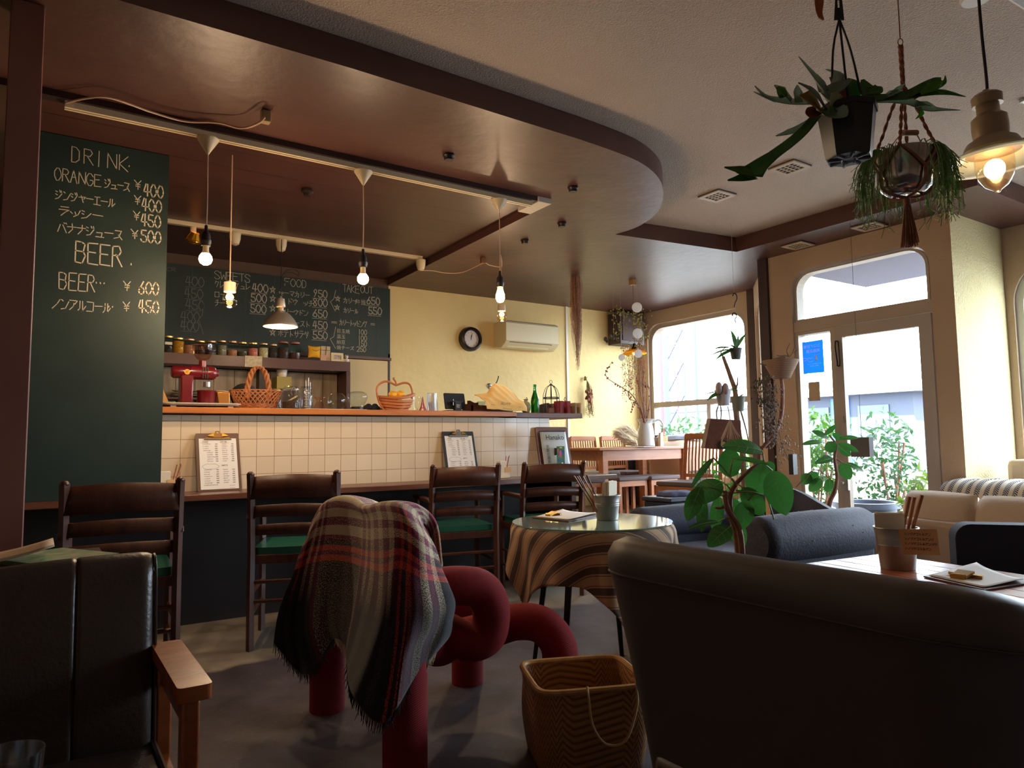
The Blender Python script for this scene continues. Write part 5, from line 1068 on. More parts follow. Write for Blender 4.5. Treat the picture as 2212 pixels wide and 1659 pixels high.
rt([B0, B0+Vector((0, 0, .35)), B0+Vector((.01, 0.01, .64)), B0+Vector((.035, .05, .72)), B0+Vector((.06, .13, .68)), B0+Vector((.07, .19, .56)), B0+Vector((.10, .22, .42)), B0+Vector((.24, .28, .30)), B0+Vector((.36, .38, .27))], 'rear_leg')
loop = [at(925, 1272, 2.40), at(985, 1265, 2.42), at(1032, 1270, 2.45), at(1056, 1296, 2.47), at(1061, 1338, 2.49), at(1050, 1374, 2.49), at(1016, 1386, 2.48), at(965, 1366, 2.47), at(925, 1345, 2.47)]
rt(loop, 'arm_loop', 6)
rt([C0, C0+Vector((0, 0, .18)), C0+Vector((-.02, -.03, .30)), C0+Vector((-.12, -.08, .33)), C0+Vector((-.28, -.06, .33))], 'front_leg', 8)
rt([D0, D0+Vector((0, 0, .18)), D0+Vector((-.01, .005, .27)), D0+Vector((-.05, .05, .33)), D0+Vector((-.11, .12, .335)), D0+Vector((-.18, .20, .30)), D0+Vector((-.30, .24, .28))], 'front_leg', 8)
# plaid blanket
def plaidM():
    m = M('plaid_wool', (160, 60, 70), .95, sheen=.3); N, L, b = nodes_of(m)
    uvn = N.new('ShaderNodeUVMap'); s = N.new('ShaderNodeSeparateXYZ'); L.new(uvn.outputs[0], s.inputs[0])
    cr, mn, bk, og, nv, gy = (222, 204, 168), (128, 18, 60), (24, 18, 24), (232, 84, 62), (14, 22, 32), (44, 38, 40)
    def ramp(stops, sock):
        r = N.new('ShaderNodeValToRGB'); r.color_ramp.interpolation = 'CONSTANT'; els = r.color_ramp.elements
        els[0].position = 0; els[0].color = lin(stops[0][1]); els[1].position = stops[1][0]; els[1].color = lin(stops[1][1])
        for p, c in stops[2:]: e = els.new(p); e.color = lin(c)
        L.new(sock, r.inputs[0]); return r
    ru = ramp([(0, nv), (.04, og), (.06, nv), (.085, mn), (.11, cr), (.135, mn), (.16, cr), (.175, mn), (.195, cr), (.46, mn), (.485, cr), (.505, mn), (.53, cr), (.56, mn), (.60, cr), (.63, mn), (.67, cr), (.70, mn), (.74, og), (.76, nv), (.785, og), (.805, mn), (.85, cr), (.89, mn), (.92, cr), (.95, bk)], s.outputs[0])
    rv = ramp([(0, cr), (.10, mn), (.16, cr), (.22, mn), (.27, cr), (.325, mn), (.36, cr), (.40, mn), (.43, cr), (.465, mn), (.485, bk), (.505, og), (.53, mn), (.55, og), (.575, gy), (.62, bk), (.66, gy), (.71, bk), (.76, gy), (.80, bk), (.90, nv)], s.outputs[1])
    n = N.new('ShaderNodeTexNoise'); n.inputs['Scale'].default_value = 260; n.inputs['Detail'].default_value = 2; mp = N.new('ShaderNodeMapping'); mp.inputs['Scale'].default_value = (1.0, .8, 1); L.new(uvn.outputs[0], mp.inputs[0]); L.new(mp.outputs[0], n.inputs[0])
    rr = N.new('ShaderNodeValToRGB'); rr.color_ramp.elements[0].position = .44; rr.color_ramp.elements[1].position = .56; L.new(n.outputs[0], rr.inputs[0])
    mx = N.new('ShaderNodeMix'); mx.data_type = 'RGBA'; cs_ = N.new('ShaderNodeMath'); cs_.operation = 'SUBTRACT'; cs_.inputs[1].default_value = .325; L.new(s.outputs[0], cs_.inputs[0]); ca_ = N.new('ShaderNodeMath'); ca_.operation = 'ABSOLUTE'; L.new(cs_.outputs[0], ca_.inputs[0])
    cl_2 = N.new('ShaderNodeMath'); cl_2.operation = 'LESS_THAN'; cl_2.inputs[1].default_value = .13; L.new(ca_.outputs[0], cl_2.inputs[0]); cm_ = N.new('ShaderNodeMath'); cm_.operation = 'MULTIPLY_ADD'; cm_.inputs[1].default_value = .07; L.new(cl_2.outputs[0], cm_.inputs[0]); L.new(n.outputs[0], cm_.inputs[2]); L.new(cm_.outputs[0], rr.inputs[0])
    L.new(rr.outputs[0], mx.inputs['Factor']); L.new(ru.outputs[0], mx.inputs['A']); L.new(rv.outputs[0], mx.inputs['B'])
    # dark wefts take over towards the hem outside the middle panel
    v1 = N.new('ShaderNodeMapRange'); v1.inputs['From Min'].default_value = .62; v1.inputs['From Max'].default_value = .76; L.new(s.outputs[1], v1.inputs['Value'])
    u1 = N.new('ShaderNodeMath'); u1.operation = 'SUBTRACT'; u1.inputs[1].default_value = .325; L.new(s.outputs[0], u1.inputs[0]); u2 = N.new('ShaderNodeMath'); u2.operation = 'ABSOLUTE'; L.new(u1.outputs[0], u2.inputs[0])
    u3 = N.new('ShaderNodeMath'); u3.operation = 'GREATER_THAN'; u3.inputs[1].default_value = .145; L.new(u2.outputs[0], u3.inputs[0]); m1 = N.new('ShaderNodeMath'); m1.operation = 'MULTIPLY'; L.new(v1.outputs[0], m1.inputs[0]); L.new(u3.outputs[0], m1.inputs[1]); m2 = N.new('ShaderNodeMath'); m2.operation = 'MULTIPLY'; L.new(m1.outputs[0], m2.inputs[0]); g8 = N.new('ShaderNodeMath'); g8.operation = 'GREATER_THAN'; g8.inputs[1].default_value = .80; L.new(s.outputs[0], g8.inputs[0]); g9 = N.new('ShaderNodeMath'); g9.operation = 'MULTIPLY_ADD'; g9.inputs[1].default_value = -.35; g9.inputs[2].default_value = .95; L.new(g8.outputs[0], g9.inputs[0]); L.new(g9.outputs[0], m2.inputs[1]); h1 = N.new('ShaderNodeMath'); h1.operation = 'SUBTRACT'; h1.inputs[1].default_value = .765; L.new(s.outputs[0], h1.inputs[0]); h2_ = N.new('ShaderNodeMath'); h2_.operation = 'ABSOLUTE'; L.new(h1.outputs[0], h2_.inputs[0]); h3 = N.new('ShaderNodeMath'); h3.operation = 'GREATER_THAN'; h3.inputs[1].default_value = .028; L.new(h2_.outputs[0], h3.inputs[0]); h4 = N.new('ShaderNodeMath'); h4.operation = 'MULTIPLY'; L.new(h3.outputs[0], h4.inputs[0]); L.new(m2.outputs[0], h4.inputs[1]); m2 = h4
    mx2 = N.new('ShaderNodeMix'); mx2.data_type = 'RGBA'; L.new(m2.outputs[0], mx2.inputs['Factor']); L.new(mx.outputs['Result'], mx2.inputs['A']); mx2.inputs['B'].default_value = lin((14, 24, 34))
    L.new(mx2.outputs['Result'], b.inputs['Base Color'])
    bp = N.new('ShaderNodeBump'); bp.inputs['Strength'].default_value = .8; bp.inputs['Distance'].default_value = .004; L.new(n.outputs[0], bp.inputs['Height']); L.new(bp.outputs[0], b.inputs['Normal']); return m
plaid = plaidM()
bl_ = [[(440, 340), (490, 262), (560, 232), (640, 245), (700, 280), (790, 262), (880, 268), (960, 310), (1010, 380)],
       [(405, 430), (460, 350), (550, 330), (645, 335), (720, 350), (795, 345), (900, 360), (1000, 430), (1075, 500)],
       [(360, 530), (430, 480), (540, 470), (640, 480), (720, 500), (800, 500), (905, 490), (1010, 560), (1105, 600)],
       [(325, 640), (395, 610), (520, 590), (620, 600), (712, 630), (800, 660), (890, 640), (1020, 690), (1150, 705)],
       [(280, 740), (370, 730), (510, 720), (610, 730), (690, 760), (790, 800), (880, 790), (1040, 820), (1178, 790)],
       [(248, 840), (350, 840), (500, 820), (600, 840), (665, 880), (760, 940), (870, 940), (1030, 920), (1165, 880)],
       [(232, 920), (345, 960), (505, 915), (590, 930), (640, 980), (700, 1120), (850, 1130), (985, 1030), (1150, 960)],
       [(222, 1000), (395, 1170), (530, 985), (600, 1005), (612, 1080), (640, 1270), (800, 1420), (965, 1180), (1085, 1040)]]
dep = [[2.66, 2.62, 2.58, 2.50, 2.36, 2.16, 2.06, 2.06, 2.10], [2.62, 2.58, 2.55, 2.48, 2.32, 2.09, 2.00, 1.99, 2.08], [2.62, 2.60, 2.54, 2.48, 2.30, 2.06, 1.98, 1.98, 2.09], [2.60, 2.62, 2.53, 2.49, 2.28, 2.04, 1.97, 1.99, 2.11],
       [2.58, 2.62, 2.54, 2.50, 2.28, 2.02, 1.98, 2.0, 2.13], [2.58, 2.62, 2.55, 2.51, 2.30, 2.0, 1.98, 2.02, 2.14], [2.58, 2.62, 2.56, 2.52, 2.30, 1.99, 1.97, 2.03, 2.15], [2.58, 2.62, 2.57, 2.53, 2.28, 1.98, 1.95, 2.04, 2.15]]
ctrl = [[at(500+x/2.444, 980+y/2.444, dep[j][i]) for i, (x, y) in enumerate(r)] for j, r in enumerate(bl_)]
r0 = ctrl[0]; kk_ = [1, 1, 1, 1, 1, 1, .9, .65, .45]; over1 = [p+Vector((.09*k, .03+.05*(1-k), -.01)) for p, k in zip(r0, kk_)]; over2 = [p+Vector((.17*k, .05+.09*(1-k), -.07)) for p, k in zip(r0, kk_)]; over3 = [p+Vector((.20*k, .06+.12*(1-k), -.20)) for p, k in zip(r0, kk_)]
for rr_ in (over1, over2, over3): rr_[0] += Vector((-.04, -.02, 0))
full = [over3, over2, over1]+ctrl
fn0 = surf(full, 1, 1)
def fnb(u, v):
    p = fn0(u, v); k = max(0, (v-.35)/.65)
    fl_ = .014*k*math.sin(u*40+v*4)+.008*k*math.sin(u*75+1); d_ = (p-Vector((0, 0, 1))).normalized(); return p+d_*fl_
bt_ = thing('plaid_blanket', 'plaid wool blanket in cream, maroon and black draped over the red chair', 'blanket', (1.0, 2.3, .2))
MB().grid(fnb, 110, 110).build('blanket_sheet', plaid, bt_, solid=.006)
cream_f = M('cream_fringe', (206, 188, 156), .95); dark_f = M('dark_fringe', (22, 28, 36), .95); orange_f = M('orange_fringe', (180, 70, 54), .95)
for nm, mat, rngs in (('cream_fringe', cream_f, ((.27, .50), (.93, 1.0))), ('dark_fringe', dark_f, ((0, .27), (.50, .86))), ('orange_fringe', orange_f, ((.86, .93),))):
    mb = MB()
    for (u0, u1) in rngs:
        n_ = int((u1-u0)*230)
        for k in range(n_):
            u = u0+(u1-u0)*(k+.5)/n_; p = fnb(u, .998); p2 = fnb(min(1, u+.004), .998); d_ = (fnb(u, .998)-fnb(u, .95)).normalized()*.5+Vector((0, 0, -.7)); ln = random.uniform(.022, .042); sw = Vector((random.uniform(-.3, .3), random.uniform(-.3, .3), 0))
            mb.tube([p, p+(d_+sw*.3).normalized()*ln*.5, p+(d_+sw).normalized()*ln], [.0016, .0013, .0006], 4)
    o = mb.build(nm, mat, bt_); o['kind'] = 'stuff'
# ================================================================= SIDE TABLE
TC = Vector((2.03, 2.43, 0)); ZT = .65; TRd = .335
st = thing('side_table', 'small round side table with thin black legs under a striped cloth', 'table', TC)
MB().lathe([(0, ZT-.035), (TRd-.01, ZT-.035), (TRd-.008, ZT-.012), (0, ZT-.012)], TC, 40).build('table_top', dark_wood, st)
for k, an in enumerate((135, 225, 315, 45)):
    a_ = math.radians(an-20); mb = MB(); d_ = Vector((math.cos(a_), math.sin(a_), 0)); mb.tube([TC+d_*.20+Vector((0, 0, ZT-.036)), TC+d_*.30], [.020, .013], 4); mb.build('leg', M('black_leg', (18, 16, 18), .4), st)
stripe = M('striped_linen', (176, 140, 106), .9)
N, L, b = nodes_of(stripe); g = N.new('ShaderNodeUVMap'); mp = N.new('ShaderNodeMapping'); mp.inputs['Rotation'].default_value = (0, 0, math.radians(60)); L.new(g.outputs[0], mp.inputs[0]); s = N.new('ShaderNodeSeparateXYZ'); L.new(mp.outputs[0], s.inputs[0])
m_ = N.new('ShaderNodeMath'); m_.operation = 'MULTIPLY'; m_.inputs[1].default_value = 13; L.new(s.outputs[0], m_.inputs[0]); f_ = N.new('ShaderNodeMath'); f_.operation = 'FRACT'; L.new(m_.outputs[0], f_.inputs[0])
r = N.new('ShaderNodeValToRGB'); r.color_ramp.interpolation = 'CONSTANT'; r.color_ramp.elements[0].color = lin((184, 150, 116)); r.color_ramp.elements[1].position = .38; r.color_ramp.elements[1].color = lin((92, 74, 64))
for p_, c_ in ((.42, (178, 144, 110)), (.50, (92, 74, 64)), (.84, (178, 144, 110)), (.92, (100, 80, 68)), (.955, (184, 150, 116))): e = r.color_ramp.elements.new(p_); e.color = lin(c_)
L.new(f_.outputs[0], r.inputs[0]); L.new(r.outputs[0], b.inputs['Base Color'])
S_ = .52; SH = Vector((math.cos(math.radians(285)), math.sin(math.radians(285)), 0))*.13
def cloth(u, v):
    x, y = (u-.5)*2*S_, (v-.5)*2*S_; rot_ = math.radians(120); x, y = x*math.cos(rot_)-y*math.sin(rot_)+SH.x, x*math.sin(rot_)+y*math.cos(rot_)+SH.y
    r_ = math.hypot(x, y); a_ = math.atan2(y, x); R1 = TRd+.004
    if r_ < R1: return TC+Vector((x, y, ZT-.008))
    ov = r_-R1; k = min(1, ov/.12); fold = 1+.0*k
    rr_ = R1+.02*math.sin(min(ov, .05)/.05*PI/2)+k*(.022*math.sin(a_*9+1)+.014*math.sin(a_*14))*min(1, ov/.2)
    return TC+Vector((rr_*math.cos(a_), rr_*math.sin(a_), ZT-.008-max(0, ov-.012)*(1.0)))
o = MB().grid(cloth, 80, 80).build('table_cloth', stripe, solid=.0025); tag(o, 'brown and beige striped linen cloth hanging off the round side table', 'tablecloth')
MB().lathe([(0, 0), (TRd+.012, 0), (TRd+.014, .003), (TRd+.012, .006), (0, .006)], TC+Vector((0, 0, ZT-.004)), 60).build('glass_top', M('green_edge_glass', (196, 220, 210), .05, trans=.85, spec=.5), None)
bpy.data.objects['glass_top'].name = 'glass_plate'; tag(bpy.data.objects['glass_plate'], 'round clear glass plate lying on the striped tablecloth', 'glass plate')
ZG = ZT+.003
bpos = onz(ZG, 1312, 1128); 
def ringpos(px, py, z): return onz(z, px, py)
bp_ = ringpos(1312, 1122, ZG); bp_.z = ZG; d_ = 2.95; bucket(bp_, .060, .108, 'small zinc bucket of chopsticks and napkins on the glass side table', note=False)
sticks(bp_+Vector((-.02, .01, .012)), bp_+Vector((-.115, .04, .19)), 6, 'brown chopsticks fanned out of the zinc bucket on the side table', r=.0035, spread=.03)
naps(bp_+Vector((.016, 0, .05)), .082, .115, .035, 'folded napkins standing in the zinc bucket on the side table', .4)
def lying_clip(pts, z, lab, clip_at, clip_dir, wq=.1, paperpts=None):
    P = [onz(z, *p) for p in pts]; t = thing('menu_clipboard', lab, 'clipboard', sum(P, Vector())/4)
    mb = MB(); mb.prism([(p.x, p.y) for p in P], [], (0, 0, z), (1, 0, 0), (0, 1, 0), (0, 0, .004)); mb.build('board', M('brown_hardboard'), t, smooth=False)
    c = sum(P, Vector())/4
    Q = [onz(z, *p) for p in (paperpts or [(0, 0)]*4)] if paperpts else [c+(p-c)*.9 for p in P]
    n_ = 10
    mb = MB(); mb.grid(lambda u, v: (Q[0]*(1-u)+Q[1]*u)*(1-v)+(Q[3]*(1-u)+Q[2]*u)*v+Vector((0, 0, .006+.008*(abs(u-.5)*2)**3*v)), n_, n_); mb.build('menu_sheet', paper, t, solid=.0008)
    cp = onz(z, *clip_at); cd = (onz(z, *clip_dir)-cp); cd.z = 0; cd.normalize(); sd = Vector((-cd.y, cd.x, 0))
    mb = MB(); mb.prism([(-wq/2, 0), (wq/2, 0), (wq*.42, .02), (-wq*.42, .02)], [], cp+Vector((0, 0, .008)), sd, cd, (0, 0, .008)); mb.prism([(-wq*.22, -.035), (wq*.22, -.035), (wq*.25, .008), (-wq*.25, .008)], [], cp+Vector((0, 0, .017)), sd, cd+Vector((0, 0, .25)), (0, 0, .006)); mb.tube([cp-cd*.035+sd*wq*.2+Vector((0, 0, .012)), cp-cd*.035-sd*wq*.2+Vector((0, 0, .012))], .008, 10); mb.build('clip', gold, t)
lying_clip([(1150, 1119), (1228, 1127), (1300, 1112), (1215, 1105)], ZG, 'brown clipboard with menu lying flat on the glass side table', (1196, 1116), (1240, 1110), .075)
# ================================================================= WOVEN BASKET
bamb = M('bamboo_weave', (140, 92, 48), .6); N, L, b = nodes_of(bamb)
uvn = N.new('ShaderNodeUVMap'); mp = N.new('ShaderNodeMapping'); mp.inputs['Scale'].default_value = (24, 6, 1); mp.inputs['Rotation'].default_value = (0, 0, .0); L.new(uvn.outputs[0], mp.inputs[0])
sx_ = N.new('ShaderNodeSeparateXYZ'); L.new(mp.outputs[0], sx_.inputs[0])
def mth(op, a_, b_=None):
    m_ = N.new('ShaderNodeMath'); m_.operation = op
    if isinstance(a_, (int, float)): m_.inputs[0].default_value = a_
    else: L.new(a_, m_.inputs[0])
    if b_ is not None:
        if isinstance(b_, (int, float)): m_.inputs[1].default_value = b_
        else: L.new(b_, m_.inputs[1])
    return m_.outputs[0]
zz_ = mth('ABSOLUTE', mth('SUBTRACT', mth('FRACT', mth('MULTIPLY', sx_.outputs[0], .9)), .5)); ph = mth('ADD', mth('MULTIPLY', zz_, 3.0), mth('MULTIPLY', sx_.outputs[1], 2.0))
nz = N.new('ShaderNodeTexNoise'); nz.inputs['Scale'].default_value = 3; L.new(mp.outputs[0], nz.inputs[0]); ph = mth('ADD', ph, mth('MULTIPLY', nz.outputs[0], .25))
class _O: pass
br = _O(); br.outputs = [mth('ABSOLUTE', mth('SUBTRACT', mth('FRACT', ph), .5))]
r = N.new('ShaderNodeValToRGB'); r.color_ramp.elements[0].color = lin((104, 62, 30)); r.color_ramp.elements[1].position = .35; r.color_ramp.elements[1].color = lin((172, 122, 70)); L.new(br.outputs[0], r.inputs[0]); L.new(r.outputs[0], b.inputs['Base Color'])
bp = N.new('ShaderNodeBump'); bp.inputs['Strength'].default_value = .5; bp.inputs['Distance'].default_value = .004; L.new(br.outputs[0], bp.inputs['Height']); L.new(bp.outputs[0], b.inputs['Normal'])
rimm = M('bamboo_rim', (186, 140, 82), .5, var=.15, scale=40)
ZB = .25
K = [onz(ZB, 1172, 1502), onz(ZB, 1410, 1482), onz(ZB, 1335, 1398), onz(ZB, 1098, 1462)]
BC = sum(K, Vector())/4; BC.z = 0
K = [k-Vector((0, 0, ZB)) for k in K]
ux = (K[1]-K[0]); bwx = ux.length/2; ang = math.atan2(ux.y, ux.x); bwy = ((K[3]-K[0]).length+(K[2]-K[1]).length)/4
bs = thing('bamboo_basket', 'square woven bamboo basket with a bound rim on the floor', 'basket', BC, ang)
def sqr(t, sx, sy, e=.30):
    c_, s_ = math.cos(t), math.sin(t); return (sx*math.copysign(abs(c_)**e, c_), sy*math.copysign(abs(s_)**e, s_))
def bside(u, v):
    t = 2*PI*u; k = (1.06-.04*v) if v > .12 else 1.0-.1*(.12-v)/.12; k = 1.0+.09*math.sin(min(1, v*1.2)*PI)*.6; x, y = sqr(t, bwx*k*(.92+.08*v), bwy*k*(.92+.08*v)); return Vector((x, y, .004+ZB*v))
mb = MB(); mb.grid(bside, 96, 12, closeu=True)
pts = [sqr(2*PI*i/48, bwx*.92, bwy*.92) for i in range(48)]; mb.prism(pts, [], (0, 0, .002), (1, 0, 0), (0, 1, 0), (0, 0, .004)); mb.build('woven_body', bamb, bs, world=False, solid=.006, recalc=False)
mb = MB(); mb.tube([Vector((*sqr(2*PI*i/96, bwx*1.005, bwy*1.005), ZB+.004)) for i in range(96)], .0095, 8, closed=True); mb.build('bound_rim', rimm, bs, world=False)
mb = MB(); h0 = Vector((-bwx*.0, -bwy*1.03, ZB+.01)); mb.tube([h0+Vector((-.03, 0, .008)), h0+Vector((-.03, -.014, -.02)), h0+Vector((-.02, -.02, -.10)), h0+Vector((.02, -.022, -.155)), h0+Vector((.08, -.02, -.15)), h0+Vector((.12, -.014, -.06)), h0+Vector((.125, 0, .01))], .004, 6, smooth=6); mb.build('rope_handle', M('cotton_rope', (190, 158, 112), .9), bs, world=False)
# ================================================================= TUB SOFA (near right)
taupe = M('taupe_faux_leather', (82, 74, 70), .5, var=.05, scale=2, bump=.05, bscale=60)
ts = thing('tub_sofa', 'large grey-taupe upholstered tub sofa seen from behind, nearest on the right', 'sofa', (1.5, .8, 0))
tops = [(1262, 1178), (1300, 1152), (1400, 1155), (1500, 1170), (1600, 1188), (1700, 1207), (1800, 1232), (1900, 1258), (2000, 1279), (2100, 1296), (2212, 1328)]
LT = onz(.75, 1275, 1160); RTp = onz(.75, 2160, 1306)
y0, y1 = LT.y, RTp.y-.02
def bx_(s): return 1.155+.09*math.sin(PI*s)**.8
def topz(s):
    e = min(s, 1-s)/.07; return .755-.045*(1-min(1, e))**2-.03*max(0, (s-.93)/.07)**2
def section(s):
    """outer back, over the rounded top, down the inside"""
    z = topz(s); x = bx_(s); P = [(x+.16, .06), (x+.125, .20), (x+.085, .38), (x+.045, .56), (x+.015, z-.075), (x+.005, z-.045), (x+.02, z-.015), (x+.055, z), (x+.10, z-.012), (x+.135, z-.05), (x+.155, z-.12), (x+.17, .45), (x+.18, .38)]
    return P
def tub(u, v):
    s = u; P = section(s); k = v*(len(P)-1); i = min(int(k), len(P)-2); t = k-i; x = P[i][0]*(1-t)+P[i+1][0]*t; z = P[i][1]*(1-t)+P[i+1][1]*t
    e = .02*(.75-z)/.75
    yy = y0+(y1-y0)*s; taper = (.75-z)*.10; yy += (taper*(1-2*s))*-1
    return Vector((x, yy, z))
# rounded plan: back plus two arms returning towards +X
def plan(s):
    """s in 0..1 : left arm, back, right arm -> (x, y, outward normal)"""
    r = .17; La = .5; Lb = abs(y0-y1)-2*r; tot = 2*La+2*(PI/2*r)+Lb; d = s*tot
    if d < La: return Vector((1.17+r+La-d, y0, 0)), Vector((0, 1, 0)), 0
    d -= La
    if d < PI/2*r: a_ = PI/2+d/r; return Vector((1.17+r+r*math.cos(a_), y0-r+r*math.sin(a_), 0)), Vector((math.cos(a_), math.sin(a_), 0)), 1
    d -= PI/2*r
    if d < Lb: return Vector((1.17, y0-r-d, 0)), Vector((-1, 0, 0)), d/Lb
    d -= Lb
    if d < PI/2*r: a_ = PI+d/r; return Vector((1.17+r+r*math.cos(a_), y1+r+r*math.sin(a_), 0)), Vector((math.cos(a_), math.sin(a_), 0)), 1
    d -= PI/2*r; return Vector((1.17+r+d, y1, 0)), Vector((0, -1, 0)), 0
PR = [(-.125, .06), (-.10, .20), (-.07, .38), (-.035, .56), (-.012, .67), (-.002, .700), (-.003, .735), (-.018, .762), (-.05, .775), (-.09, .765), (-.12, .735), (-.135, .66), (-.145, .5), (-.15, .36)]
def tubf(u, v):
    p, n, q = plan(u); k = v*(len(PR)-1); i = min(int(k), len(PR)-2); t = k-i
    t = t; o_ = PR[i][0]*(1-t)+PR[i+1][0]*t; z = PR[i][1]*(1-t)+PR[i+1][1]*t
    xs = p.x-1.17; drop = .16*max(0, min(1, xs/.72))**1.2*(z/.775)
    bow = Vector((.055*(1-(2*((p.y-y1)/(y0-y1))-1)**2)*(-1), 0, 0)) if xs < .35 else Vector()
    return p+n*o_+Vector((0, 0, z-drop-.012*(z/.775)))+bow*0
MB().grid(tubf, 110, 26).build('back_shell', taupe, ts)
mb = MB(); mb.tube([tubf(i/80, 4.62/13)+plan(i/80)[1]*.001 for i in range(4, 77)], .0028, 6); mb.build('seam_piping', M('taupe_piping', (70, 62, 58), .6), ts)
MB().box((1.56, (y0+y1)/2, .33), (.56, abs(y0-y1)-.34, .16)).build('seat_cushion', taupe, ts, bevel=.03)
MB().box((1.54, (y0+y1)/2, .16), (.58, abs(y0-y1)-.32, .18)).build('seat_base', taupe, ts, bevel=.02)
for sx in (1.36, 1.78):
    for yy in (y0-.2, y1+.2): MB().cyl((sx, yy, 0), (sx, yy, .07), .02).build('leg', dark_wood, ts)
# ================================================================= LEATHER ARMCHAIR (near left)
lea = M('dark_brown_leather', (56, 43, 36), .34, var=.12, scale=5, bump=.1, bscale=120)
lc = thing('leather_armchair', 'dark brown leather armchair with teak arms at the left edge', 'armchair', (-.06, 1.6, 0))
q = ony(1.80, 320, 1200); zt_ = q.z; XR_ = q.x
sx0 = ony(1.8, 165, 1300).x
def back(u, v):
    """padded slab: v runs up the front, over the rounded top and down the rear"""
    x = -.36+(XR_+.384)*u; d_ = min(x+.36, XR_+.024-x); r = .032; e = 1 if d_ > r else math.sqrt(max(0, 1-(1-d_/r)**2)); zt = zt_-.010*(u-.85)**2*6-.5*r*(1-e); h = .052*(.25+.75*e); pad = .012*(1-(2*u-1)**6); sm_ = .006*math.exp(-((x-sx0)/.0032)**2)
    if v < .42: k = v/.42; y, z = -h-pad*math.sin(PI*k)+sm_, .34+(zt-.05-.34)*k
    elif v < .58: a = (v-.42)/.16*PI; y, z = -h*math.cos(a)+sm_*math.cos(a)*.8, zt-.05+.05*math.sin(a)-sm_*math.sin(a)*.6
    else: k = (1-v)/.42; y, z = h, .34+(zt-.05-.34)*k
    return Vector((x, 1.852+(z-.55)*.11+y, z))
def uu_(u): return .5-.5*math.cos(PI*u)
mb = MB(); mb.grid(lambda u, v: back(u*.12 if u < .15 and False else u, v), 170, 60); mb.grid(lambda u, v: back(1, v*.5)*(1-u)+back(1, 1-v*.5)*u, 2, 24); mb.grid(lambda u, v: back(0, v*.5)*(1-u)+back(0, 1-v*.5)*u, 2, 24)
mb.build('leather_back', lea, lc)
mb = MB(); mb.tube([back(.988, .02+.5*t)+Vector((.004, -.002, 0)) for t in [i/20 for i in range(21)]], .0035, 6); mb.build('edge_piping', lea, lc)
mb = MB(); mb.grid(lambda u, v: Vector((-.38+(XR_+.02+.38)*u, 1.16+.64*v, .345+.035*math.sin(PI*min(1, u*1.0))**.4*math.sin(PI*(.12+.88*v))**.35)), 24, 20); mb.grid(lambda u, v: Vector((-.38+(XR_+.40)*u, 1.16, .26+.10*v)), 10, 4); mb.grid(lambda u, v: Vector((XR_+.02, 1.16+.64*u, .26+.09*v)), 10, 4); mb.build('leather_seat', lea, lc, recalc=False)
mb = MB(); mb.tube([(XR_+.02, 1.17+.62*t, .352+.0*t) for t in (0, .5, 1)], .006, 6); mb.build('edge_piping', lea, lc)
for sx in (XR_+.045, -.42):
    mb = MB(); mb.prism(rrect(-.031, 1.46, .031, 1.83, .012), [], (sx+.0, 0, .528), (1, 0, 0), (0, 1, 0), (0, 0, .028)); mb.build('armrest', arm_wood, lc, bevel=.008)
    MB().bb((sx-.02, 1.475, 0), (sx+.012, 1.515, .527)).build('front_leg', arm_wood, lc, bevel=.005); MB().bb((sx-.02, 1.80, 0), (sx+.012, 1.84, .527)).build('rear_leg', arm_wood, lc, bevel=.005)
    MB().bb((sx-.012, 1.516, .47), (sx+.004, 1.799, .526)).build('arm_rail', arm_wood, lc); MB().bb((sx-.012, 1.516, .27), (sx+.004, 1.799, .32)).build('side_rail', arm_wood, lc)
# table under the camera with a drinking glass
g0 = at(16, 1626, .85); gz = g0.z
tb_ = thing('wooden_table', 'plain wooden table under the near drinking glass, mostly out of view', 'table', (-.62, .30, 0)); TZ0 = gz-.105
MB().bb((-1.2, -.25, TZ0-.03), (-.04, .56, TZ0)).build('table_top', dark_wood, tb_, bevel=.004)
for sx in (-1.15, -.1):
    for sy in (-.2, .5): MB().bb((sx-.02, sy-.02, 0), (sx+.02, sy+.02, TZ0-.03)).build('leg', dark_wood, tb_)
gl = thing('drinking_glass', 'drinking glass of water at the bottom left corner', 'glass', (g0.x, g0.y, TZ0))
MB().lathe([(0, .002), (.028, .002), (.030, .01), (.0385, .103), (.0385, .105), (.0365, .105), (.028, .012), (0, .012)], (0, 0, 0), 40).build('glass_wall', glassM('tumbler_glass', (226, 228, 230), .22, .12), gl, world=False)
MB().lathe([(0, .013), (.0285, .013), (.034, .075), (0, .075)], (0, 0, 0), 30).build('water', glassM('water', (200, 204, 206), .06), gl, world=False)
# ================================================================= MAGAZINES BEHIND THE ARMCHAIR
sb = onz(.70, 40, 1195)
stn = thing('magazine_table', 'small dark table behind the leather armchair, hidden but for the magazines on it', 'table', (sb.x, 2.33, 0)); MB().bb((sb.x-.22, 2.15, .66), (sb.x+.2, 2.5, .70)).build('table_top', dark_wood, stn)
for dx in (-.2, .17):
    for yy in (2.17, 2.46): MB().bb((sb.x+dx, yy, 0), (sb.x+dx+.03, yy+.03, .66)).build('leg', dark_wood, stn)
mb = MB(); mb.box((sb.x+.08, 2.30, .706), (.2, .26, .012), .5); tag(mb.build('magazine', M('green_print', (96, 150, 96), .35, rgb2=(190, 180, 150), scale=30)), 'green-covered magazine lying under the open booklet behind the armchair', 'magazine')
mb = MB(); mb.grid(lambda u, v: Vector((sb.x-.14+.22*u, 2.20+.18*v, .714+.035*u*u)), 8, 4); tag(mb.build('booklet', M('booklet_paper', (186, 160, 130), .6), solid=.004), 'beige booklet with a curled white edge behind the armchair', 'booklet')
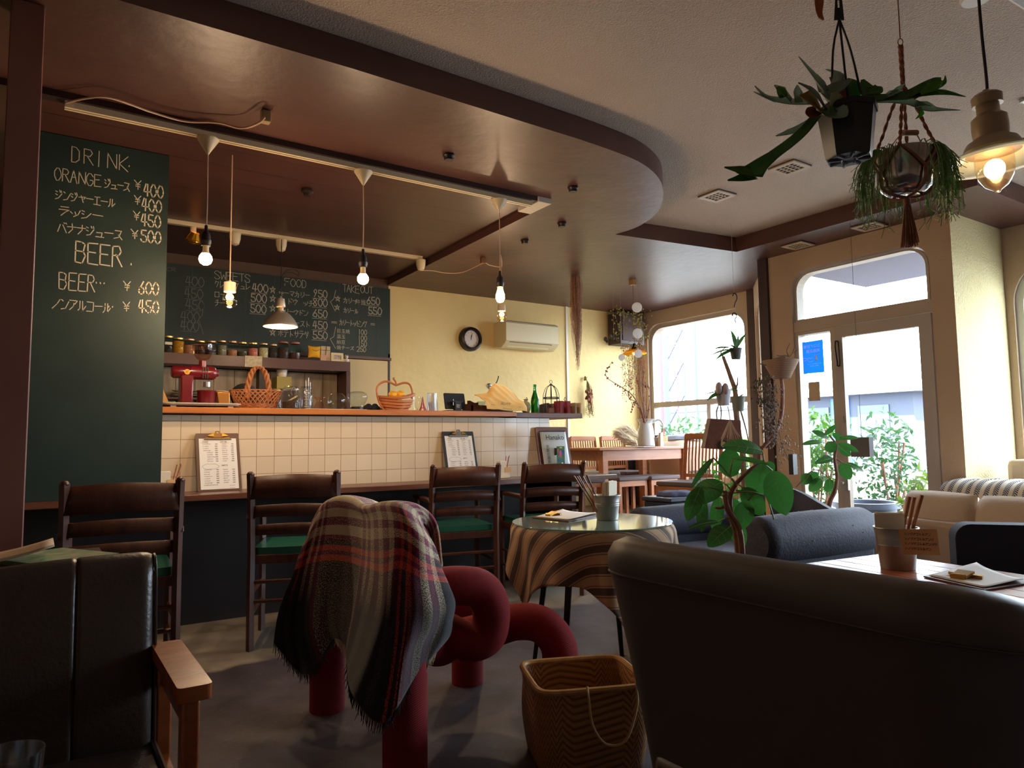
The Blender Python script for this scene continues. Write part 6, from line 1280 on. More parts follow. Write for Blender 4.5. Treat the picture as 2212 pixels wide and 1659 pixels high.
# ================================================================= DINING AREA ON THE PLATFORM
PZ = .28
q0 = at(1295, 967, 6.2); dtz = .935
dt = thing('dining_table', 'long cherry wood dining table on the raised platform by the window', 'table', (q0.x+.75, q0.y+.38, PZ)); x0, x1, ya, yb = q0.x, q0.x+1.2, q0.y, q0.y+.68
MB().bb((x0, ya, dtz-.022), (x1, yb, dtz)).build('table_top', cherry, dt, bevel=.004)
MB().prism([(x0+.08, ya+.05), (x1-.08, ya+.05), (x1-.08, yb-.05), (x0+.08, yb-.05)], [[(x0+.1, ya+.07), (x1-.1, ya+.07), (x1-.1, yb-.07), (x0+.1, yb-.07)]], (0, 0, dtz-.115), (1, 0, 0), (0, 1, 0), (0, 0, .092)).build('apron', cherry, dt, smooth=False)
for sx in (x0+.06, x1-.12):
    for sy in (ya+.03, yb-.09): MB().bb((sx, sy, PZ), (sx+.06, sy+.06, dtz-.023)).build('leg', cherry, dt, bevel=.003)
grey_pad = M('grey_seat_pad', (112, 98, 96), .9)
def slat_chair(lab):
    t = thing('slatted_chair', lab, 'chair', (0, 0, PZ), 0, 'cherry chairs with slatted backs')
    W = .17
    for s in (-1, 1):
        mb = MB(); mb.tube([(s*W, -.17, 0), (s*W, -.17, .38), (s*W, -.19, .58), (s*W, -.215, .76)], .019, 4, smooth=3); mb.build('rear_leg', cherry, t, world=False)
        MB().bb((s*W-.015, .15, 0), (s*W+.015, .18, .36)).build('front_leg', cherry, t, world=False)
    MB().box((0, -.208, .745), (.33, .02, .05)).build('top_rail', cherry, t, world=False, bevel=.004); MB().box((0, -.178, .43), (.31, .018, .03)).build('lower_rail', cherry, t, world=False)
    for k in range(9): mb = MB(); x = -.132+.033*k; mb.tube([(x, -.178, .43), (x, -.186, .56), (x, -.208, .725)], .0075, 4); mb.build('back_slat', cherry, t, world=False)
    MB().bb((-W, -.16, .325), (W, .18, .36)).build('seat_frame', cherry, t, world=False)
    MB().bb((-W-.005, -.165, .361), (W+.005, .19, .395)).build('seat_pad', grey_pad, t, world=False, bevel=.01); return t
c1 = slat_chair('cherry slatted chair left behind the dining table, against the yellow wall')
def put(o, px, py, d, rz): p = at(px, py, d); o.location = (p.x, p.y, PZ); o.rotation_euler = (0, 0, rz)
def puty(o, px, y, rz): p = ony(y, px, 1000); o.location = (p.x, y, PZ); o.rotation_euler = (0, 0, rz)
puty(c1, 1287, 5.75, PI)
c = dup(c1, (0, 0, 0), 0, 'cherry slatted chair right behind the dining table, against the yellow wall'); puty(c, 1352, 5.75, PI)
c = dup(c1, (0, 0, 0), 0, 'cherry slatted chair at the left head of the dining table'); puty(c, 1244, 4.86, -PI/2-.15)
c = dup(c1, (0, 0, 0), 0, 'cherry slatted chair nearest, its back in front of the dining table'); p = at(1524, 1000, 5.7); c.location = (p.x-.2, p.y, PZ); c.rotation_euler = (0, 0, PI/2+.1)
def stool(px, d, lab):
    p = ony(d, px, 1020); t = thing('padded_stool', lab, 'stool', (p.x, p.y, PZ), 0, 'stools at the dining table'); h = .355
    MB().bb((-.19, -.16, h), (.19, .16, h+.035)).build('seat_pad', grey_pad, t, world=False, bevel=.01); MB().bb((-.17, -.14, h-.05), (.17, .14, h-.001)).build('seat_frame', cherry, t, world=False)
    for sx in (-1, 1):
        for sy in (-1, 1): MB().box((sx*.155, sy*.125, h/2-.025), (.03, .03, h-.05)).build('leg', cherry, t, world=False)
stool(1345, 4.93, 'grey-padded cherry stool left in front of the dining table'); stool(1412, 4.90, 'grey-padded cherry stool right in front of the dining table')
# bucket, napkin etc on the dining table
b0 = at(1424, 950, 6.75); b0.z = dtz+.001; bucket(b0, .05, .088, 'small zinc utensil bucket on the dining table', note=True); sticks(b0+Vector((0, 0, .012)), b0+Vector((.07, 0, .17)), 5, 'brown chopsticks in the bucket on the dining table', spread=.02)
naps(b0+Vector((-.06, -.08, 0)), .04, .13, .03, 'pale folded napkins standing left of the dining table bucket')
o = MB().box(b0+Vector((-.25, -.02, .003)), (.22, .28, .004)).build('menu_sheet', paper); tag(o, 'white menu sheet lying on the dining table', 'menu')
# shelf bench under the window with jug, cloths
bh = MB().bb((5.50, 5.935, PZ), (5.93, 6.17, .93)).build('low_cabinet', M('navy_cabinet', (44, 44, 56), .5), bevel=.004); tag(bh, 'dark low cabinet against the yellow wall in the window corner', 'cabinet')
b2 = MB().bb((5.60, 5.56, PZ), (5.93, 5.92, .90)).build('window_bench', M('bench_boards', (150, 104, 76), .5)); tag(b2, 'wooden bench box under the corner window', 'bench')
o = MB().box(at(1462, 935, 7.2)+Vector((0, 0, -.02)), (.2, .34, .15)).build('storage_crate', M('maroon_crate', (96, 62, 56), .6), bevel=.005); o.location.z = .932; o.location = (5.76, 5.74, .902); tag(o, 'reddish brown crate under the window behind the jug', 'crate')
lin_c = M('peach_linen', (206, 176, 148), .9); blu_c = M('pale_blue_linen', (170, 178, 206), .9)
cc = Vector((5.62, 5.24, .98))
def lump(c, sx, sy, sz, nm, mat, lab, cat='cloth', seed=1):
    def f(u, v):
        a = 2*PI*u; k = math.sin(PI*.5*v)**.6; w_ = 1+.08*math.sin(a*5+seed)+.05*math.sin(a*9+seed*2); return Vector((c.x+sx*math.cos(a)*k*w_, c.y+sy*math.sin(a)*k*w_, c.z+sz*math.cos(PI*.5*v)**.5*(1+.06*math.sin(a*3+seed))))
    o = MB().grid(f, 40, 14, closeu=True).build(nm, mat, solid=.004); tag(o, lab, cat); return o
pc = thing('cloth_covered_seat', 'armchair under a peach cloth behind the dining table by the window', 'armchair', (cc.x, cc.y, PZ)); 
def drape(u, v):
    a = 2*PI*u; k = min(1, v/.35); ov = max(0, v-.35)/.65; x, y = sqr(a, .29+.02*ov*math.sin(a*7), .27+.02*ov*math.sin(a*7), .4); return Vector((cc.x+x*k, cc.y+y*k, 1.0-.07*k**3-.45*ov))
MB().grid(drape, 60, 20, closeu=True).build('peach_cloth', lin_c, pc, solid=.004); MB().bb((cc.x-.26, cc.y-.24, PZ), (cc.x+.26, cc.y+.24, .90)).build('seat_body', M('rattan_tan', (150, 110, 74), .7, var=.2, scale=60), pc)
mb = MB(); 
for k in range(7): mb.box((cc.x-.05, cc.y-.30, .50+.03*k), (.28, .012, .02))
tag(mb.build('striped_cushion', M('grey_stripe', (90, 84, 84), .9)), 'grey striped cushion edge peeking under the peach cloth', 'cushion')
lump(Vector((cc.x+.05, cc.y, 1.003)), .2, .2, .05, 'folded_cloth', blu_c, 'folded pale blue cloth on top of the peach-covered armchair', seed=4)
# enamel jug with branches
jp = at(1396, 955, 7.25); jz = .935
jg_ = thing('enamel_jug', 'tall pale blue-white enamel jug holding dried branches in the corner', 'jug', (jp.x, min(jp.y, 6.03), jz)); J = Vector(jg_.location); en = M('white_enamel', (190, 198, 200), .25)
MB().lathe([(0, 0), (.075, 0), (.085, .01), (.09, .07), (.075, .18), (.06, .235), (.075, .265), (.105, .28), (.098, .28), (.055, .24), (.06, .2), (.07, .02), (0, .02)], J, 30).build('jug_body', en, jg_)
mb = MB(); mb.tube([J+Vector((.06, -.03, .24)), J+Vector((.12, -.07, .27)), J+Vector((.155, -.09, .21)), J+Vector((.13, -.075, .12)), J+Vector((.085, -.04, .07))], .010, 8, smooth=5); mb.build('jug_handle', en, jg_)
brm = M('dry_branch', (110, 70, 62), .8); berry = M('dried_berry', (130, 74, 72), .8)
br_ = thing('dried_branches', 'dried twigs with small dark pods standing in the enamel jug', 'dried branches', J+Vector((0, 0, .2)))
mb = MB(); mp_ = MB(); dJ = 7.0
for (pts) in ([(1393, 893), (1372, 862), (1345, 838), (1316, 820), (1308, 808), (1313, 796), (1323, 780)], [(1395, 893), (1380, 875), (1362, 862), (1352, 850)], [(1394, 893), (1384, 850), (1376, 820), (1377, 806)], [(1396, 893), (1388, 840), (1391, 812), (1390, 800)], [(1398, 893), (1397, 850), (1394, 825)], [(1399, 893), (1404, 860), (1400, 830)], [(1395, 893), (1383, 880), (1368, 872), (1364, 890)]):
    P = [at(x, y, dJ-.1*i/len(pts)) for i, (x, y) in enumerate(pts)]; P[0] = J+Vector((0, 0, .2)); mb.tube(P, [.005-.0036*i/len(P) for i in range(len(P))], 5, smooth=5)
    for i in range(1, len(P)):
        for k in range(3): q = P[i-1].lerp(P[i], random.random()); mp_.sphere(q+Vector((random.uniform(-.012, .012), 0, random.uniform(-.012, .012))), .0085, 4)
mb.build('twig', brm, br_); o = mp_.build('pods', berry, br_); o['kind'] = 'stuff'
# pampas grass
pam = M('pampas_cream', (226, 208, 178), .95, sheen=.4)
def plume(pts, d, w_, lab):
    P = [at(x, y, d) for x, y in pts]; P, _ = spline(P, [0]*len(P), 8); t = thing('pampas_grass', lab, 'dried grass', P[0], 0, 'pampas plumes by the yellow wall'); n_ = len(P)
    MB().tube(P, .004, 5).build('stem', M('pampas_stem', (190, 160, 120), .8), t)
    mb = MB()
    for k in range(520):
        a = random.random()**.8; i = min(int((.35+.65*a)*(n_-1)), n_-2); c = P[i]; ax = (P[i+1]-P[i]).normalized(); sd = Vector((random.uniform(-1, 1), random.uniform(-1, 1), random.uniform(-1, .6))).normalized(); wl = w_*math.sin(PI*(.1+.85*a))**.6; e = c+ax*wl*1.6+sd*wl
        mb.tube([c, c.lerp(e, .5)+Vector((0, 0, .01)), e+Vector((0, 0, -.01))], [.0022, .003, .0008], 3, caps=False)
    o = mb.build('plume', pam, t); o['kind'] = 'stuff'
plume([(1420, 1030), (1402, 985), (1382, 950), (1360, 932), (1342, 935)], 7.5, .085, 'cream pampas plume arching left, uppermost')
plume([(1418, 1035), (1400, 995), (1380, 968), (1358, 952), (1338, 936)], 7.4, .07, 'cream pampas plume drooping lower left of the jug')
# ================================================================= DARK BLUE ROLL-ARM SOFA
navy = M('navy_wool', (52, 54, 72), .75, var=.12, scale=40, bump=.25, bscale=90, sheen=.05)
bsf = thing('roll_arm_sofa', 'dark blue roll-arm sofa with small pale flecks behind the rubber plant', 'sofa', (3.1, 2.5, 0))
def roll(px0, py0, px1, py1, d0, d1, rr_, nm):
    a, b_ = at(px0, py0, d0), at(px1, py1, d1); b_.z = a.z; ax = (b_-a).normalized()
    prof = [(0, 0), (rr_*.8, 0), (rr_*.97, .02), (rr_, .06), (rr_*1.04, (b_-a).length*.5), (rr_, (b_-a).length-.04), (rr_*.85, (b_-a).length), (0, (b_-a).length)]
    MB().lathe(prof, a, 30, axis=ax).build(nm, navy, bsf); sd = Vector((-ax.y, ax.x, 0))
    mb = MB(); mb.prism([(0.02, -rr_*.62), ((b_-a).length-.02, -rr_*.62), ((b_-a).length-.02, rr_*.62), (.02, rr_*.62)], [], (a.x, a.y, .06), (ax.x, ax.y, 0), sd, (0, 0, a.z-.1)); mb.build('arm_panel', navy, bsf, bevel=.02); return a, b_
aA, bA = roll(1625, 1172, 1868, 1160, 3.05, 3.45, .108, 'arm_roll')
aB, bB = roll(1372, 1132, 1640, 1122, 4.15, 4.6, .095, 'arm_roll')
fleck = M('pale_fleck', (176, 170, 160), .9); mb = MB(); axA = (bA-aA).normalized(); upA = Vector((0, 0, 1)); sA = axA.cross(upA)
for k in range(38):
    a_ = random.uniform(-.4, PI*.9); tt = random.uniform(.05, .95); q = aA.lerp(bA, tt)+(sA*math.cos(a_)*(1)+upA*math.sin(a_))*.1115; mb.sphere(q, .0028, 3)
o = mb.build('fleck', fleck, bsf); o['kind'] = 'stuff'
bk_pts = [at(1560, 1100, 4.75), at(1640, 1065, 4.6), at(1688, 1052, 4.45), at(1725, 1062, 4.3), at(1775, 1090, 4.1), at(1815, 1112, 3.95)]
mb = MB(); P, _ = spline(bk_pts, [0]*6, 6); nB = Vector((.95, .3, 0))
def backf(u, v):
    k = u*(len(P)-1); i = min(int(k), len(P)-2); p = P[i].lerp(P[i+1], k-i); prof = [(-.0, -.45), (-.05, -.2), (-.04, -.04), (0, 0), (.06, -.01), (.12, -.07), (.14, -.3), (.14, -.5)]; kk = v*7; j = min(int(kk), 6); a = prof[j]; b_ = prof[j+1]; t = kk-j
    return Vector((p.x+a[0]*(1-t)+b_[0]*t, p.y, max(.06, p.z+a[1]*(1-t)+b_[1]*t)))
mb.grid(backf, 30, 28); mb.build('sofa_back', navy, bsf)
cs = (aA+bA+aB+bB)/4; mb = MB(); mb.prism([(aA.x+.05, aA.y+.08), (bA.x+.1, bA.y+.08), (bB.x-.02, bB.y-.08), (aB.x+.0, aB.y-.08)], [], (0, 0, .08), (1, 0, 0), (0, 1, 0), (0, 0, .32)); mb.build('seat_cushion', navy, bsf, bevel=.03)
# ================================================================= BEIGE SOFA
cream_l = M('beige_upholstery', (178, 152, 126), .7, var=.06, scale=4); cream_c = M('cream_cushion', (202, 182, 158), .8, bump=.25, bscale=14, stretch=(14, 1, 1))
be = thing('beige_sofa', 'beige upholstered sofa with two loose cream back cushions, seen from behind', 'sofa', (4.2, 1.9, 0))
r0_, r1_ = onz(.53, 1868, 1108), onz(.53, 2070, 1132)
dirS = (r1_-r0_).normalized(); r2_ = r0_+dirS*2.3; nS = Vector((-dirS.y, dirS.x, 0)); 
if nS.x < 0: nS = -nS
Ls = 1.22
mb = MB(); mb.prism([(0, 0), (Ls, 0), (Ls, .10), (0, .10)], [], (r0_.x, r0_.y, .06), dirS, nS, (0, 0, .47)); mb.build('back_frame', cream_l, be, bevel=.03)
for k in (0, Ls-.12): mb = MB(); mb.prism([(k, .101), (k+.12, .101), (k+.12, .60), (k, .60)], [], (r0_.x, r0_.y, .06), dirS, nS, (0, 0, .46)); mb.build('arm', cream_l, be, bevel=.03)
mb = MB(); mb.prism([(.121, .101), (Ls-.121, .101), (Ls-.121, .58), (.121, .58)], [], (r0_.x, r0_.y, .1), dirS, nS, (0, 0, .27)); mb.build('seat', cream_l, be, bevel=.03)
for k in range(2):
    L_ = (Ls-.26)/2; c_ = r0_+dirS*(.13+L_/2+k*L_)+nS*.19; c_.z = .50
    def cu(u, v, s=1):
        x = (u-.5)*2; z = (v-.5)*2; b_ = (1-x**4)*(1-z**4); return c_+dirS*(x*L_/2*(1-.04*z*z))+Vector((0, 0, z*.18*(1-.05*x*x)))+nS*(s*.095*max(0, b_)**.5)+nS*.02*z
    mb = MB(); mb.grid(lambda u, v: cu(u, v, -1), 22, 18); mb.grid(lambda u, v: cu(1-u, v, 1), 22, 18); mb.build('back_cushion', cream_c, be)
# navy low chair at the right edge
nc = thing('navy_chair', 'low dark navy chair back with pale piping at the right edge', 'chair', (3.0, 1.2, 0))
pL, pR = at(2062, 1138, 2.45), at(2300, 1120, 2.35); dN = (pR-pL); dN.z = 0; dN.normalize(); nN = Vector((-dN.y, dN.x, 0))
mb = MB(); mb.prism(rrect(0, .10, .62, pL.z+.01, .05, 6, (0, 0, 1, 1)), [], (pL.x, pL.y, 0), dN, (0, 0, 1), nN*.09); mb.build('chair_back', M('navy_velvet', (38, 42, 60), .8), nc, bevel=.02)
mb = MB(); mb.prism([(0.02, .1), (.6, .1), (.6, .55), (.02, .55)], [], (pL.x, pL.y, .12), dN, nN, (0, 0, .24)); mb.build('seat', M('navy_velvet'), nc, bevel=.02)
for k in (.06, .54):
    for j in (.05, .5): q = Vector((pL.x, pL.y, 0))+dN*k+nN*j; MB().cyl(q, q+Vector((0, 0, .125)), .018).build('leg', dark_wood, nc)
# chair with zigzag blanket in the right corner
zz = M('zigzag_wool', (70, 72, 92), .95); N, L, b = nodes_of(zz); uvn = N.new('ShaderNodeUVMap'); sx_ = N.new('ShaderNodeSeparateXYZ'); L.new(uvn.outputs[0], sx_.inputs[0])
st_ = mth('FRACT', mth('MULTIPLY', sx_.outputs[1], 12.0)); zg = mth('FRACT', mth('ADD', mth('MULTIPLY', sx_.outputs[0], 44.0), mth('MULTIPLY', mth('ABSOLUTE', mth('SUBTRACT', mth('FRACT', mth('MULTIPLY', sx_.outputs[1], 24.0)), .5)), 2.2)))
on = mth('MULTIPLY', mth('GREATER_THAN', st_, .45), mth('GREATER_THAN', zg, .38)); mx = N.new('ShaderNodeMix'); mx.data_type = 'RGBA'; mx.inputs['A'].default_value = lin((196, 184, 166)); mx.inputs['B'].default_value = lin((48, 50, 72)); L.new(on, mx.inputs['Factor']); L.new(mx.outputs['Result'], b.inputs['Base Color'])
ac_ = at(2175, 1060, 4.4); ar = thing('corner_armchair', 'armchair in the far right corner, its pale back end just in view', 'armchair', (ac_.x, ac_.y, 0))
MB().box((ac_.x+.05, ac_.y, .36), (.5, .5, .60)).build('chair_body', M('pale_armchair', (196, 176, 156), .8), ar, bevel=.05)
tp_ = at(2212, 1000, 4.6); MB().box((tp_.x+.1, tp_.y-.0, .72), (.2, .22, .24)).build('chair_back', M('pale_armchair'), ar, bevel=.04)
def zb_(u, v):
    a = PI*(1.02-u*1.04); y_ = (v-.5)*.62; rx, rz = .28, .30; return Vector((ac_.x+.05+rx*math.copysign(abs(math.cos(a))**.6, math.cos(a)), ac_.y+y_, .42+rz*max(0, math.sin(a))**.6-(.14 if math.sin(a) < .05 else 0)+.006*math.sin(v*30)))
def zb2(u, v):
    ang_ = PI*u; s1 = Vector((-dd2.y, dd2.x, 0))
    return Vector()
bl2 = MB().grid(zb_, 60, 30).build('zigzag_blanket', zz, solid=.006); tag(bl2, 'navy and cream zigzag blanket over the armchair in the right corner', 'blanket')
# ================================================================= PLANK TABLE WITH BUCKET (right foreground)
plank = woodM('lacquered_planks', (146, 74, 42), (172, 92, 54), .36, (1, 12, 12), coat=.06)
PT = .60
T0, T1, T2 = onz(PT, 1838, 1222), onz(PT, 1925, 1190+8), onz(PT, 2212, 1318)
e1 = (onz(PT, 2212, 1243)-onz(PT, 2010, 1203)).normalized()   # along the far edge
e1 = Vector((-.12, -.993, 0)); e2 = Vector((e1.y, -e1.x, 0)) if Vector((e1.y, -e1.x, 0)).dot(Vector((-.5, -.8, 0))) > 0 else Vector((-e1.y, e1.x, 0))
o_ = onz(PT, 1905, 1196); pt = thing('plank_table', 'low glossy plank table behind the tub sofa with a bucket on it', 'table', o_-Vector((0, 0, PT)))
nP = 5
for k in range(nP):
    mb = MB(); w0 = k*.08; mb.prism([(-.0, w0+.0015), (1.1, w0+.0015), (1.1, w0+.0785), (-.0, w0+.0785)], [], (o_.x, o_.y, PT-.024), e1, e2, (0, 0, .024)); mb.build('plank', plank, pt, smooth=False, bevel=.0015)
mb = MB(); mb.prism([(.04, .04), (1.06, .04), (1.06, nP*.08-.04), (.04, nP*.08-.04)], [], (o_.x, o_.y, PT-.07), e1, e2, (0, 0, .045)); mb.build('apron', dark_wood, pt)
for a_ in (.08, 1.02):
    for b2_ in (.08, nP*.08-.08): q = o_+e1*a_+e2*b2_; MB().box((q.x, q.y, (PT-.07)/2), (.05, .05, PT-.07)).build('leg', dark_wood, pt)
bq = onz(PT, 1940, 1228); bq.z = PT+.0005; bucket(bq, .062, .125, 'zinc bucket with kraft note on the plank table', note=False, rz=0)
dB = (bq-Vector((0, 0, 1))); dB.z = 0; dB.normalize(); sB = Vector((dB.y, -dB.x, 0))
nt_ = thing('kraft_note', 'kraft paper note clipped to the bucket on the plank table', 'note', bq+Vector((0, 0, .06))); mb = MB(); og = bq-dB*.068+sB*.012+Vector((0, 0, .052)); mb.prism([(.004, .0), (.098, .004), (.093, .078), (-.006, .074)], [], og, sB, (0, 0, 1), dB*.0008); mb.build('card', kraft, nt_, smooth=False)
mb = MB()
for k in range(4): write(mb, 'シノリナコトルアンリウト'[:9+k % 3], og+sB*.01+Vector((0, 0, .058-.014*k))-dB*.001, sB, (0, 0, 1), .007, .006, .0011, off=0)
mb.build('handwriting', ink, nt_, recalc=False)
naps(bq+Vector((-.012, .012, .05)), .08, .115, .04, 'folded napkins standing in the bucket on the plank table', math.atan2(sB.y, sB.x)); sticks(bq+Vector((.01, -.0, .012)), bq+sB*.055+Vector((0, .0, .215)), 4, 'flat wooden chopsticks in the bucket on the plank table', r=.006, spread=.02)
lying_clip([(1995, 1247), (2128, 1277), (2225, 1262), (2110, 1222)], PT+.001, 'clipboard with menu lying flat on the plank table', (2085, 1252), (2130, 1243), .09)
# ================================================================= SMALL THINGS ON THE FLOOR BEHIND
tb2 = thing('tool_box', 'black plastic tool box with a folded cloth on it, beside the dining table', 'tool box', at(1455, 1085, 5.0)*1); p = Vector(tb2.location); 
tb2.location.z = .0
tbx = thing('storage_bench', 'dark low box under the tool box', 'box', (p.x, p.y, 0)); MB().box((p.x, p.y, .22), (.36, .3, .44)).build('box_body', M('dark_box', (30, 32, 40), .6), tbx)
tb2.location = (p.x, p.y, .441); MB().box((p.x, p.y, .51), (.33, .26, .13), None).build('tool_box_body', M('charcoal_plastic', (52, 58, 72), .4), tb2, bevel=.012); MB().box((p.x, p.y, .59), (.35, .28, .03)).build('tool_box_lid', M('charcoal_lid', (66, 72, 88), .4), tb2, bevel=.008); MB().box((p.x-.06, p.y-.135, .52), (.1, .02, .05)).build('latch', M('dark_box'), tb2)
lump(Vector((p.x+.02, p.y, .606)), .13, .1, .035, 'folded_jacket', M('slate_blue_cloth', (92, 100, 134), .9), 'folded slate blue cloth lying on the tool box', seed=2)
# bags hanging beyond
bgp = at(1545, 940, 4.66); bgm = M('brown_paper_bag', (112, 72, 58), .5, var=.2, scale=20); hb = thing('shopping_bag', 'shiny brown shopping bag hanging below the white pot', 'bag', bgp)
def bagc(px, py, d=4.66): return at(px, py, d)
mb = MB(); F_ = [bagc(1535, 904), bagc(1549, 905), bagc(1600, 908), bagc(1603, 972), bagc(1545, 970), bagc(1522, 968)]
mb.prism([(0, 0)]*0 or [(1, 1), (2, 1), (2, 2)], [], (0, 0, -50), (0, 0, 0), (0, 0, 0), (0, 0, 0)) if False else None
dv = RM @ Vector((0, 0, -1)); dv.z = 0; dv.normalize()
vs = [mb.b.verts.new(p_) for p_ in F_]+[mb.b.verts.new(p_+dv*.09) for p_ in F_]
for q_ in ((0, 1, 4, 5), (1, 2, 3, 4)): mb.face([vs[i] for i in q_]); mb.face([vs[i+6] for i in reversed(q_)])
for i in (1, 2, 3, 4): mb.face([vs[i], vs[(i+1) % 6], vs[(i+1) % 6+6], vs[i+6]])
mb.face([vs[5], vs[0], vs[6], vs[11]]); mb.build('bag_body', bgm, hb, smooth=False)
mb = MB(); mb.tube([bagc(1549, 906), bagc(1548, 890), bagc(1552, 876), bagc(1556, 876), bagc(1558, 890), bagc(1557, 906)], .004, 6, smooth=4); mb.build('bag_handle', M('rope_grey', (140, 120, 110), .8), hb)
lg = MB().lathe([(0, 0), (.03, 0), (.03, .002), (0, .002)], bagc(1562, 960)-dv*.003, 24, axis=-dv).build('round_logo', M('teal_logo', (24, 60, 56), .5), hb)
MB().lathe([(0, 0), (.018, 0), (.018, .001), (0, .001)], bagc(1562, 960)-dv*.006, 24, axis=-dv).build('logo_centre', M('logo_tan', (190, 150, 120), .5), hb)
# ================================================================= PLANTS
fic = translucentM('rubber_leaf', (44, 92, 36), .32, .3, rgb2=(60, 112, 48), scale=8); fic_d = M('leaf_underside', (70, 92, 62), .5); vein = M('leaf_vein', (150, 182, 116), .5); bark = M('fig_bark', (128, 86, 68), .8, var=.25, scale=30)
def ficus(t, leaves, d0, dn, mat=fic, veins=True):
    for i, (bx, by, tx, ty, w_, db, dt_, nr) in enumerate(leaves):
        a, b_ = at(bx, by, d0+db), at(tx, ty, d0+dt_); wd_ = w_*d0/F
        nrm = (Vector((0, 0, 1))-a).normalized()+Vector(nr)
        lf = MB(); leaf(lf, a, b_, wd_, nrm, droop=.10, fold=.12, n=12); o = lf.build('leaf', mat, t)
        if veins:
            mv = MB(); ax = (b_-a); L_ = ax.length; tt = ax.normalized(); n_ = (nrm-tt*nrm.dot(tt)).normalized(); sd = tt.cross(n_); dr = .10
            def mid(k): return a+tt*(L_*k)+n_*(-dr*L_*(2*k-1)**2+dr*L_)*.6
            mv.tube([mid(k/10)+n_*.0012 for k in range(11)], [.0011-.00007*k for k in range(11)], 4)
            if w_ > 24:
                for k in range(2, 8, 1 if w_ > 45 else 2):
                    for s in (-1, 1):
                        hw = wd_/2*math.sin(PI*((k+1.4)/10)**.9)**.62*.86; p2 = mid(min(1, (k+1.2)/10))+sd*s*hw+n_*(.12*hw+.001); mv.tube([mid(k/10)+n_*.0012, p2], [.0005, .0003], 3)
            mv.build('vein', vein, o)
N0 = (0, 0, 0)
fp = thing('rubber_plant', 'large-leaved rubber plant in the middle, between tub sofa and blue sofa', 'plant', (at(1600, 1200, 2.75).x, at(1600, 1200, 2.75).y, 0)); FD = 2.75
FL = [(1646, 974, 1560, 963, 36, 0, -.05, (0, 0, .5)), (1576, 1032, 1577, 966, 48, 0, .03, N0), (1583, 990, 1663, 1005, 15, -.02, -.10, (0, 0, .9)), (1649, 1003, 1628, 1072, 56, .02, .05, N0), (1668, 1016, 1698, 1114, 58, -.05, -.12, N0), (1541, 989, 1492, 1056, 15, 0, -.06, (-.8, 0, .3)),
      (1559, 1041, 1494, 1088, 50, 0, -.05, (0, 0, .3)), (1514, 1051, 1484, 1126, 36, -.05, -.08, (-.3, 0, 0)), (1553, 1072, 1543, 1150, 30, .05, .05, N0), (1603, 1053, 1650, 1112, 44, 0, .0, N0), (1616, 1081, 1596, 1146, 42, .02, -.02, N0), (1584, 1075, 1592, 1140, 34, .05, .06, N0), (1578, 1137, 1529, 1182, 42, -.04, -.10, (0, 0, .4)), (1553, 1127, 1484, 1144, 17, -.05, -.12, (0, 0, .9)), (1655, 998, 1672, 1018, 22, .06, .05, N0), (1586, 1120, 1604, 1185, 36, .06, .05, N0), (1520, 1075, 1516, 1150, 26, -.03, -.05, (-.6, 0, 0))]
ficus(fp, FL, FD, 0)
pot_c = Vector(fp.location)
mb = MB(); base = pot_c+Vector((0, 0, .32))
mb.tube([base, at(1592, 1165, FD), at(1578, 1110, FD), at(1577, 1070, FD), at(1590, 1045, FD), at(1620, 1015, FD), at(1650, 995, FD+.02)], [.014, .013, .012, .011, .009, .007, .005], 8, smooth=5)
mb.tube([base, at(1600, 1160, FD-.02), at(1572, 1100, FD-.03), at(1565, 1060, FD-.02)], [.012, .012, .011, .009], 8, smooth=5); mb.tube([at(1577, 1090, FD), at(1556, 1098, FD-.03), at(1545, 1097, FD-.04)], [.006, .005, .003], 6)
mb.build('trunk', bark, fp)
for (x0, y0_, x1_, y1_) in ((1650, 995, 1646, 974), (1590, 1045, 1576, 1032), (1576, 1032, 1583, 990), (1640, 1000, 1668, 1016), (1588, 1045, 1541, 989), (1580, 1060, 1559, 1041), (1575, 1065, 1514, 1051), (1578, 1070, 1553, 1072), (1590, 1048, 1603, 1053), (1585, 1065, 1636, 1066), (1636, 1066, 1616, 1081), (1578, 1120, 1553, 1127), (1585, 1140, 1578, 1137), (1590, 1060, 1655, 1071), (1655, 1071, 1672, 1122)):
    mb = MB(); mb.tube([at(x0, y0_, FD), at((x0+x1_)/2, (y0_+y1_)/2-3, FD-.03), at(x1_, y1_, FD-.01)], .003, 5, smooth=3); mb.build('petiole', M('petiole_green', (120, 130, 70), .6), fp)
MB().lathe([(0, 0), (.10, 0), (.13, .30), (.14, .30), (.14, .32), (.12, .32), (.115, .27), (0, .27)], pot_c, 30).build('pot', M('terracotta_dark', (90, 60, 48), .7), fp)
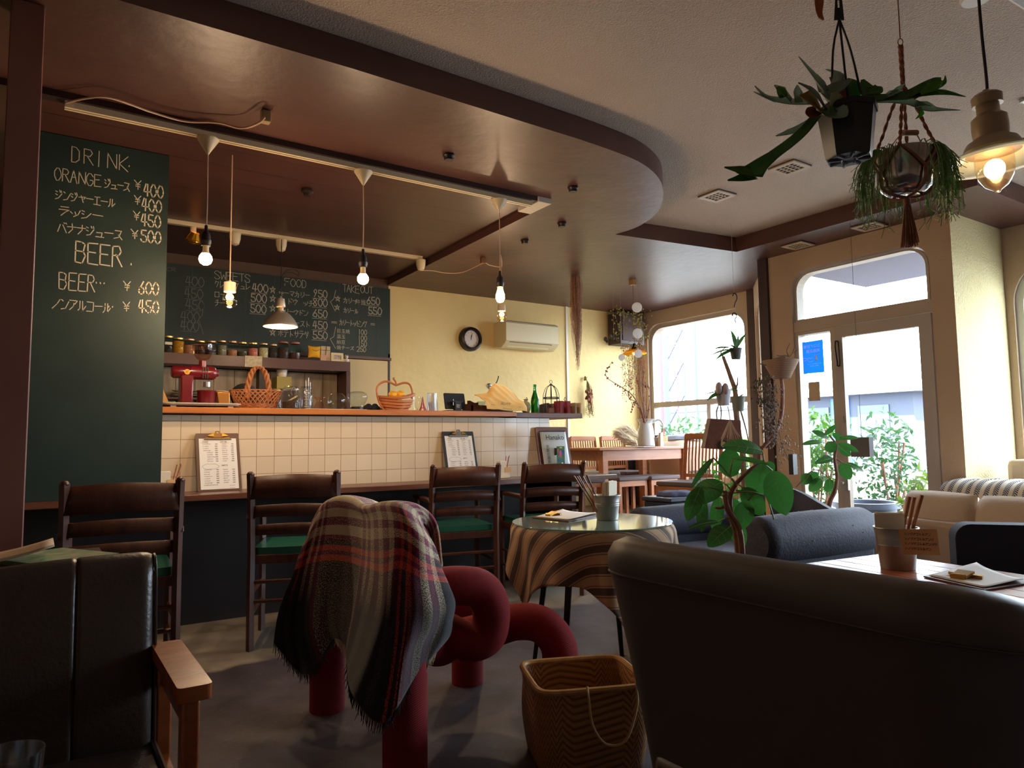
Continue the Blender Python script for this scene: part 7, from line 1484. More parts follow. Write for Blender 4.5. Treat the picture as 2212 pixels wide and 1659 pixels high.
# second, smaller plant near the door
SD = 4.5
sp2 = thing('fig_tree', 'smaller variegated fig tree in front of the glass door', 'plant', (at(1790, 1100, SD).x, at(1790, 1100, SD).y, 0))
S2 = [(1780, 940, 1808, 917, 11, 0, 0, N0), (1789, 947, 1753, 931, 15, 0, 0, (0, 0, .6)), (1776, 955, 1731, 961, 13, 0, -.05, (0, 0, .6)), (1788, 954, 1802, 977, 27, -.03, -.04, N0), (1812, 948, 1855, 946, 12, 0, 0, (0, 0, .6)), (1810, 957, 1855, 976, 15, 0, -.04, (0, 0, .3)), (1811, 964, 1838, 985, 18, .03, .03, N0), (1799, 990, 1759, 1002, 17, 0, -.05, (0, 0, .4)), (1817, 1000, 1836, 1036, 27, -.02, -.04, N0), (1827, 1000, 1866, 1019, 12, 0, 0, (0, 0, .5)), (1774, 1034, 1748, 1062, 24, 0, 0, N0), (1794, 1034, 1786, 1064, 19, 0, 0, N0), (1750, 1024, 1733, 1046, 24, 0, 0, N0), (1745, 1022, 1768, 1040, 26, .03, .02, N0), (1805, 998, 1776, 985, 14, .03, 0, (0, 0, .5)), (1798, 936, 1820, 950, 14, .03, .03, N0)]
ficus(sp2, S2, SD, 0)
mb = MB(); b0 = Vector(sp2.location); mb.tube([b0+Vector((0, 0, .25)), at(1790, 1100, SD), at(1803, 1062, SD), at(1808, 1030, SD), at(1803, 990, SD), at(1806, 962, SD), at(1792, 940, SD)], [.016, .015, .013, .011, .010, .008, .005], 8, smooth=5); mb.tube([at(1805, 990, SD), at(1820, 1000, SD)], .004, 5); mb.tube([at(1800, 1040, SD), at(1760, 1015, SD), at(1720, 1052, SD)], .003, 5, smooth=4); mb.build('trunk', bark, sp2)
MB().lathe([(0, 0), (.12, 0), (.15, .24), (.16, .24), (.16, .26), (.14, .26), (.13, .22), (0, .22)], b0, 26).build('pot', M('grey_pot', (90, 88, 92), .7), sp2)
# philodendron-like greenery behind the rubber plant
gb = at(1600, 1045, 5.1); gp_ = thing('leafy_plant', 'bushy small-leaved green plant behind the rubber plant', 'plant', (gb.x, gb.y, 0)); mb = MB()
gl_m = translucentM('bright_leaf', (70, 150, 40), .5, .45)
for k in range(60):
    c = at(random.uniform(1520, 1625), random.uniform(995, 1080), 5.1+random.uniform(-.12, .15)); dr = Vector((random.uniform(-1, 1), random.uniform(-1, 1), random.uniform(-.8, .5))).normalized(); leaf(mb, c, c+dr*random.uniform(.05, .09), random.uniform(.03, .05), (random.uniform(-.5, .5), -.5, 1), n=4)
o = mb.build('foliage', gl_m, gp_); mb = MB()
for k in range(9): mb.tube([gb*1+Vector((0, 0, .3-gb.z)), at(1520+12*k, 1060, 5.1), at(1516+13*k, 1010+5*(k % 3), 5.1)], .003, 4, smooth=4)
mb.build('stem', M('petiole_green'), gp_); MB().lathe([(0, 0), (.11, 0), (.14, .3), (.12, .3), (0, .28)], (gb.x, gb.y, 0), 24).build('pot', M('white_pot', (206, 200, 190), .5), gp_)
# ---- staghorn fern in black pot
HB = 1.70
hp_ = thing('staghorn_fern', 'staghorn fern with antler leaves in a hanging black plastic pot', 'hanging plant', at(1833, 345, HB)); pb = M('black_pot_plastic', (20, 26, 34), .35)
bt_c, tp_c = at(1838, 347, HB), at(1828, 236, HB); axp = (tp_c-bt_c); hh = axp.length; bt_c = tp_c-Vector((0, 0, hh))
lobo = lambda a, z: 1+.012*math.cos(8*a)
MB().lathe([(0, 0), (.050, 0), (.052, .004), (.066, hh*.9), (.070, hh*.9), (.071, hh), (.065, hh), (.048, .008), (0, .008)], bt_c, 8).build('pot', pb, hp_, ang=20)
mb = MB()
for k in range(8): a_ = 2*PI*k/8; mb.box(bt_c+Vector((.034*math.cos(a_), .034*math.sin(a_), -.002)), (.026, .004, .004), a_)
mb.lathe([(.014, -.001), (.017, -.003), (.020, -.001)], bt_c, 20); mb.build('drain_ribs', M('pot_grey_highlight', (120, 126, 136), .35), hp_)
HT = at(1812, 25, HB)
mb = MB(); mb.prism([(-.012, 0), (.012, 0), (.009, .06), (-.006, .06)], [[(-.002, .03), (.003, .03), (.003, .05), (-.002, .05)]], HT+Vector((0, 0, -.02)), RM @ Vector((1, 0, 0)), (0, 0, 1), (.003, .003, 0)); mb.tube([HT+Vector((0, 0, .035)), (HT.x, HT.y, ZC-.001)], .004, 6); mb.build('hanger_plate', pb, hp_)
mb = MB()
for (x, y) in ((1797, 228), (1832, 215), (1861, 205)): mb.tube([HT+Vector((0, 0, -.018)), at((1808+x)/2+(x-1828)*.1, 110, HB), at(x, y, HB)], .0026, 6, smooth=3)
mb.build('hanger_strap', pb, hp_)
MB().sphere(tp_c+Vector((0, 0, -.01)), .05, 10, (1, 1, .5)).build('moss', M('moss_brown', (86, 56, 40), .95, bump=.5), hp_)
frg = translucentM('staghorn_green', (58, 104, 46), .35, .55, rgb2=(92, 128, 74), scale=12); frs = translucentM('staghorn_silver', (150, 164, 150), .4, .6, rgb2=(112, 134, 112), scale=14); fry = M('yellowing_frond', (196, 166, 70), .6, rgb2=(120, 76, 40), scale=10); frb = M('brown_shield', (140, 84, 66), .8); fryg = translucentM('young_green', (96, 150, 26), .5, .4)
def frond(pts, ws, mat, nr=(-.45, -.8, .62), tips=(), tw=0, nm='frond'):
    mb = MB(); P = [at(x, y, HB+d) for x, y, d in pts]; P, W_ = spline(P, [w*1.3*HB/F for w in ws], 6); n = Vector(nr)
    def strip(P, W_):
        rows = []
        for i in range(len(P)):
            t = (P[min(i+1, len(P)-1)]-P[max(i-1, 0)]).normalized(); nn_ = (n-t*n.dot(t)).normalized(); sd = t.cross(nn_); rows.append([mb.b.verts.new(P[i]+sd*(k*W_[i]/2)+nn_*(abs(k)*W_[i]*.18)) for k in (-1, -.4, 0, .4, 1)])
        for i in range(len(P)-1):
            for k in range(4): mb.face([rows[i][k], rows[i][k+1], rows[i+1][k+1], rows[i+1][k]])
    strip(P, W_)
    for tp in tips:
        Q = [at(x, y, HB+d) for x, y, d, w in tp]; Wq = [w*1.25*HB/F for *_, w in tp]; Q, Wq = spline(Q, Wq, 4); strip(Q, Wq)
    return mb.build(nm, mat, hp_, solid=.0012)
frond([(1764, 250, -.03), (1735, 285, -.06), (1705, 312, -.09), (1670, 338, -.13), (1640, 362, -.15), (1622, 380, -.17)], [14, 16, 17, 18, 26, 34], frg, tips=[[(1624, 378, -.17, 30), (1598, 372, -.18, 22), (1565, 362, -.19, 3)], [(1624, 382, -.17, 26), (1598, 388, -.18, 16), (1572, 390, -.19, 3)]])
frond([(1628, 382, -.172), (1610, 378, -.177), (1590, 372, -.182)], [24, 26, 8], fryg)
frond([(1760, 252, -.02), (1735, 272, -.03), (1705, 287, -.04), (1676, 294, -.05)], [6, 11, 13, 2], frs)
frond([(1760, 222, 0), (1730, 224, -.02), (1690, 222, -.05), (1655, 212, -.07), (1630, 186, -.08)], [14, 18, 22, 14, 2], frs, tips=[[(1708, 220, -.04, 16), (1688, 200, -.05, 26), (1672, 184, -.05, 3)], [(1724, 222, -.03, 14), (1722, 200, -.03, 16), (1722, 184, -.03, 3)], [(1670, 220, -.06, 12), (1640, 205, -.08, 6), (1628, 198, -.08, 1)]])
frond([(1690, 212, -.055), (1684, 198, -.055), (1678, 188, -.055)], [18, 20, 6], fryg)
frond([(1790, 226, .0), (1778, 205, -.02), (1766, 182, -.04), (1745, 150, -.06), (1725, 122, -.07)], [26, 40, 30, 12, 1], frs, tips=[[(1776, 200, -.02, 22), (1770, 180, -.02, 18), (1764, 160, -.02, 2)]])
frond([(1800, 226, -.01), (1795, 205, -.02), (1815, 188, -.03), (1840, 172, -.03)], [30, 34, 22, 3], frs, tips=[[(1800, 196, -.02, 16), (1810, 165, .0, 20), (1784, 150, .02, 3)]])
frond([(1815, 224, .02), (1812, 195, .03), (1798, 165, .03)], [26, 34, 20], frb, nr=(-.4, -.8, .2)); frond([(1846, 215, .03), (1842, 190, .03), (1828, 172, .03)], [24, 30, 8], frg, nr=(-.4, -.8, .2))
frond([(1800, 228, -.04), (1802, 212, -.05), (1798, 200, -.05)], [20, 24, 10], M('pale_shield', (150, 156, 110), .6), nr=(-.4, -.8, .2))
frond([(1772, 244, -.05), (1758, 228, -.07), (1740, 214, -.08), (1727, 206, -.08)], [22, 40, 34, 4], fry, nr=(-.3, -.8, .4)); frond([(1765, 240, -.06), (1752, 246, -.07), (1746, 252, -.07)], [18, 22, 12], M('rust_patch', (112, 58, 30), .8), nr=(-.3, -.8, .4))
frond([(1784, 238, -.06), (1768, 215, -.08), (1750, 195, -.09), (1724, 179, -.09)], [12, 20, 14, 3], frs)
frond([(1778, 244, -.06), (1795, 252, -.08), (1815, 246, -.09), (1826, 228, -.08)], [14, 26, 24, 6], frs, nr=(-.4, -.8, .5)); frond([(1776, 236, -.06), (1790, 244, -.085), (1804, 240, -.09)], [20, 30, 14], frg, nr=(-.4, -.8, .5))
frond([(1862, 216, 0), (1900, 218, -.02), (1945, 214, -.05), (1990, 206, -.07), (2040, 203, -.09), (2086, 209, -.10)], [22, 30, 30, 24, 16, 1], frg, tips=[[(1955, 212, -.05, 22), (1995, 190, -.07, 20), (2022, 175, -.08, 14), (2032, 168, -.08, 2)], [(1975, 212, -.06, 20), (2010, 195, -.08, 16), (2038, 180, -.08, 8), (2042, 163, -.08, 1)]])
frond([(1990, 204, -.08), (2015, 190, -.09), (2035, 174, -.09)], [10, 22, 2], fryg); frond([(1990, 206, -.08), (2015, 202, -.09), (2040, 203, -.095)], [10, 14, 2], fryg)
frond([(1885, 222, 0), (1930, 222, -.03), (1965, 226, -.05), (2000, 238, -.07), (2035, 238, -.08), (2074, 238, -.08)], [12, 18, 26, 22, 8, 1], frs, tips=[[(1975, 228, -.05, 14), (2000, 226, -.06, 14), (2022, 232, -.07, 2)]]); frond([(1985, 232, -.07), (1990, 246, -.07), (1978, 257, -.07)], [6, 8, 1], fryg)
frond([(1872, 214, .01), (1868, 195, .02), (1862, 172, .02)], [22, 32, 6], frg, nr=(-.4, -.8, .3), tips=[[(1872, 200, .01, 18), (1895, 196, .0, 22), (1905, 188, 0, 3)]])
frond([(1900, 220, -.01), (1925, 205, -.03), (1950, 195, -.04)], [14, 18, 3], frs, tips=[[(1925, 206, -.03, 8), (1940, 192, -.03, 8), (1954, 181, -.03, 1)]])
# ---- macrame bucket plant
MD = 1.95; mq = at(1958, 398, MD); mc = thing('macrame_planter', 'steel bucket with trailing mistletoe cactus in a brown macrame hanger', 'hanging plant', mq+Vector((0, 0, -.03)))
mac = M('brown_macrame', (150, 100, 78), .9, var=.2, scale=80, bump=.4, bscale=200)
bz0 = at(1958, 418, MD); r_m = 57*MD/F; hm = .115
MB().lathe([(0, 0), (r_m*.62, 0), (r_m*.86, .014), (r_m*.97, .05), (r_m, hm), (r_m*.96, hm), (r_m*.9, .05), (0, .02)], bz0, 34).build('bucket', M('polished_steel', (196, 190, 186), .16, .95), mc)
MB().cyl(bz0+Vector((0, 0, hm-.02)), bz0+Vector((0, 0, hm-.012)), r_m*.93).build('soil', M('soil', (40, 32, 26), .95), mc)
mb = MB(); hA = at(1938, 285, MD); mb.tube([bz0+Vector((-r_m*.8, 0, hm)), at(1930, 310, MD-.02), at(1952, 286, MD-.02), at(1975, 284, MD), at(1992, 320, MD), bz0+Vector((r_m*.8, 0, hm))], .0015, 5, smooth=4); mb.cyl(at(1950, 287, MD-.02), at(1980, 287, MD), .008); mb.build('bail_handle', M('wood_handle', (170, 130, 100), .6), mc)
mb = MB(); rg = at(1945, 91, MD); mb.tube([rg+(RM @ Vector((math.cos(a_)*.007, math.sin(a_)*.009, 0))) for a_ in [2*PI*i/14 for i in range(14)]], .0014, 5, closed=True); mb.tube([rg+Vector((0, 0, .009)), at(1942, 40, MD), (rg.x, rg.y, ZC-.001)], .0016, 5, smooth=3); mb.build('top_ring', mac, mc)
mb = MB(); kn = at(1951, 185, MD)
for s in range(3): mb.tube([rg+Vector((0, 0, -.01))+Vector((.003*math.cos(s*2.1+i), .003*math.sin(s*2.1+i), -.122*i/12)) for i in range(13)], [.0045-.0001*i for i in range(13)], 6, smooth=2)
RG4 = []
for k, (x, y, dd_) in enumerate(((1924, 328, -.05), (2000, 330, -.05), (1990, 320, .06), (1935, 318, .06))):
    e = bz0+Vector((r_m*1.06*math.cos(math.radians((200, 290, 20, 110)[k])), r_m*1.06*math.sin(math.radians((200, 290, 20, 110)[k])), hm)); RG4.append(e)
    P = [kn, kn.lerp(e, .35)+Vector((0, 0, .01)), kn.lerp(e, .7), e]; P, _ = spline(P, [0]*4, 10)
    for s in range(2): mb.tube([p_+Vector((.0025*math.cos(s*PI+i*.9), .0025*math.sin(s*PI+i*.9), 0)) for i, p_ in enumerate(P)], .0028, 5)
bot = bz0+Vector((0, 0, -.012))
for k in range(4):
    a, b_ = RG4[k], RG4[(k+1) % 4]; md = (a+b_)/2-Vector((bz0.x, bz0.y, a.z)); am = Vector((bz0.x, bz0.y, 0))+Vector((md.x, md.y, 0)).normalized()*r_m*1.06; am.z = bz0.z+hm*.45
    for e in (a, b_):
        m2 = (e+am)/2; o2_ = Vector((m2.x-bz0.x, m2.y-bz0.y, 0)).normalized()*r_m*1.07; mb.tube([e, Vector((bz0.x+o2_.x, bz0.y+o2_.y, m2.z)), am], .0032, 5, smooth=4)
    lo = am-Vector((bz0.x, bz0.y, 0)); mb.tube([am, Vector((bz0.x, bz0.y, 0))+Vector((lo.x*.93, lo.y*.93, bz0.z+.012)), Vector((bz0.x+lo.x*.5, bz0.y+lo.y*.5, bz0.z-.006)), bot], .0045, 5, smooth=5)
mb.build('macrame_net', mac, mc)
mb = MB(); mb.lathe([(.004, 0), (.008, -.004), (.0085, -.02), (.006, -.03)], bot+Vector((0, 0, .004)), 12)
for k in range(46):
    a_ = k*2.4; r1_2 = .006*(k/46)**.5; r2_2 = .023*(k/46)**.5; mb.tube([bot+Vector((r1_2*math.cos(a_), r1_2*math.sin(a_), -.02)), bot+Vector((r2_2*.7*math.cos(a_), r2_2*.7*math.sin(a_), -.08)), bot+Vector((r2_2*math.cos(a_), r2_2*math.sin(a_), -.128-random.random()*.008))], .0019, 4, smooth=2)
mb.build('tassel', mac, mc)
rh = M('cactus_green', (92, 132, 70), .6); rh2 = M('cactus_light', (140, 168, 104), .6)
for nm_, mat_, n_, seed in (('trailing_stems', rh, 190, 1), ('trailing_stems', rh2, 60, 2)):
    random.seed(seed); mb = MB()
    for k in range(n_):
        a_ = random.choice([random.gauss(146, 26), random.gauss(-34, 26), random.gauss(-34, 40)]) if k % 5 else random.uniform(20, 100); a_ = math.radians(a_); dr = Vector((math.cos(a_), math.sin(a_), 0)); s0 = bz0+dr*r_m*.7+Vector((0, 0, hm-.01)); out = random.uniform(.1, .45)*.1; dp = random.uniform(.03, .17)
        P = [s0, s0+dr*(r_m*.35+out*.3)+Vector((0, 0, .014)), s0+dr*(r_m*.4+out)+Vector((0, 0, -dp*.45)), s0+dr*(r_m*.4+out*1.2)+Vector((random.uniform(-.01, .01), random.uniform(-.01, .01), -dp))]
        mb.tube(P, .0011, 3, smooth=3, caps=False)
        for j in range(3): e = P[-1 if j else 2]; mb.tube([e, e+Vector((random.uniform(-.02, .02), random.uniform(-.02, .02), random.uniform(-.028, -.004)))], .0009, 3, caps=False)
    o = mb.build(nm_, mat_, mc); o['kind'] = 'stuff'
random.seed(11)
# rope end at the top edge
mb = MB(); q = at(1770, -6, 1.6)
for k in range(6): mb.tube([q+Vector((.004*k-.01, 0, .05)), q+Vector((.006*k-.016, 0, -.0)), q+Vector((.004*k-.008, .004, -.03)), q+Vector((.003*k-.004, 0, -.05))], .0022, 4, smooth=4)
mb.tube([q+Vector((0, 0, .04)), (q.x, q.y, ZC-.001)], .004, 5); tag(mb.build('rope_tassel', M('orange_rope', (172, 104, 62), .9)), 'frayed orange-brown rope end hanging at the top edge', 'rope')
# ---- hanging dried grass over the bar end
dgm = M('dried_grass_brown', (164, 126, 104), .95, var=.3, scale=50); x_, y_ = ony(5.0, 1243, 600).x, 5.0
dg = thing('dried_grass_bunch', 'long brown bunch of dried grass hanging from the soffit', 'dried flowers', (x_, y_, ony(5.0, 1243, 800).z)); zt3, zb3 = ony(5.0, 1243, 562).z, ony(5.0, 1248, 800).z; Lg = zt3-zb3
MB().tube([(x_, y_, zt3), (x_-.01, y_-.0, ZS-.001)], .0015, 4).build('string', M('thread'), dg)
mb = MB()
for k in range(430):
    a_ = random.uniform(0, 2*PI); f_ = random.random()**1.5; rr_ = .052*random.random()**.45; ln = Lg*(.3+.7*random.random()**1.8); 
    st_t = random.random()*.55; P = [Vector((x_+.004*math.cos(a_), y_+.004*math.sin(a_), zt3-Lg*st_t*.15)), Vector((x_+rr_*.8*math.cos(a_), y_+rr_*.8*math.sin(a_), zt3-Lg*(.14+st_t*.5))), Vector((x_+rr_*.9*math.cos(a_)+.01*f_, y_+rr_*.9*math.sin(a_), zt3-ln*.7)), Vector((x_+.012+rr_*(.5*(1-ln/Lg))*math.cos(a_), y_+rr_*(.5*(1-ln/Lg))*math.sin(a_), zt3-ln))]
    P = [P[0]]+[p_+Vector((random.gauss(0, .010), random.gauss(0, .010), 0)) for p_ in P[1:]]
    mb.tube(P, [.0008, .0012, .0011, .0006], 3, smooth=4, caps=False)
    for _ in range(3): 
        q = P[2].lerp(P[random.choice((1, 3))], random.random()); mb.tube([q, q+Vector((random.uniform(-.014, .014), random.uniform(-.014, .014), random.uniform(-.02, .004)))], .0011, 3, caps=False)
o = mb.build('grass_strands', dgm, dg); o['kind'] = 'stuff'
# ---- dried flower bouquet on the wall
q0 = ony(6.17, 1265, 822); db_ = thing('dried_bouquet', 'bouquet of dried flowers hanging head down on the yellow wall', 'dried flowers', (q0.x, 6.17, ony(6.1, 1275, 915).z)); MB().cyl((q0.x, 6.13, q0.z+.03), (q0.x, YB+.005, q0.z+.035), .003, n=6).build('nail', steel, db_); mbs = MB(); mbf = MB(); mbt = MB()
for k in range(90):
    a_ = random.uniform(0, 2*PI); ln = random.uniform(.12, .42); sp_r = .05*random.random()+.03*ln; e = q0+Vector((sp_r*math.cos(a_)+.10*ln, -.03+.6*sp_r*math.sin(a_), -ln)); mbs.tube([q0+Vector((0, -.02, .0)), q0.lerp(e, .5)+Vector((sp_r*.3*math.cos(a_), -.03, 0)), e], [.0018, .0016, .0008], 3, smooth=3, caps=False)
    if ln < .3: mbf.sphere(q0.lerp(e, .85)+Vector((0, -.01, 0)), random.uniform(.008, .018), 4, (1, .8, 1.4))
    else: 
        for j in range(4): mbt.sphere(q0.lerp(e, 1-.05*j)+Vector((random.uniform(-.01, .01), 0, 0)), .004, 3)
mbs.tube([q0+Vector((0, 0, 0)), q0+Vector((-.005, 0, .05))], [.02, .008], 8)
mbs.build('stems', M('dry_stem', (130, 110, 66), .9), db_)['kind'] = 'stuff'; mbf.build('flower_heads', M('dry_petals', (160, 100, 70), .9, rgb2=(120, 76, 66), scale=60), db_)['kind'] = 'stuff'; mbt.build('seed_heads', M('dry_seed', (120, 92, 66), .9), db_)['kind'] = 'stuff'
# ---- hanging leaf mobile, vines round the speaker, dried flower curtain
def vine(pts, d, n_, lab, mat, mat2, nm='dried_vine', lr=.008, spread=.03, cat='dried vine'):
    P = [at(x, y, d) for x, y in pts]; P, _ = spline(P, [0]*len(P), 8); t = thing(nm, lab, cat, P[-1]); MB().tube(P, .002, 4).build('vine_stem', mat, t); mb = MB()
    for k in range(n_):
        q = P[random.randrange(len(P))]+Vector((random.gauss(0, spread), random.gauss(0, spread), random.gauss(0, spread))); mb.sphere(q, lr*random.uniform(.5, 1.1), 3, (1, 1, 1.3))
    o = mb.build('small_leaves', mat2, t); o['kind'] = 'stuff'
    if n_ == 8: q = P[len(P)//2]; MB().cyl(q, (q.x, q.y, ZS-.001), .001, n=4).build('thread', M('thread'), t)
tw_m = M('dry_twig_grey', (90, 76, 60), .8)
vine([(1384, 674), (1360, 680), (1345, 676), (1330, 672), (1334, 700), (1338, 720)], 6.9, 90, 'thin green vine trailing round the speaker box', tw_m, M('vine_green', (140, 140, 62), .8), spread=.025)
vine([(1370, 682), (1378, 700), (1390, 712), (1382, 735), (1372, 750)], 6.6, 130, 'yellow-green vine cascade in front of the speaker box', tw_m, M('vine_yellow', (160, 150, 60), .8), spread=.045)
vine([(1316, 732), (1322, 728), (1330, 733), (1336, 738)], 6.6, 8, 'small twig with dark dried leaves hanging left of the speaker', tw_m, M('dark_leaf', (70, 66, 52), .8), lr=.02, spread=.02)
for (x, lab, col) in ((1352, 'curtain of dried pinkish flowers hanging left below the amber lamp', (190, 150, 120)), (1366, 'curtain of pale dried flowers hanging below the amber lamp', (206, 180, 140)), (1384, 'curtain of rust-pink dried flowers hanging beside the window frame', (176, 104, 84))):
    P0 = at(x, 745 if x < 1380 else 735, 6.95); P1 = at(x+3, 865, 6.95); t = thing('dried_flower_curtain', lab, 'dried flowers', P1); mb = MB(); ms = MB()
    for k in range(9):
        a, b_ = P0+Vector((random.gauss(0, .03), random.gauss(0, .02), 0)), P1+Vector((random.gauss(0, .04), random.gauss(0, .02), random.uniform(-.1, .15))); ms.tube([a, a.lerp(b_, .5)+Vector((random.gauss(0, .01), 0, 0)), b_], .001, 3)
        for j in range(26): mb.sphere(a.lerp(b_, random.random())+Vector((random.gauss(0, .01), random.gauss(0, .01), 0)), random.uniform(.003, .007), 3)
    ms.build('threads', tw_m, t)['kind'] = 'stuff'; mb.build('petals', M('petal_%d' % x, col, .9), t)['kind'] = 'stuff'
# ---- hanging hooks and small pots left of the post
def potplant(px, py, rpx, hpx, d, potm, lab, leaves, leafm, nm='hanging_pot', hang=None):
    b0 = at(px, py, d); t = thing(nm, lab, 'hanging plant', b0); r = rpx*d/F; h = hpx*d/F
    MB().lathe([(0, 0), (r*.72, 0), (r*.98, h*.9), (r*1.04, h*.9), (r*1.05, h), (r*.92, h), (r*.66, .01), (0, .01)], b0, 26).build('pot', potm, t); MB().cyl(b0+Vector((0, 0, h*.8)), b0+Vector((0, 0, h*.88)), r*.88).build('soil', M('soil'), t)
    for (x, y, w_, dd_) in leaves:
        mb = MB(); e = at(x, y, d+dd_); s0 = b0+Vector((0, 0, h*.85)); P = [s0, s0.lerp(e, .5)+Vector((0, 0, .02)), e]; leaf(mb, s0, e, w_*d/F, (0, -.4, 1), droop=.12, n=8, shape='lance'); mb.build('leaf', leafm, t)
    if hang:
        mb = MB(); 
        for (x, y) in hang: mb.tube([b0+Vector((0, 0, h)), at(x, y, d)], .0022, 4)
        mb.build('hanger', tw_m, t)
    return b0, t
gpm = M('grey_green_pot', (100, 108, 104), .6); wpm = M('whitish_pot', (186, 184, 190), .6)
HK = 4.9; k0 = at(1586, 700, HK); hk2 = thing('ceiling_hook_chain', 'dark S-hook hanging on a thread before the corner window', 'hook', at(1586, 698, HK)); mb = MB()
mb.tube([at(1586, 664, HK), at(1588, 655, HK), at(1592, 645, HK), at(1590, 636, HK), at(1585, 634, HK), at(1583, 640, HK)], .004, 6, smooth=4); mb.tube([at(1590, 697, HK), at(1587, 690, HK), at(1591, 684, HK), at(1589, 677, HK), at(1583, 677, HK), at(1582, 683, HK)], .004, 6, smooth=4); mb.build('hook', black_metal, hk2)
mb = MB(); mb.tube([at(1586, 664, HK), at(1588, 677, HK)], .001, 4); u_ = at(1585, 634, HK); mb.tube([u_, (u_.x, u_.y, ZS-.001)], .0012, 4); mb.build('thread', M('thread'), hk2)
_, t_ = potplant(1590, 776, 13, 24, HK, gpm, 'small grey-green pot with staghorn leaves hanging before the corner window', [(1545, 778, 12, -.1), (1540, 755, 14, -.1), (1560, 727, 12, 0), (1578, 712, 12, .1), (1594, 722, 8, 0), (1612, 720, 8, .1), (1613, 756, 8, 0), (1565, 742, 14, -.1), (1532, 770, 8, -.1)], frg)
q = at(1590, 752, HK); MB().tube([q, at(1589, 697, HK)], .0016, 4).build('hanger', tw_m, t_)
# driftwood pole
dwm = M('driftwood', (130, 104, 88), .85, var=.25, scale=30, bump=.3)
mb = MB(); dw = [at(1562, 770, 5.20), at(1570, 792, 5.20), at(1580, 820, 5.17), at(1588, 845, 5.15), at(1590, 885, 5.13), at(1596, 940, 5.10), at(1606, 1000, 5.07)]; dw.append(Vector((dw[-1].x, dw[-1].y, .0))); mb.tube(dw, [.012, .014, .016, .018, .02, .021, .022, .024], 8, smooth=4); mb.tube([at(1588, 845, 5.15), at(1593, 830, 5.13), at(1594, 812, 5.13)], [.008, .006, .003], 6); mb.tube([at(1588, 848, 5.15), at(1598, 880, 5.09), at(1612, 930, 5.05), at(1618, 960, 5.05)], [.007, .006, .005, .004], 6, smooth=3)
mb.tube([at(1562, 770, 5.20), at(1557, 762, 5.21), at(1565, 752, 5.21), at(1575, 748, 5.21)], [.006, .005, .004, .002], 6, smooth=3); tag(mb.build('driftwood_pole', dwm), 'knotty driftwood pole standing before the corner window', 'branch')
potplant(1563, 876, 17, 34, 4.65, wpm, 'whitish hanging pot with two shell-like buds', [(1518, 855, 8, 0), (1527, 866, 14, -.05), (1610, 846, 10, .0), (1622, 840, 6, .1)], frg, hang=[(1570, 830)])
mb = MB(); 
for (x, y) in ((1553, 838), (1567, 840)): mb.sphere(at(x, y, 4.62), .028, 8, (.8, .8, 1.4))
tag(mb.build('shell_bud', M('mauve_bud', (170, 150, 152), .7)), 'pair of mauve shell-like buds on the whitish hanging pot', 'buds')
potplant(1595, 888, 15, 32, 4.95, M('olive_grey_pot', (120, 124, 112), .7), 'olive grey pot with orange growth behind the driftwood pole', [(1612, 850, 8, 0)], M('orange_leaf', (190, 140, 60), .8), hang=[(1591, 850)])
mb = MB(); mb.tube([at(1577, 905, 4.6), at(1572, 877, 4.63)], .003, 4)
for k in range(26):
    a_ = random.uniform(-.9, .9); mb.tube([at(1577, 905, 4.6), at(1577+14*a_, 930, 4.6), at(1577+24*a_, 952+random.uniform(-12, 5), 4.6)], .002, 4, smooth=3)
tag(mb.build('air_plant', M('dried_roots', (196, 170, 140), .9)), 'dried pale root cluster hanging in front of the brown bag', 'dried plant')
# basket planter on the post with dried twigs
BPd = 4.8; bw0 = at(1688, 818, BPd)
wp = thing('wall_basket', 'flared woven basket planter by the dark post, holding dry twigs', 'basket', bw0); wsm = M('banded_seagrass', (160, 128, 108), .8); N, L, b = nodes_of(wsm)
tcn = N.new('ShaderNodeTexCoord'); sx2 = N.new('ShaderNodeSeparateXYZ'); L.new(tcn.outputs['Object'], sx2.inputs[0]); bv = mth('FRACT', mth('MULTIPLY', sx2.outputs[2], 90.0)); rr2 = N.new('ShaderNodeValToRGB'); rr2.color_ramp.elements[0].color = lin((128, 96, 80)); rr2.color_ramp.elements[1].color = lin((182, 150, 124)); L.new(bv, rr2.inputs[0]); L.new(rr2.outputs[0], b.inputs['Base Color']); bpp = N.new('ShaderNodeBump'); bpp.inputs['Strength'].default_value = .6; bpp.inputs['Distance'].default_value = .003; L.new(bv, bpp.inputs['Height']); L.new(bpp.outputs[0], b.inputs['Normal'])
hb_ = 40*BPd/F; rb_ = 38*BPd/F
MB().lathe([(0, 0), (rb_*.42, 0), (rb_*.5, .006), (rb_*.92, hb_*.85), (rb_*1.0, hb_), (rb_*.95, hb_), (rb_*.85, hb_*.8), (0, .02)], bw0, 34).build('basket_body', wsm, wp)
mb = MB(); 
for pts in ([(1680, 785), (1690, 768), (1705, 770), (1712, 764), (1722, 756)], [(1700, 782), (1694, 770), (1678, 768)], [(1704, 770), (1700, 758), (1706, 742)], [(1662, 790), (1652, 788), (1642, 786)], [(1712, 764), (1716, 752)]): mb.tube([at(x, y, BPd) for x, y in pts], [.005, .004, .004, .003, .002][:len(pts)], 6, smooth=4)
mb.tube([at(1660, 785, BPd), at(1672, 776, BPd), at(1690, 772, BPd), at(1700, 780, BPd)], .005, 6, smooth=4); mb.build('dry_twigs', dwm, wp)
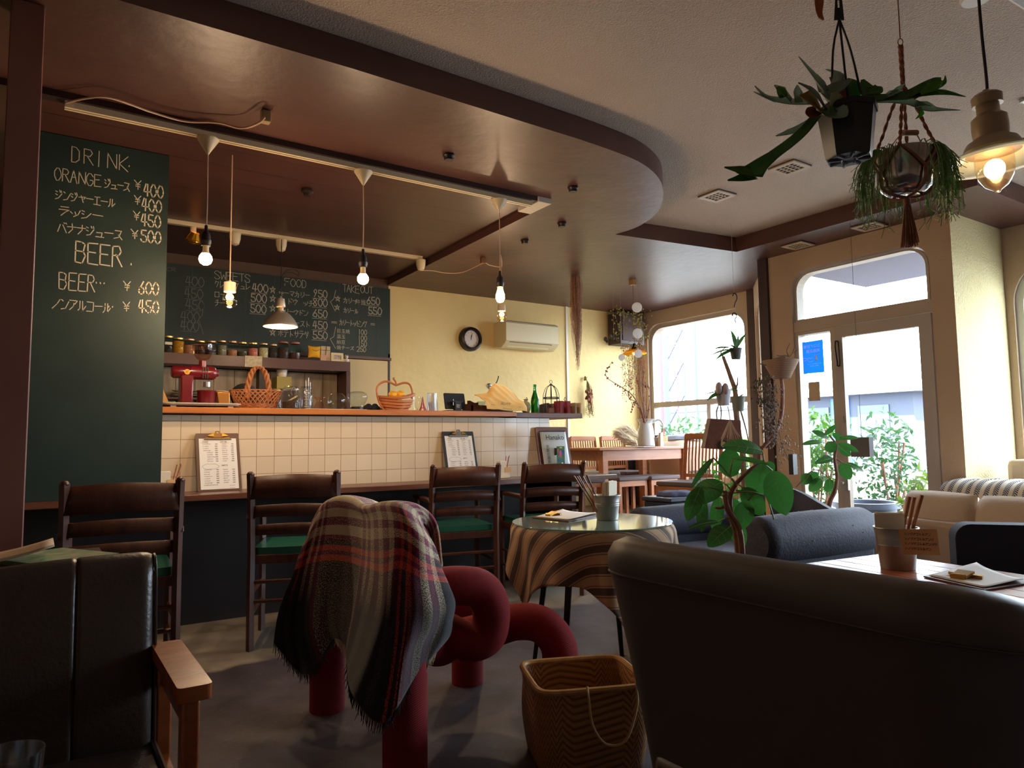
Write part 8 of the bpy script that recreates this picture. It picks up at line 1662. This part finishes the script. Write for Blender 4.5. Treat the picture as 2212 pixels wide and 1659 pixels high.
# curved wooden stand carrying it
mb = MB(); mb.tube([bw0+Vector((0, 0, .002)), at(1690, 850, BPd), at(1687, 900, BPd), at(1672, 940, BPd), at(1650, 965, BPd), at(1640, 1000, BPd), (at(1640, 1000, BPd).x, at(1640, 1000, BPd).y, 0)], [.012, .013, .014, .014, .014, .015, .018], 8, smooth=5); tag(mb.build('curved_branch', M('reddish_branch', (138, 92, 76), .75, var=.15, scale=20)), 'curved reddish branch supporting the flared basket', 'branch')
# dried hanging garlands by the post
for (pts, n_, lab, c_, sp_) in (([(1668, 830), (1664, 870), (1662, 910), (1668, 950)], 330, 'dense grey dried flower bundle hanging on the dark post', (120, 108, 104), .03), ([(1676, 905), (1684, 940), (1695, 975), (1706, 1000)], 170, 'loose spray of dried seed heads hanging lower right of the post', (150, 134, 118), .045), ([(1650, 815), (1640, 830), (1638, 860), (1650, 875), (1662, 868)], 120, 'ring wreath of dark dried leaves left of the post', (86, 82, 62), .018)):
    vine(pts, 4.7, n_, lab, tw_m, M('dried_%d' % n_, c_, .9), nm='dried_garland', lr=.0065, spread=sp_)
# leaning canvas and boards by the post
a, b_ = at(1650, 968, 4.3), at(1690, 972, 4.15); mb = MB(); zt5 = a.z; mb.prism([(0, .05), (.22, .05), (.22, zt5), (0, zt5)], [], (a.x, a.y, 0), (b_-a)*1.0, (0, 0, 1), (.02, .02, 0)); tag(mb.build('canvas_board', M('raw_canvas', (206, 178, 146), .8)), 'pale brown board leaning against the wall by the post', 'board')
b0 = at(1713, 1003, 4.2); mb = MB(); mb.box(b0+Vector((0, 0, 0)), (.04, .03, .12)); tag(mb.build('wall_switch', black_plastic), 'small black device hanging on the wall beside the door', 'device')
# poster, note, door sign
po = thing('hygiene_poster', 'blue hygiene poster with reversed white writing stuck on the side light', 'poster', (XD+.04, 3.3, 1.5)); C4 = [onx(XD+.045, 1733, 740), onx(XD+.045, 1777, 733), onx(XD+.045, 1781, 804), onx(XD+.045, 1736, 808)]
mb = MB(); vs = [mb.b.verts.new(p_) for p_ in C4]+[mb.b.verts.new(p_+Vector((.001, 0, 0))) for p_ in C4]; mb.face(vs[:4]); mb.face(vs[4:][::-1]); [mb.face([vs[i], vs[(i+1) % 4], vs[(i+1) % 4+4], vs[i+4]]) for i in range(4)]; mb.build('sheet', translucentM('poster_blue', (40, 130, 196), .6, .5), po, smooth=False)
uP = (C4[0]-C4[1]).normalized(); hP = (C4[1]-C4[2]).length; wP = (C4[0]-C4[1]).length; vP = Vector((0, 0, 1)); oP = C4[2]+Vector((-.0015, 0, 0)); pw = M('poster_white', (236, 240, 244), .5, emit=None)
mb = MB(); ftext(mb, 'コロナ対策', oP+uP*wP*.12+vP*hP*.80, uP, vP, wP*.17); ftext(mb, '実施店舗', oP+uP*wP*.15+vP*hP*.65, uP, vP, wP*.17); ftext(mb, 'お入りの際はアルコール', oP+uP*wP*.12+vP*hP*.28, uP, vP, wP*.062); ftext(mb, '消毒にご協力を', oP+uP*wP*.25+vP*hP*.22, uP, vP, wP*.062); mb.build('poster_text', pw, po, recalc=False, smooth=False)
mb = MB()
def PP(x, y): return oP+uP*wP*x+vP*hP*y
mb.tube([PP(.24, .56), PP(.42, .56), PP(.42, .52)], .003, 4); mb.tube([PP(.35, .53), PP(.35, .38)], .009, 6); mb.tube([PP(.52, .38), PP(.70, .37), PP(.78, .42), PP(.72, .50), PP(.62, .46), PP(.55, .50), PP(.5, .44)], .0022, 5, smooth=3); mb.tube([PP(.95, .42), PP(.8, .44), PP(.85, .5), PP(.98, .50)], .0022, 5, smooth=3); mb.build('hand_drawing', pw, po, recalc=False)
a, b_ = onx(XD+.045, 1746, 826), onx(XD+.045, 1772, 865); mb = MB(); mb.bb((XD+.045, b_.y, b_.z), (XD+.0465, a.y, a.z)); tag(mb.build('kraft_sheet', M('kraft_sheet_m', (190, 170, 140), .8)), 'plain kraft paper sheet stuck on the side light under the poster', 'paper')
mb = MB(); q = onx(XD-.012, 1820, 905); 
for k, ch_ in enumerate('ヒク'): ftext(mb, ch_, q+Vector((-.003, .0, -.03*k)), (0, -1, 0), (0, 0, 1), .03)
tag(mb.build('pull_sign', ink, recalc=False), 'small vertical pull sign lettering on the door stile', 'sign')
a = at(1862, 966, 4.75); mb = MB(); mb.box(a, (.05, .13, .13)); tag(mb.build('sign_box', M('sign_grey', (96, 92, 92), .6)), 'small grey box sign hanging in the door opening behind the fig tree', 'sign')
MB().tube([a+Vector((0, 0, .064)), Vector((a.x, a.y, ZS))], .0015, 4).build('sign_cord', tw_m, bpy.data.objects['sign_box'])
# ================================================================= OUTSIDE
gm = M('sunlit_concrete', (104, 102, 100), .9, var=.06, scale=.6)
struct(MB().bb((6.12, -30, -.16), (70, 50, -.10)).build('ground', gm, origin=False, smooth=False))
struct(MB().bb((5.18, 2.39, 2.44), (6.6, 3.72, 2.60)).build('eave', M('eave_lavender', (88, 84, 104), .7), origin=False, smooth=False))
bpy.data.objects['eave'].name = 'trim_10'
lfm = [translucentM('garden_leaf_a', (40, 66, 18), .5, .6), translucentM('garden_leaf_b', (62, 80, 18), .5, .6), translucentM('garden_leaf_c', (34, 60, 28), .5, .6)]
def shrub(c, r, n_, ls, mat, lab, nm='garden_shrub', seed=0):
    random.seed(seed+3); t = thing(nm, lab, 'shrub', (c[0], c[1], -.1)); mb = MB(); ms = MB()
    for k in range(n_):
        d = Vector((random.gauss(0, 1), random.gauss(0, 1), random.gauss(0, 1))).normalized()*(random.random()**.35); p = Vector((c[0]+d.x*r[0], c[1]+d.y*r[1], c[2]+d.z*r[2]))
        if p.z < -.08: continue
        dr = Vector((random.uniform(-1, 1), random.uniform(-1, 1), random.uniform(-.6, 1))).normalized(); leaf(mb, p, p+dr*ls*random.uniform(.7, 1.3), ls*.42, (random.uniform(-1, 1), random.uniform(-1, 1), 1), n=2, shape='lance')
    mb.build('foliage', mat, t)
    for k in range(9): ms.tube([Vector((c[0]+random.gauss(0, .04), c[1]+random.gauss(0, .04), -.1)), Vector((c[0]+random.gauss(0, r[0]*.5), c[1]+random.gauss(0, r[1]*.5), c[2]+r[2]*random.uniform(-.2, .7)))], .01, 5)
    ms.build('stems', bark, t)
shrub((7.2, 6.6, .75), (.5, .5, .55), 700, .10, lfm[2], 'dark green bush outside the left end of the corner window', seed=1)
shrub((7.7, 5.65, .7), (.55, .45, .5), 800, .11, lfm[1], 'yellow-green bush outside the middle of the corner window', seed=2)
shrub((7.2, 4.72, .75), (.4, .38, .6), 700, .10, lfm[0], 'leafy bush outside the right end of the corner window', seed=3)
shrub((7.4, 4.05, .55), (.4, .3, .75), 700, .09, lfm[2], 'tall dense bush outside the side light', seed=4)
shrub((6.3, 3.15, .3), (.24, .2, .4), 450, .10, lfm[1], 'fern-like plant outside the foot of the glass door', nm='garden_fern', seed=5)
shrub((6.0, 2.58, .5), (.12, .12, .45), 130, .09, lfm[2], 'climbing vine outside the right edge of the glass door', seed=6)
pl = MB().lathe([(0, 0), (.2, 0), (.26, .45), (.29, .45), (.29, .5), (.24, .5), (.2, .05), (0, .05)], (6.45, 3.75, -.1), 26).build('garden_pot', M('blue_grey_pot', (60, 66, 84), .6)); tag(pl, 'large blue-grey planter standing outside the side light', 'planter')
# low house across the road
hm_ = M('house_wall', (64, 68, 80), .9); rm_ = M('house_roof', (70, 74, 84), .8); hs = thing('house', 'pale low house with hipped roof across the road, seen through the door', 'house', (24, 12.2, -.1))
hw0, hw1 = onx(24, 1800, 905), onx(24, 1975, 905)
y0h, y1h = hw1.y, hw0.y+3; zt6 = onx(24, 1880, 852).z; zr_ = onx(24, 1850, 828).z
MB().bb((24, y0h, -.1), (31, y1h, zt6)).build('wall', hm_, hs, smooth=False)
mb = MB(); V8 = [(23.5, y0h-.5, zt6), (31.5, y0h-.5, zt6), (31.5, y1h+.5, zt6), (23.5, y1h+.5, zt6), (27.5, y0h+3, zr_+.2), (27.5, y1h-3, zr_+.2)]; vs = [mb.b.verts.new(v) for v in V8]
for q_ in ((0, 1, 4), (2, 3, 5), (1, 2, 5, 4), (3, 0, 4, 5), (3, 2, 1, 0)): mb.face([vs[i] for i in q_])
mb.build('roof', rm_, hs, smooth=False)
for k in range(3): mb = MB(); yy = y0h+.8+k*2.2; mb.bb((23.95, yy, 1.0), (24.0, yy+1.1, 2.1)); mb.build('window', M('house_window', (50, 58, 76), .3), hs, smooth=False)
MB().bb((23.94, y0h+2.2, -.1), (24.0, y0h+2.9, 2.4)).build('door', M('house_door', (44, 80, 130), .5), hs, smooth=False)
h2 = thing('house', 'long pale building beyond the corner window', 'house', (34, 30, -.1)); MB().bb((32, 22, -.1), (40, 44, 2.6)).build('wall', M('pale_wall_far', (150, 150, 156), .9), h2, smooth=False); MB().bb((31.6, 21.6, 2.6), (40.4, 44.4, 2.8)).build('roof', rm_, h2, smooth=False)
fn_ = thing('fence', 'wire fence with thin horizontal rails in front of the house', 'fence', (14, 7, -.1)); fm_ = M('fence_grey', (120, 122, 130), .6)
for k in range(9): y_2 = 3.0+k*1.2; MB().cyl((14, y_2, -.1), (14, y_2, 1.15), .03).build('post', fm_, fn_)
for k in range(6): MB().cyl((14, 3.0, .25+.17*k), (14, 12.6, .25+.17*k), .012).build('rail', fm_, fn_)
MB().bb((13.9, 3, -.1), (14.1, 12.6, .12)).build('footing', M('fence_footing', (124, 108, 98), .9), fn_)
# lattice tower beyond the corner window
tw = thing('lattice_tower', 'steel lattice tower standing beyond the corner window', 'tower', (26, 24, -.1)); bm_ = M('tower_blue', (34, 42, 84), .6); rm2 = M('tower_red', (80, 34, 44), .6)
tx = 26
def T_(px, py): return onx(tx, px, py)
A1, A2, B1, B2 = T_(1428, 790), T_(1428, 680), T_(1478, 770), T_(1478, 665); zb7 = -.1
for (a_, b_, m_2, r_2) in ((Vector((tx, A1.y, zb7)), A2+Vector((0, 0, 3)), rm2, .12), (Vector((tx, A1.y-.35, zb7)), A2+Vector((0, -.35, 3)), bm_, .2), (Vector((tx, B1.y, zb7)), B2+Vector((0, 0, 3)), bm_, .07), (Vector((tx, B1.y+.5, zb7)), B2+Vector((0, .5, 3)), rm2, .05)): MB().cyl(a_, Vector((tx, a_.y, b_.z)), r_2, n=4).build('leg', m_2, tw)
zA = 0; k = 0
while zA < A2.z+2: MB().cyl((tx, A1.y-.35, zA), (tx, B1.y, zA+1.6), .04, n=4).build('brace', bm_, tw); MB().cyl((tx, B1.y, zA), (tx, A1.y-.35, zA+1.6), .04, n=4).build('brace', bm_, tw); zA += 1.6
ps = MB().cyl((20, T_(1500, 700).y*20/26, -.1), (20, T_(1500, 700).y*20/26, 7.5), .05, n=8).build('utility_pole', bm_); tag(ps, 'thin utility pole beyond the corner window', 'pole')
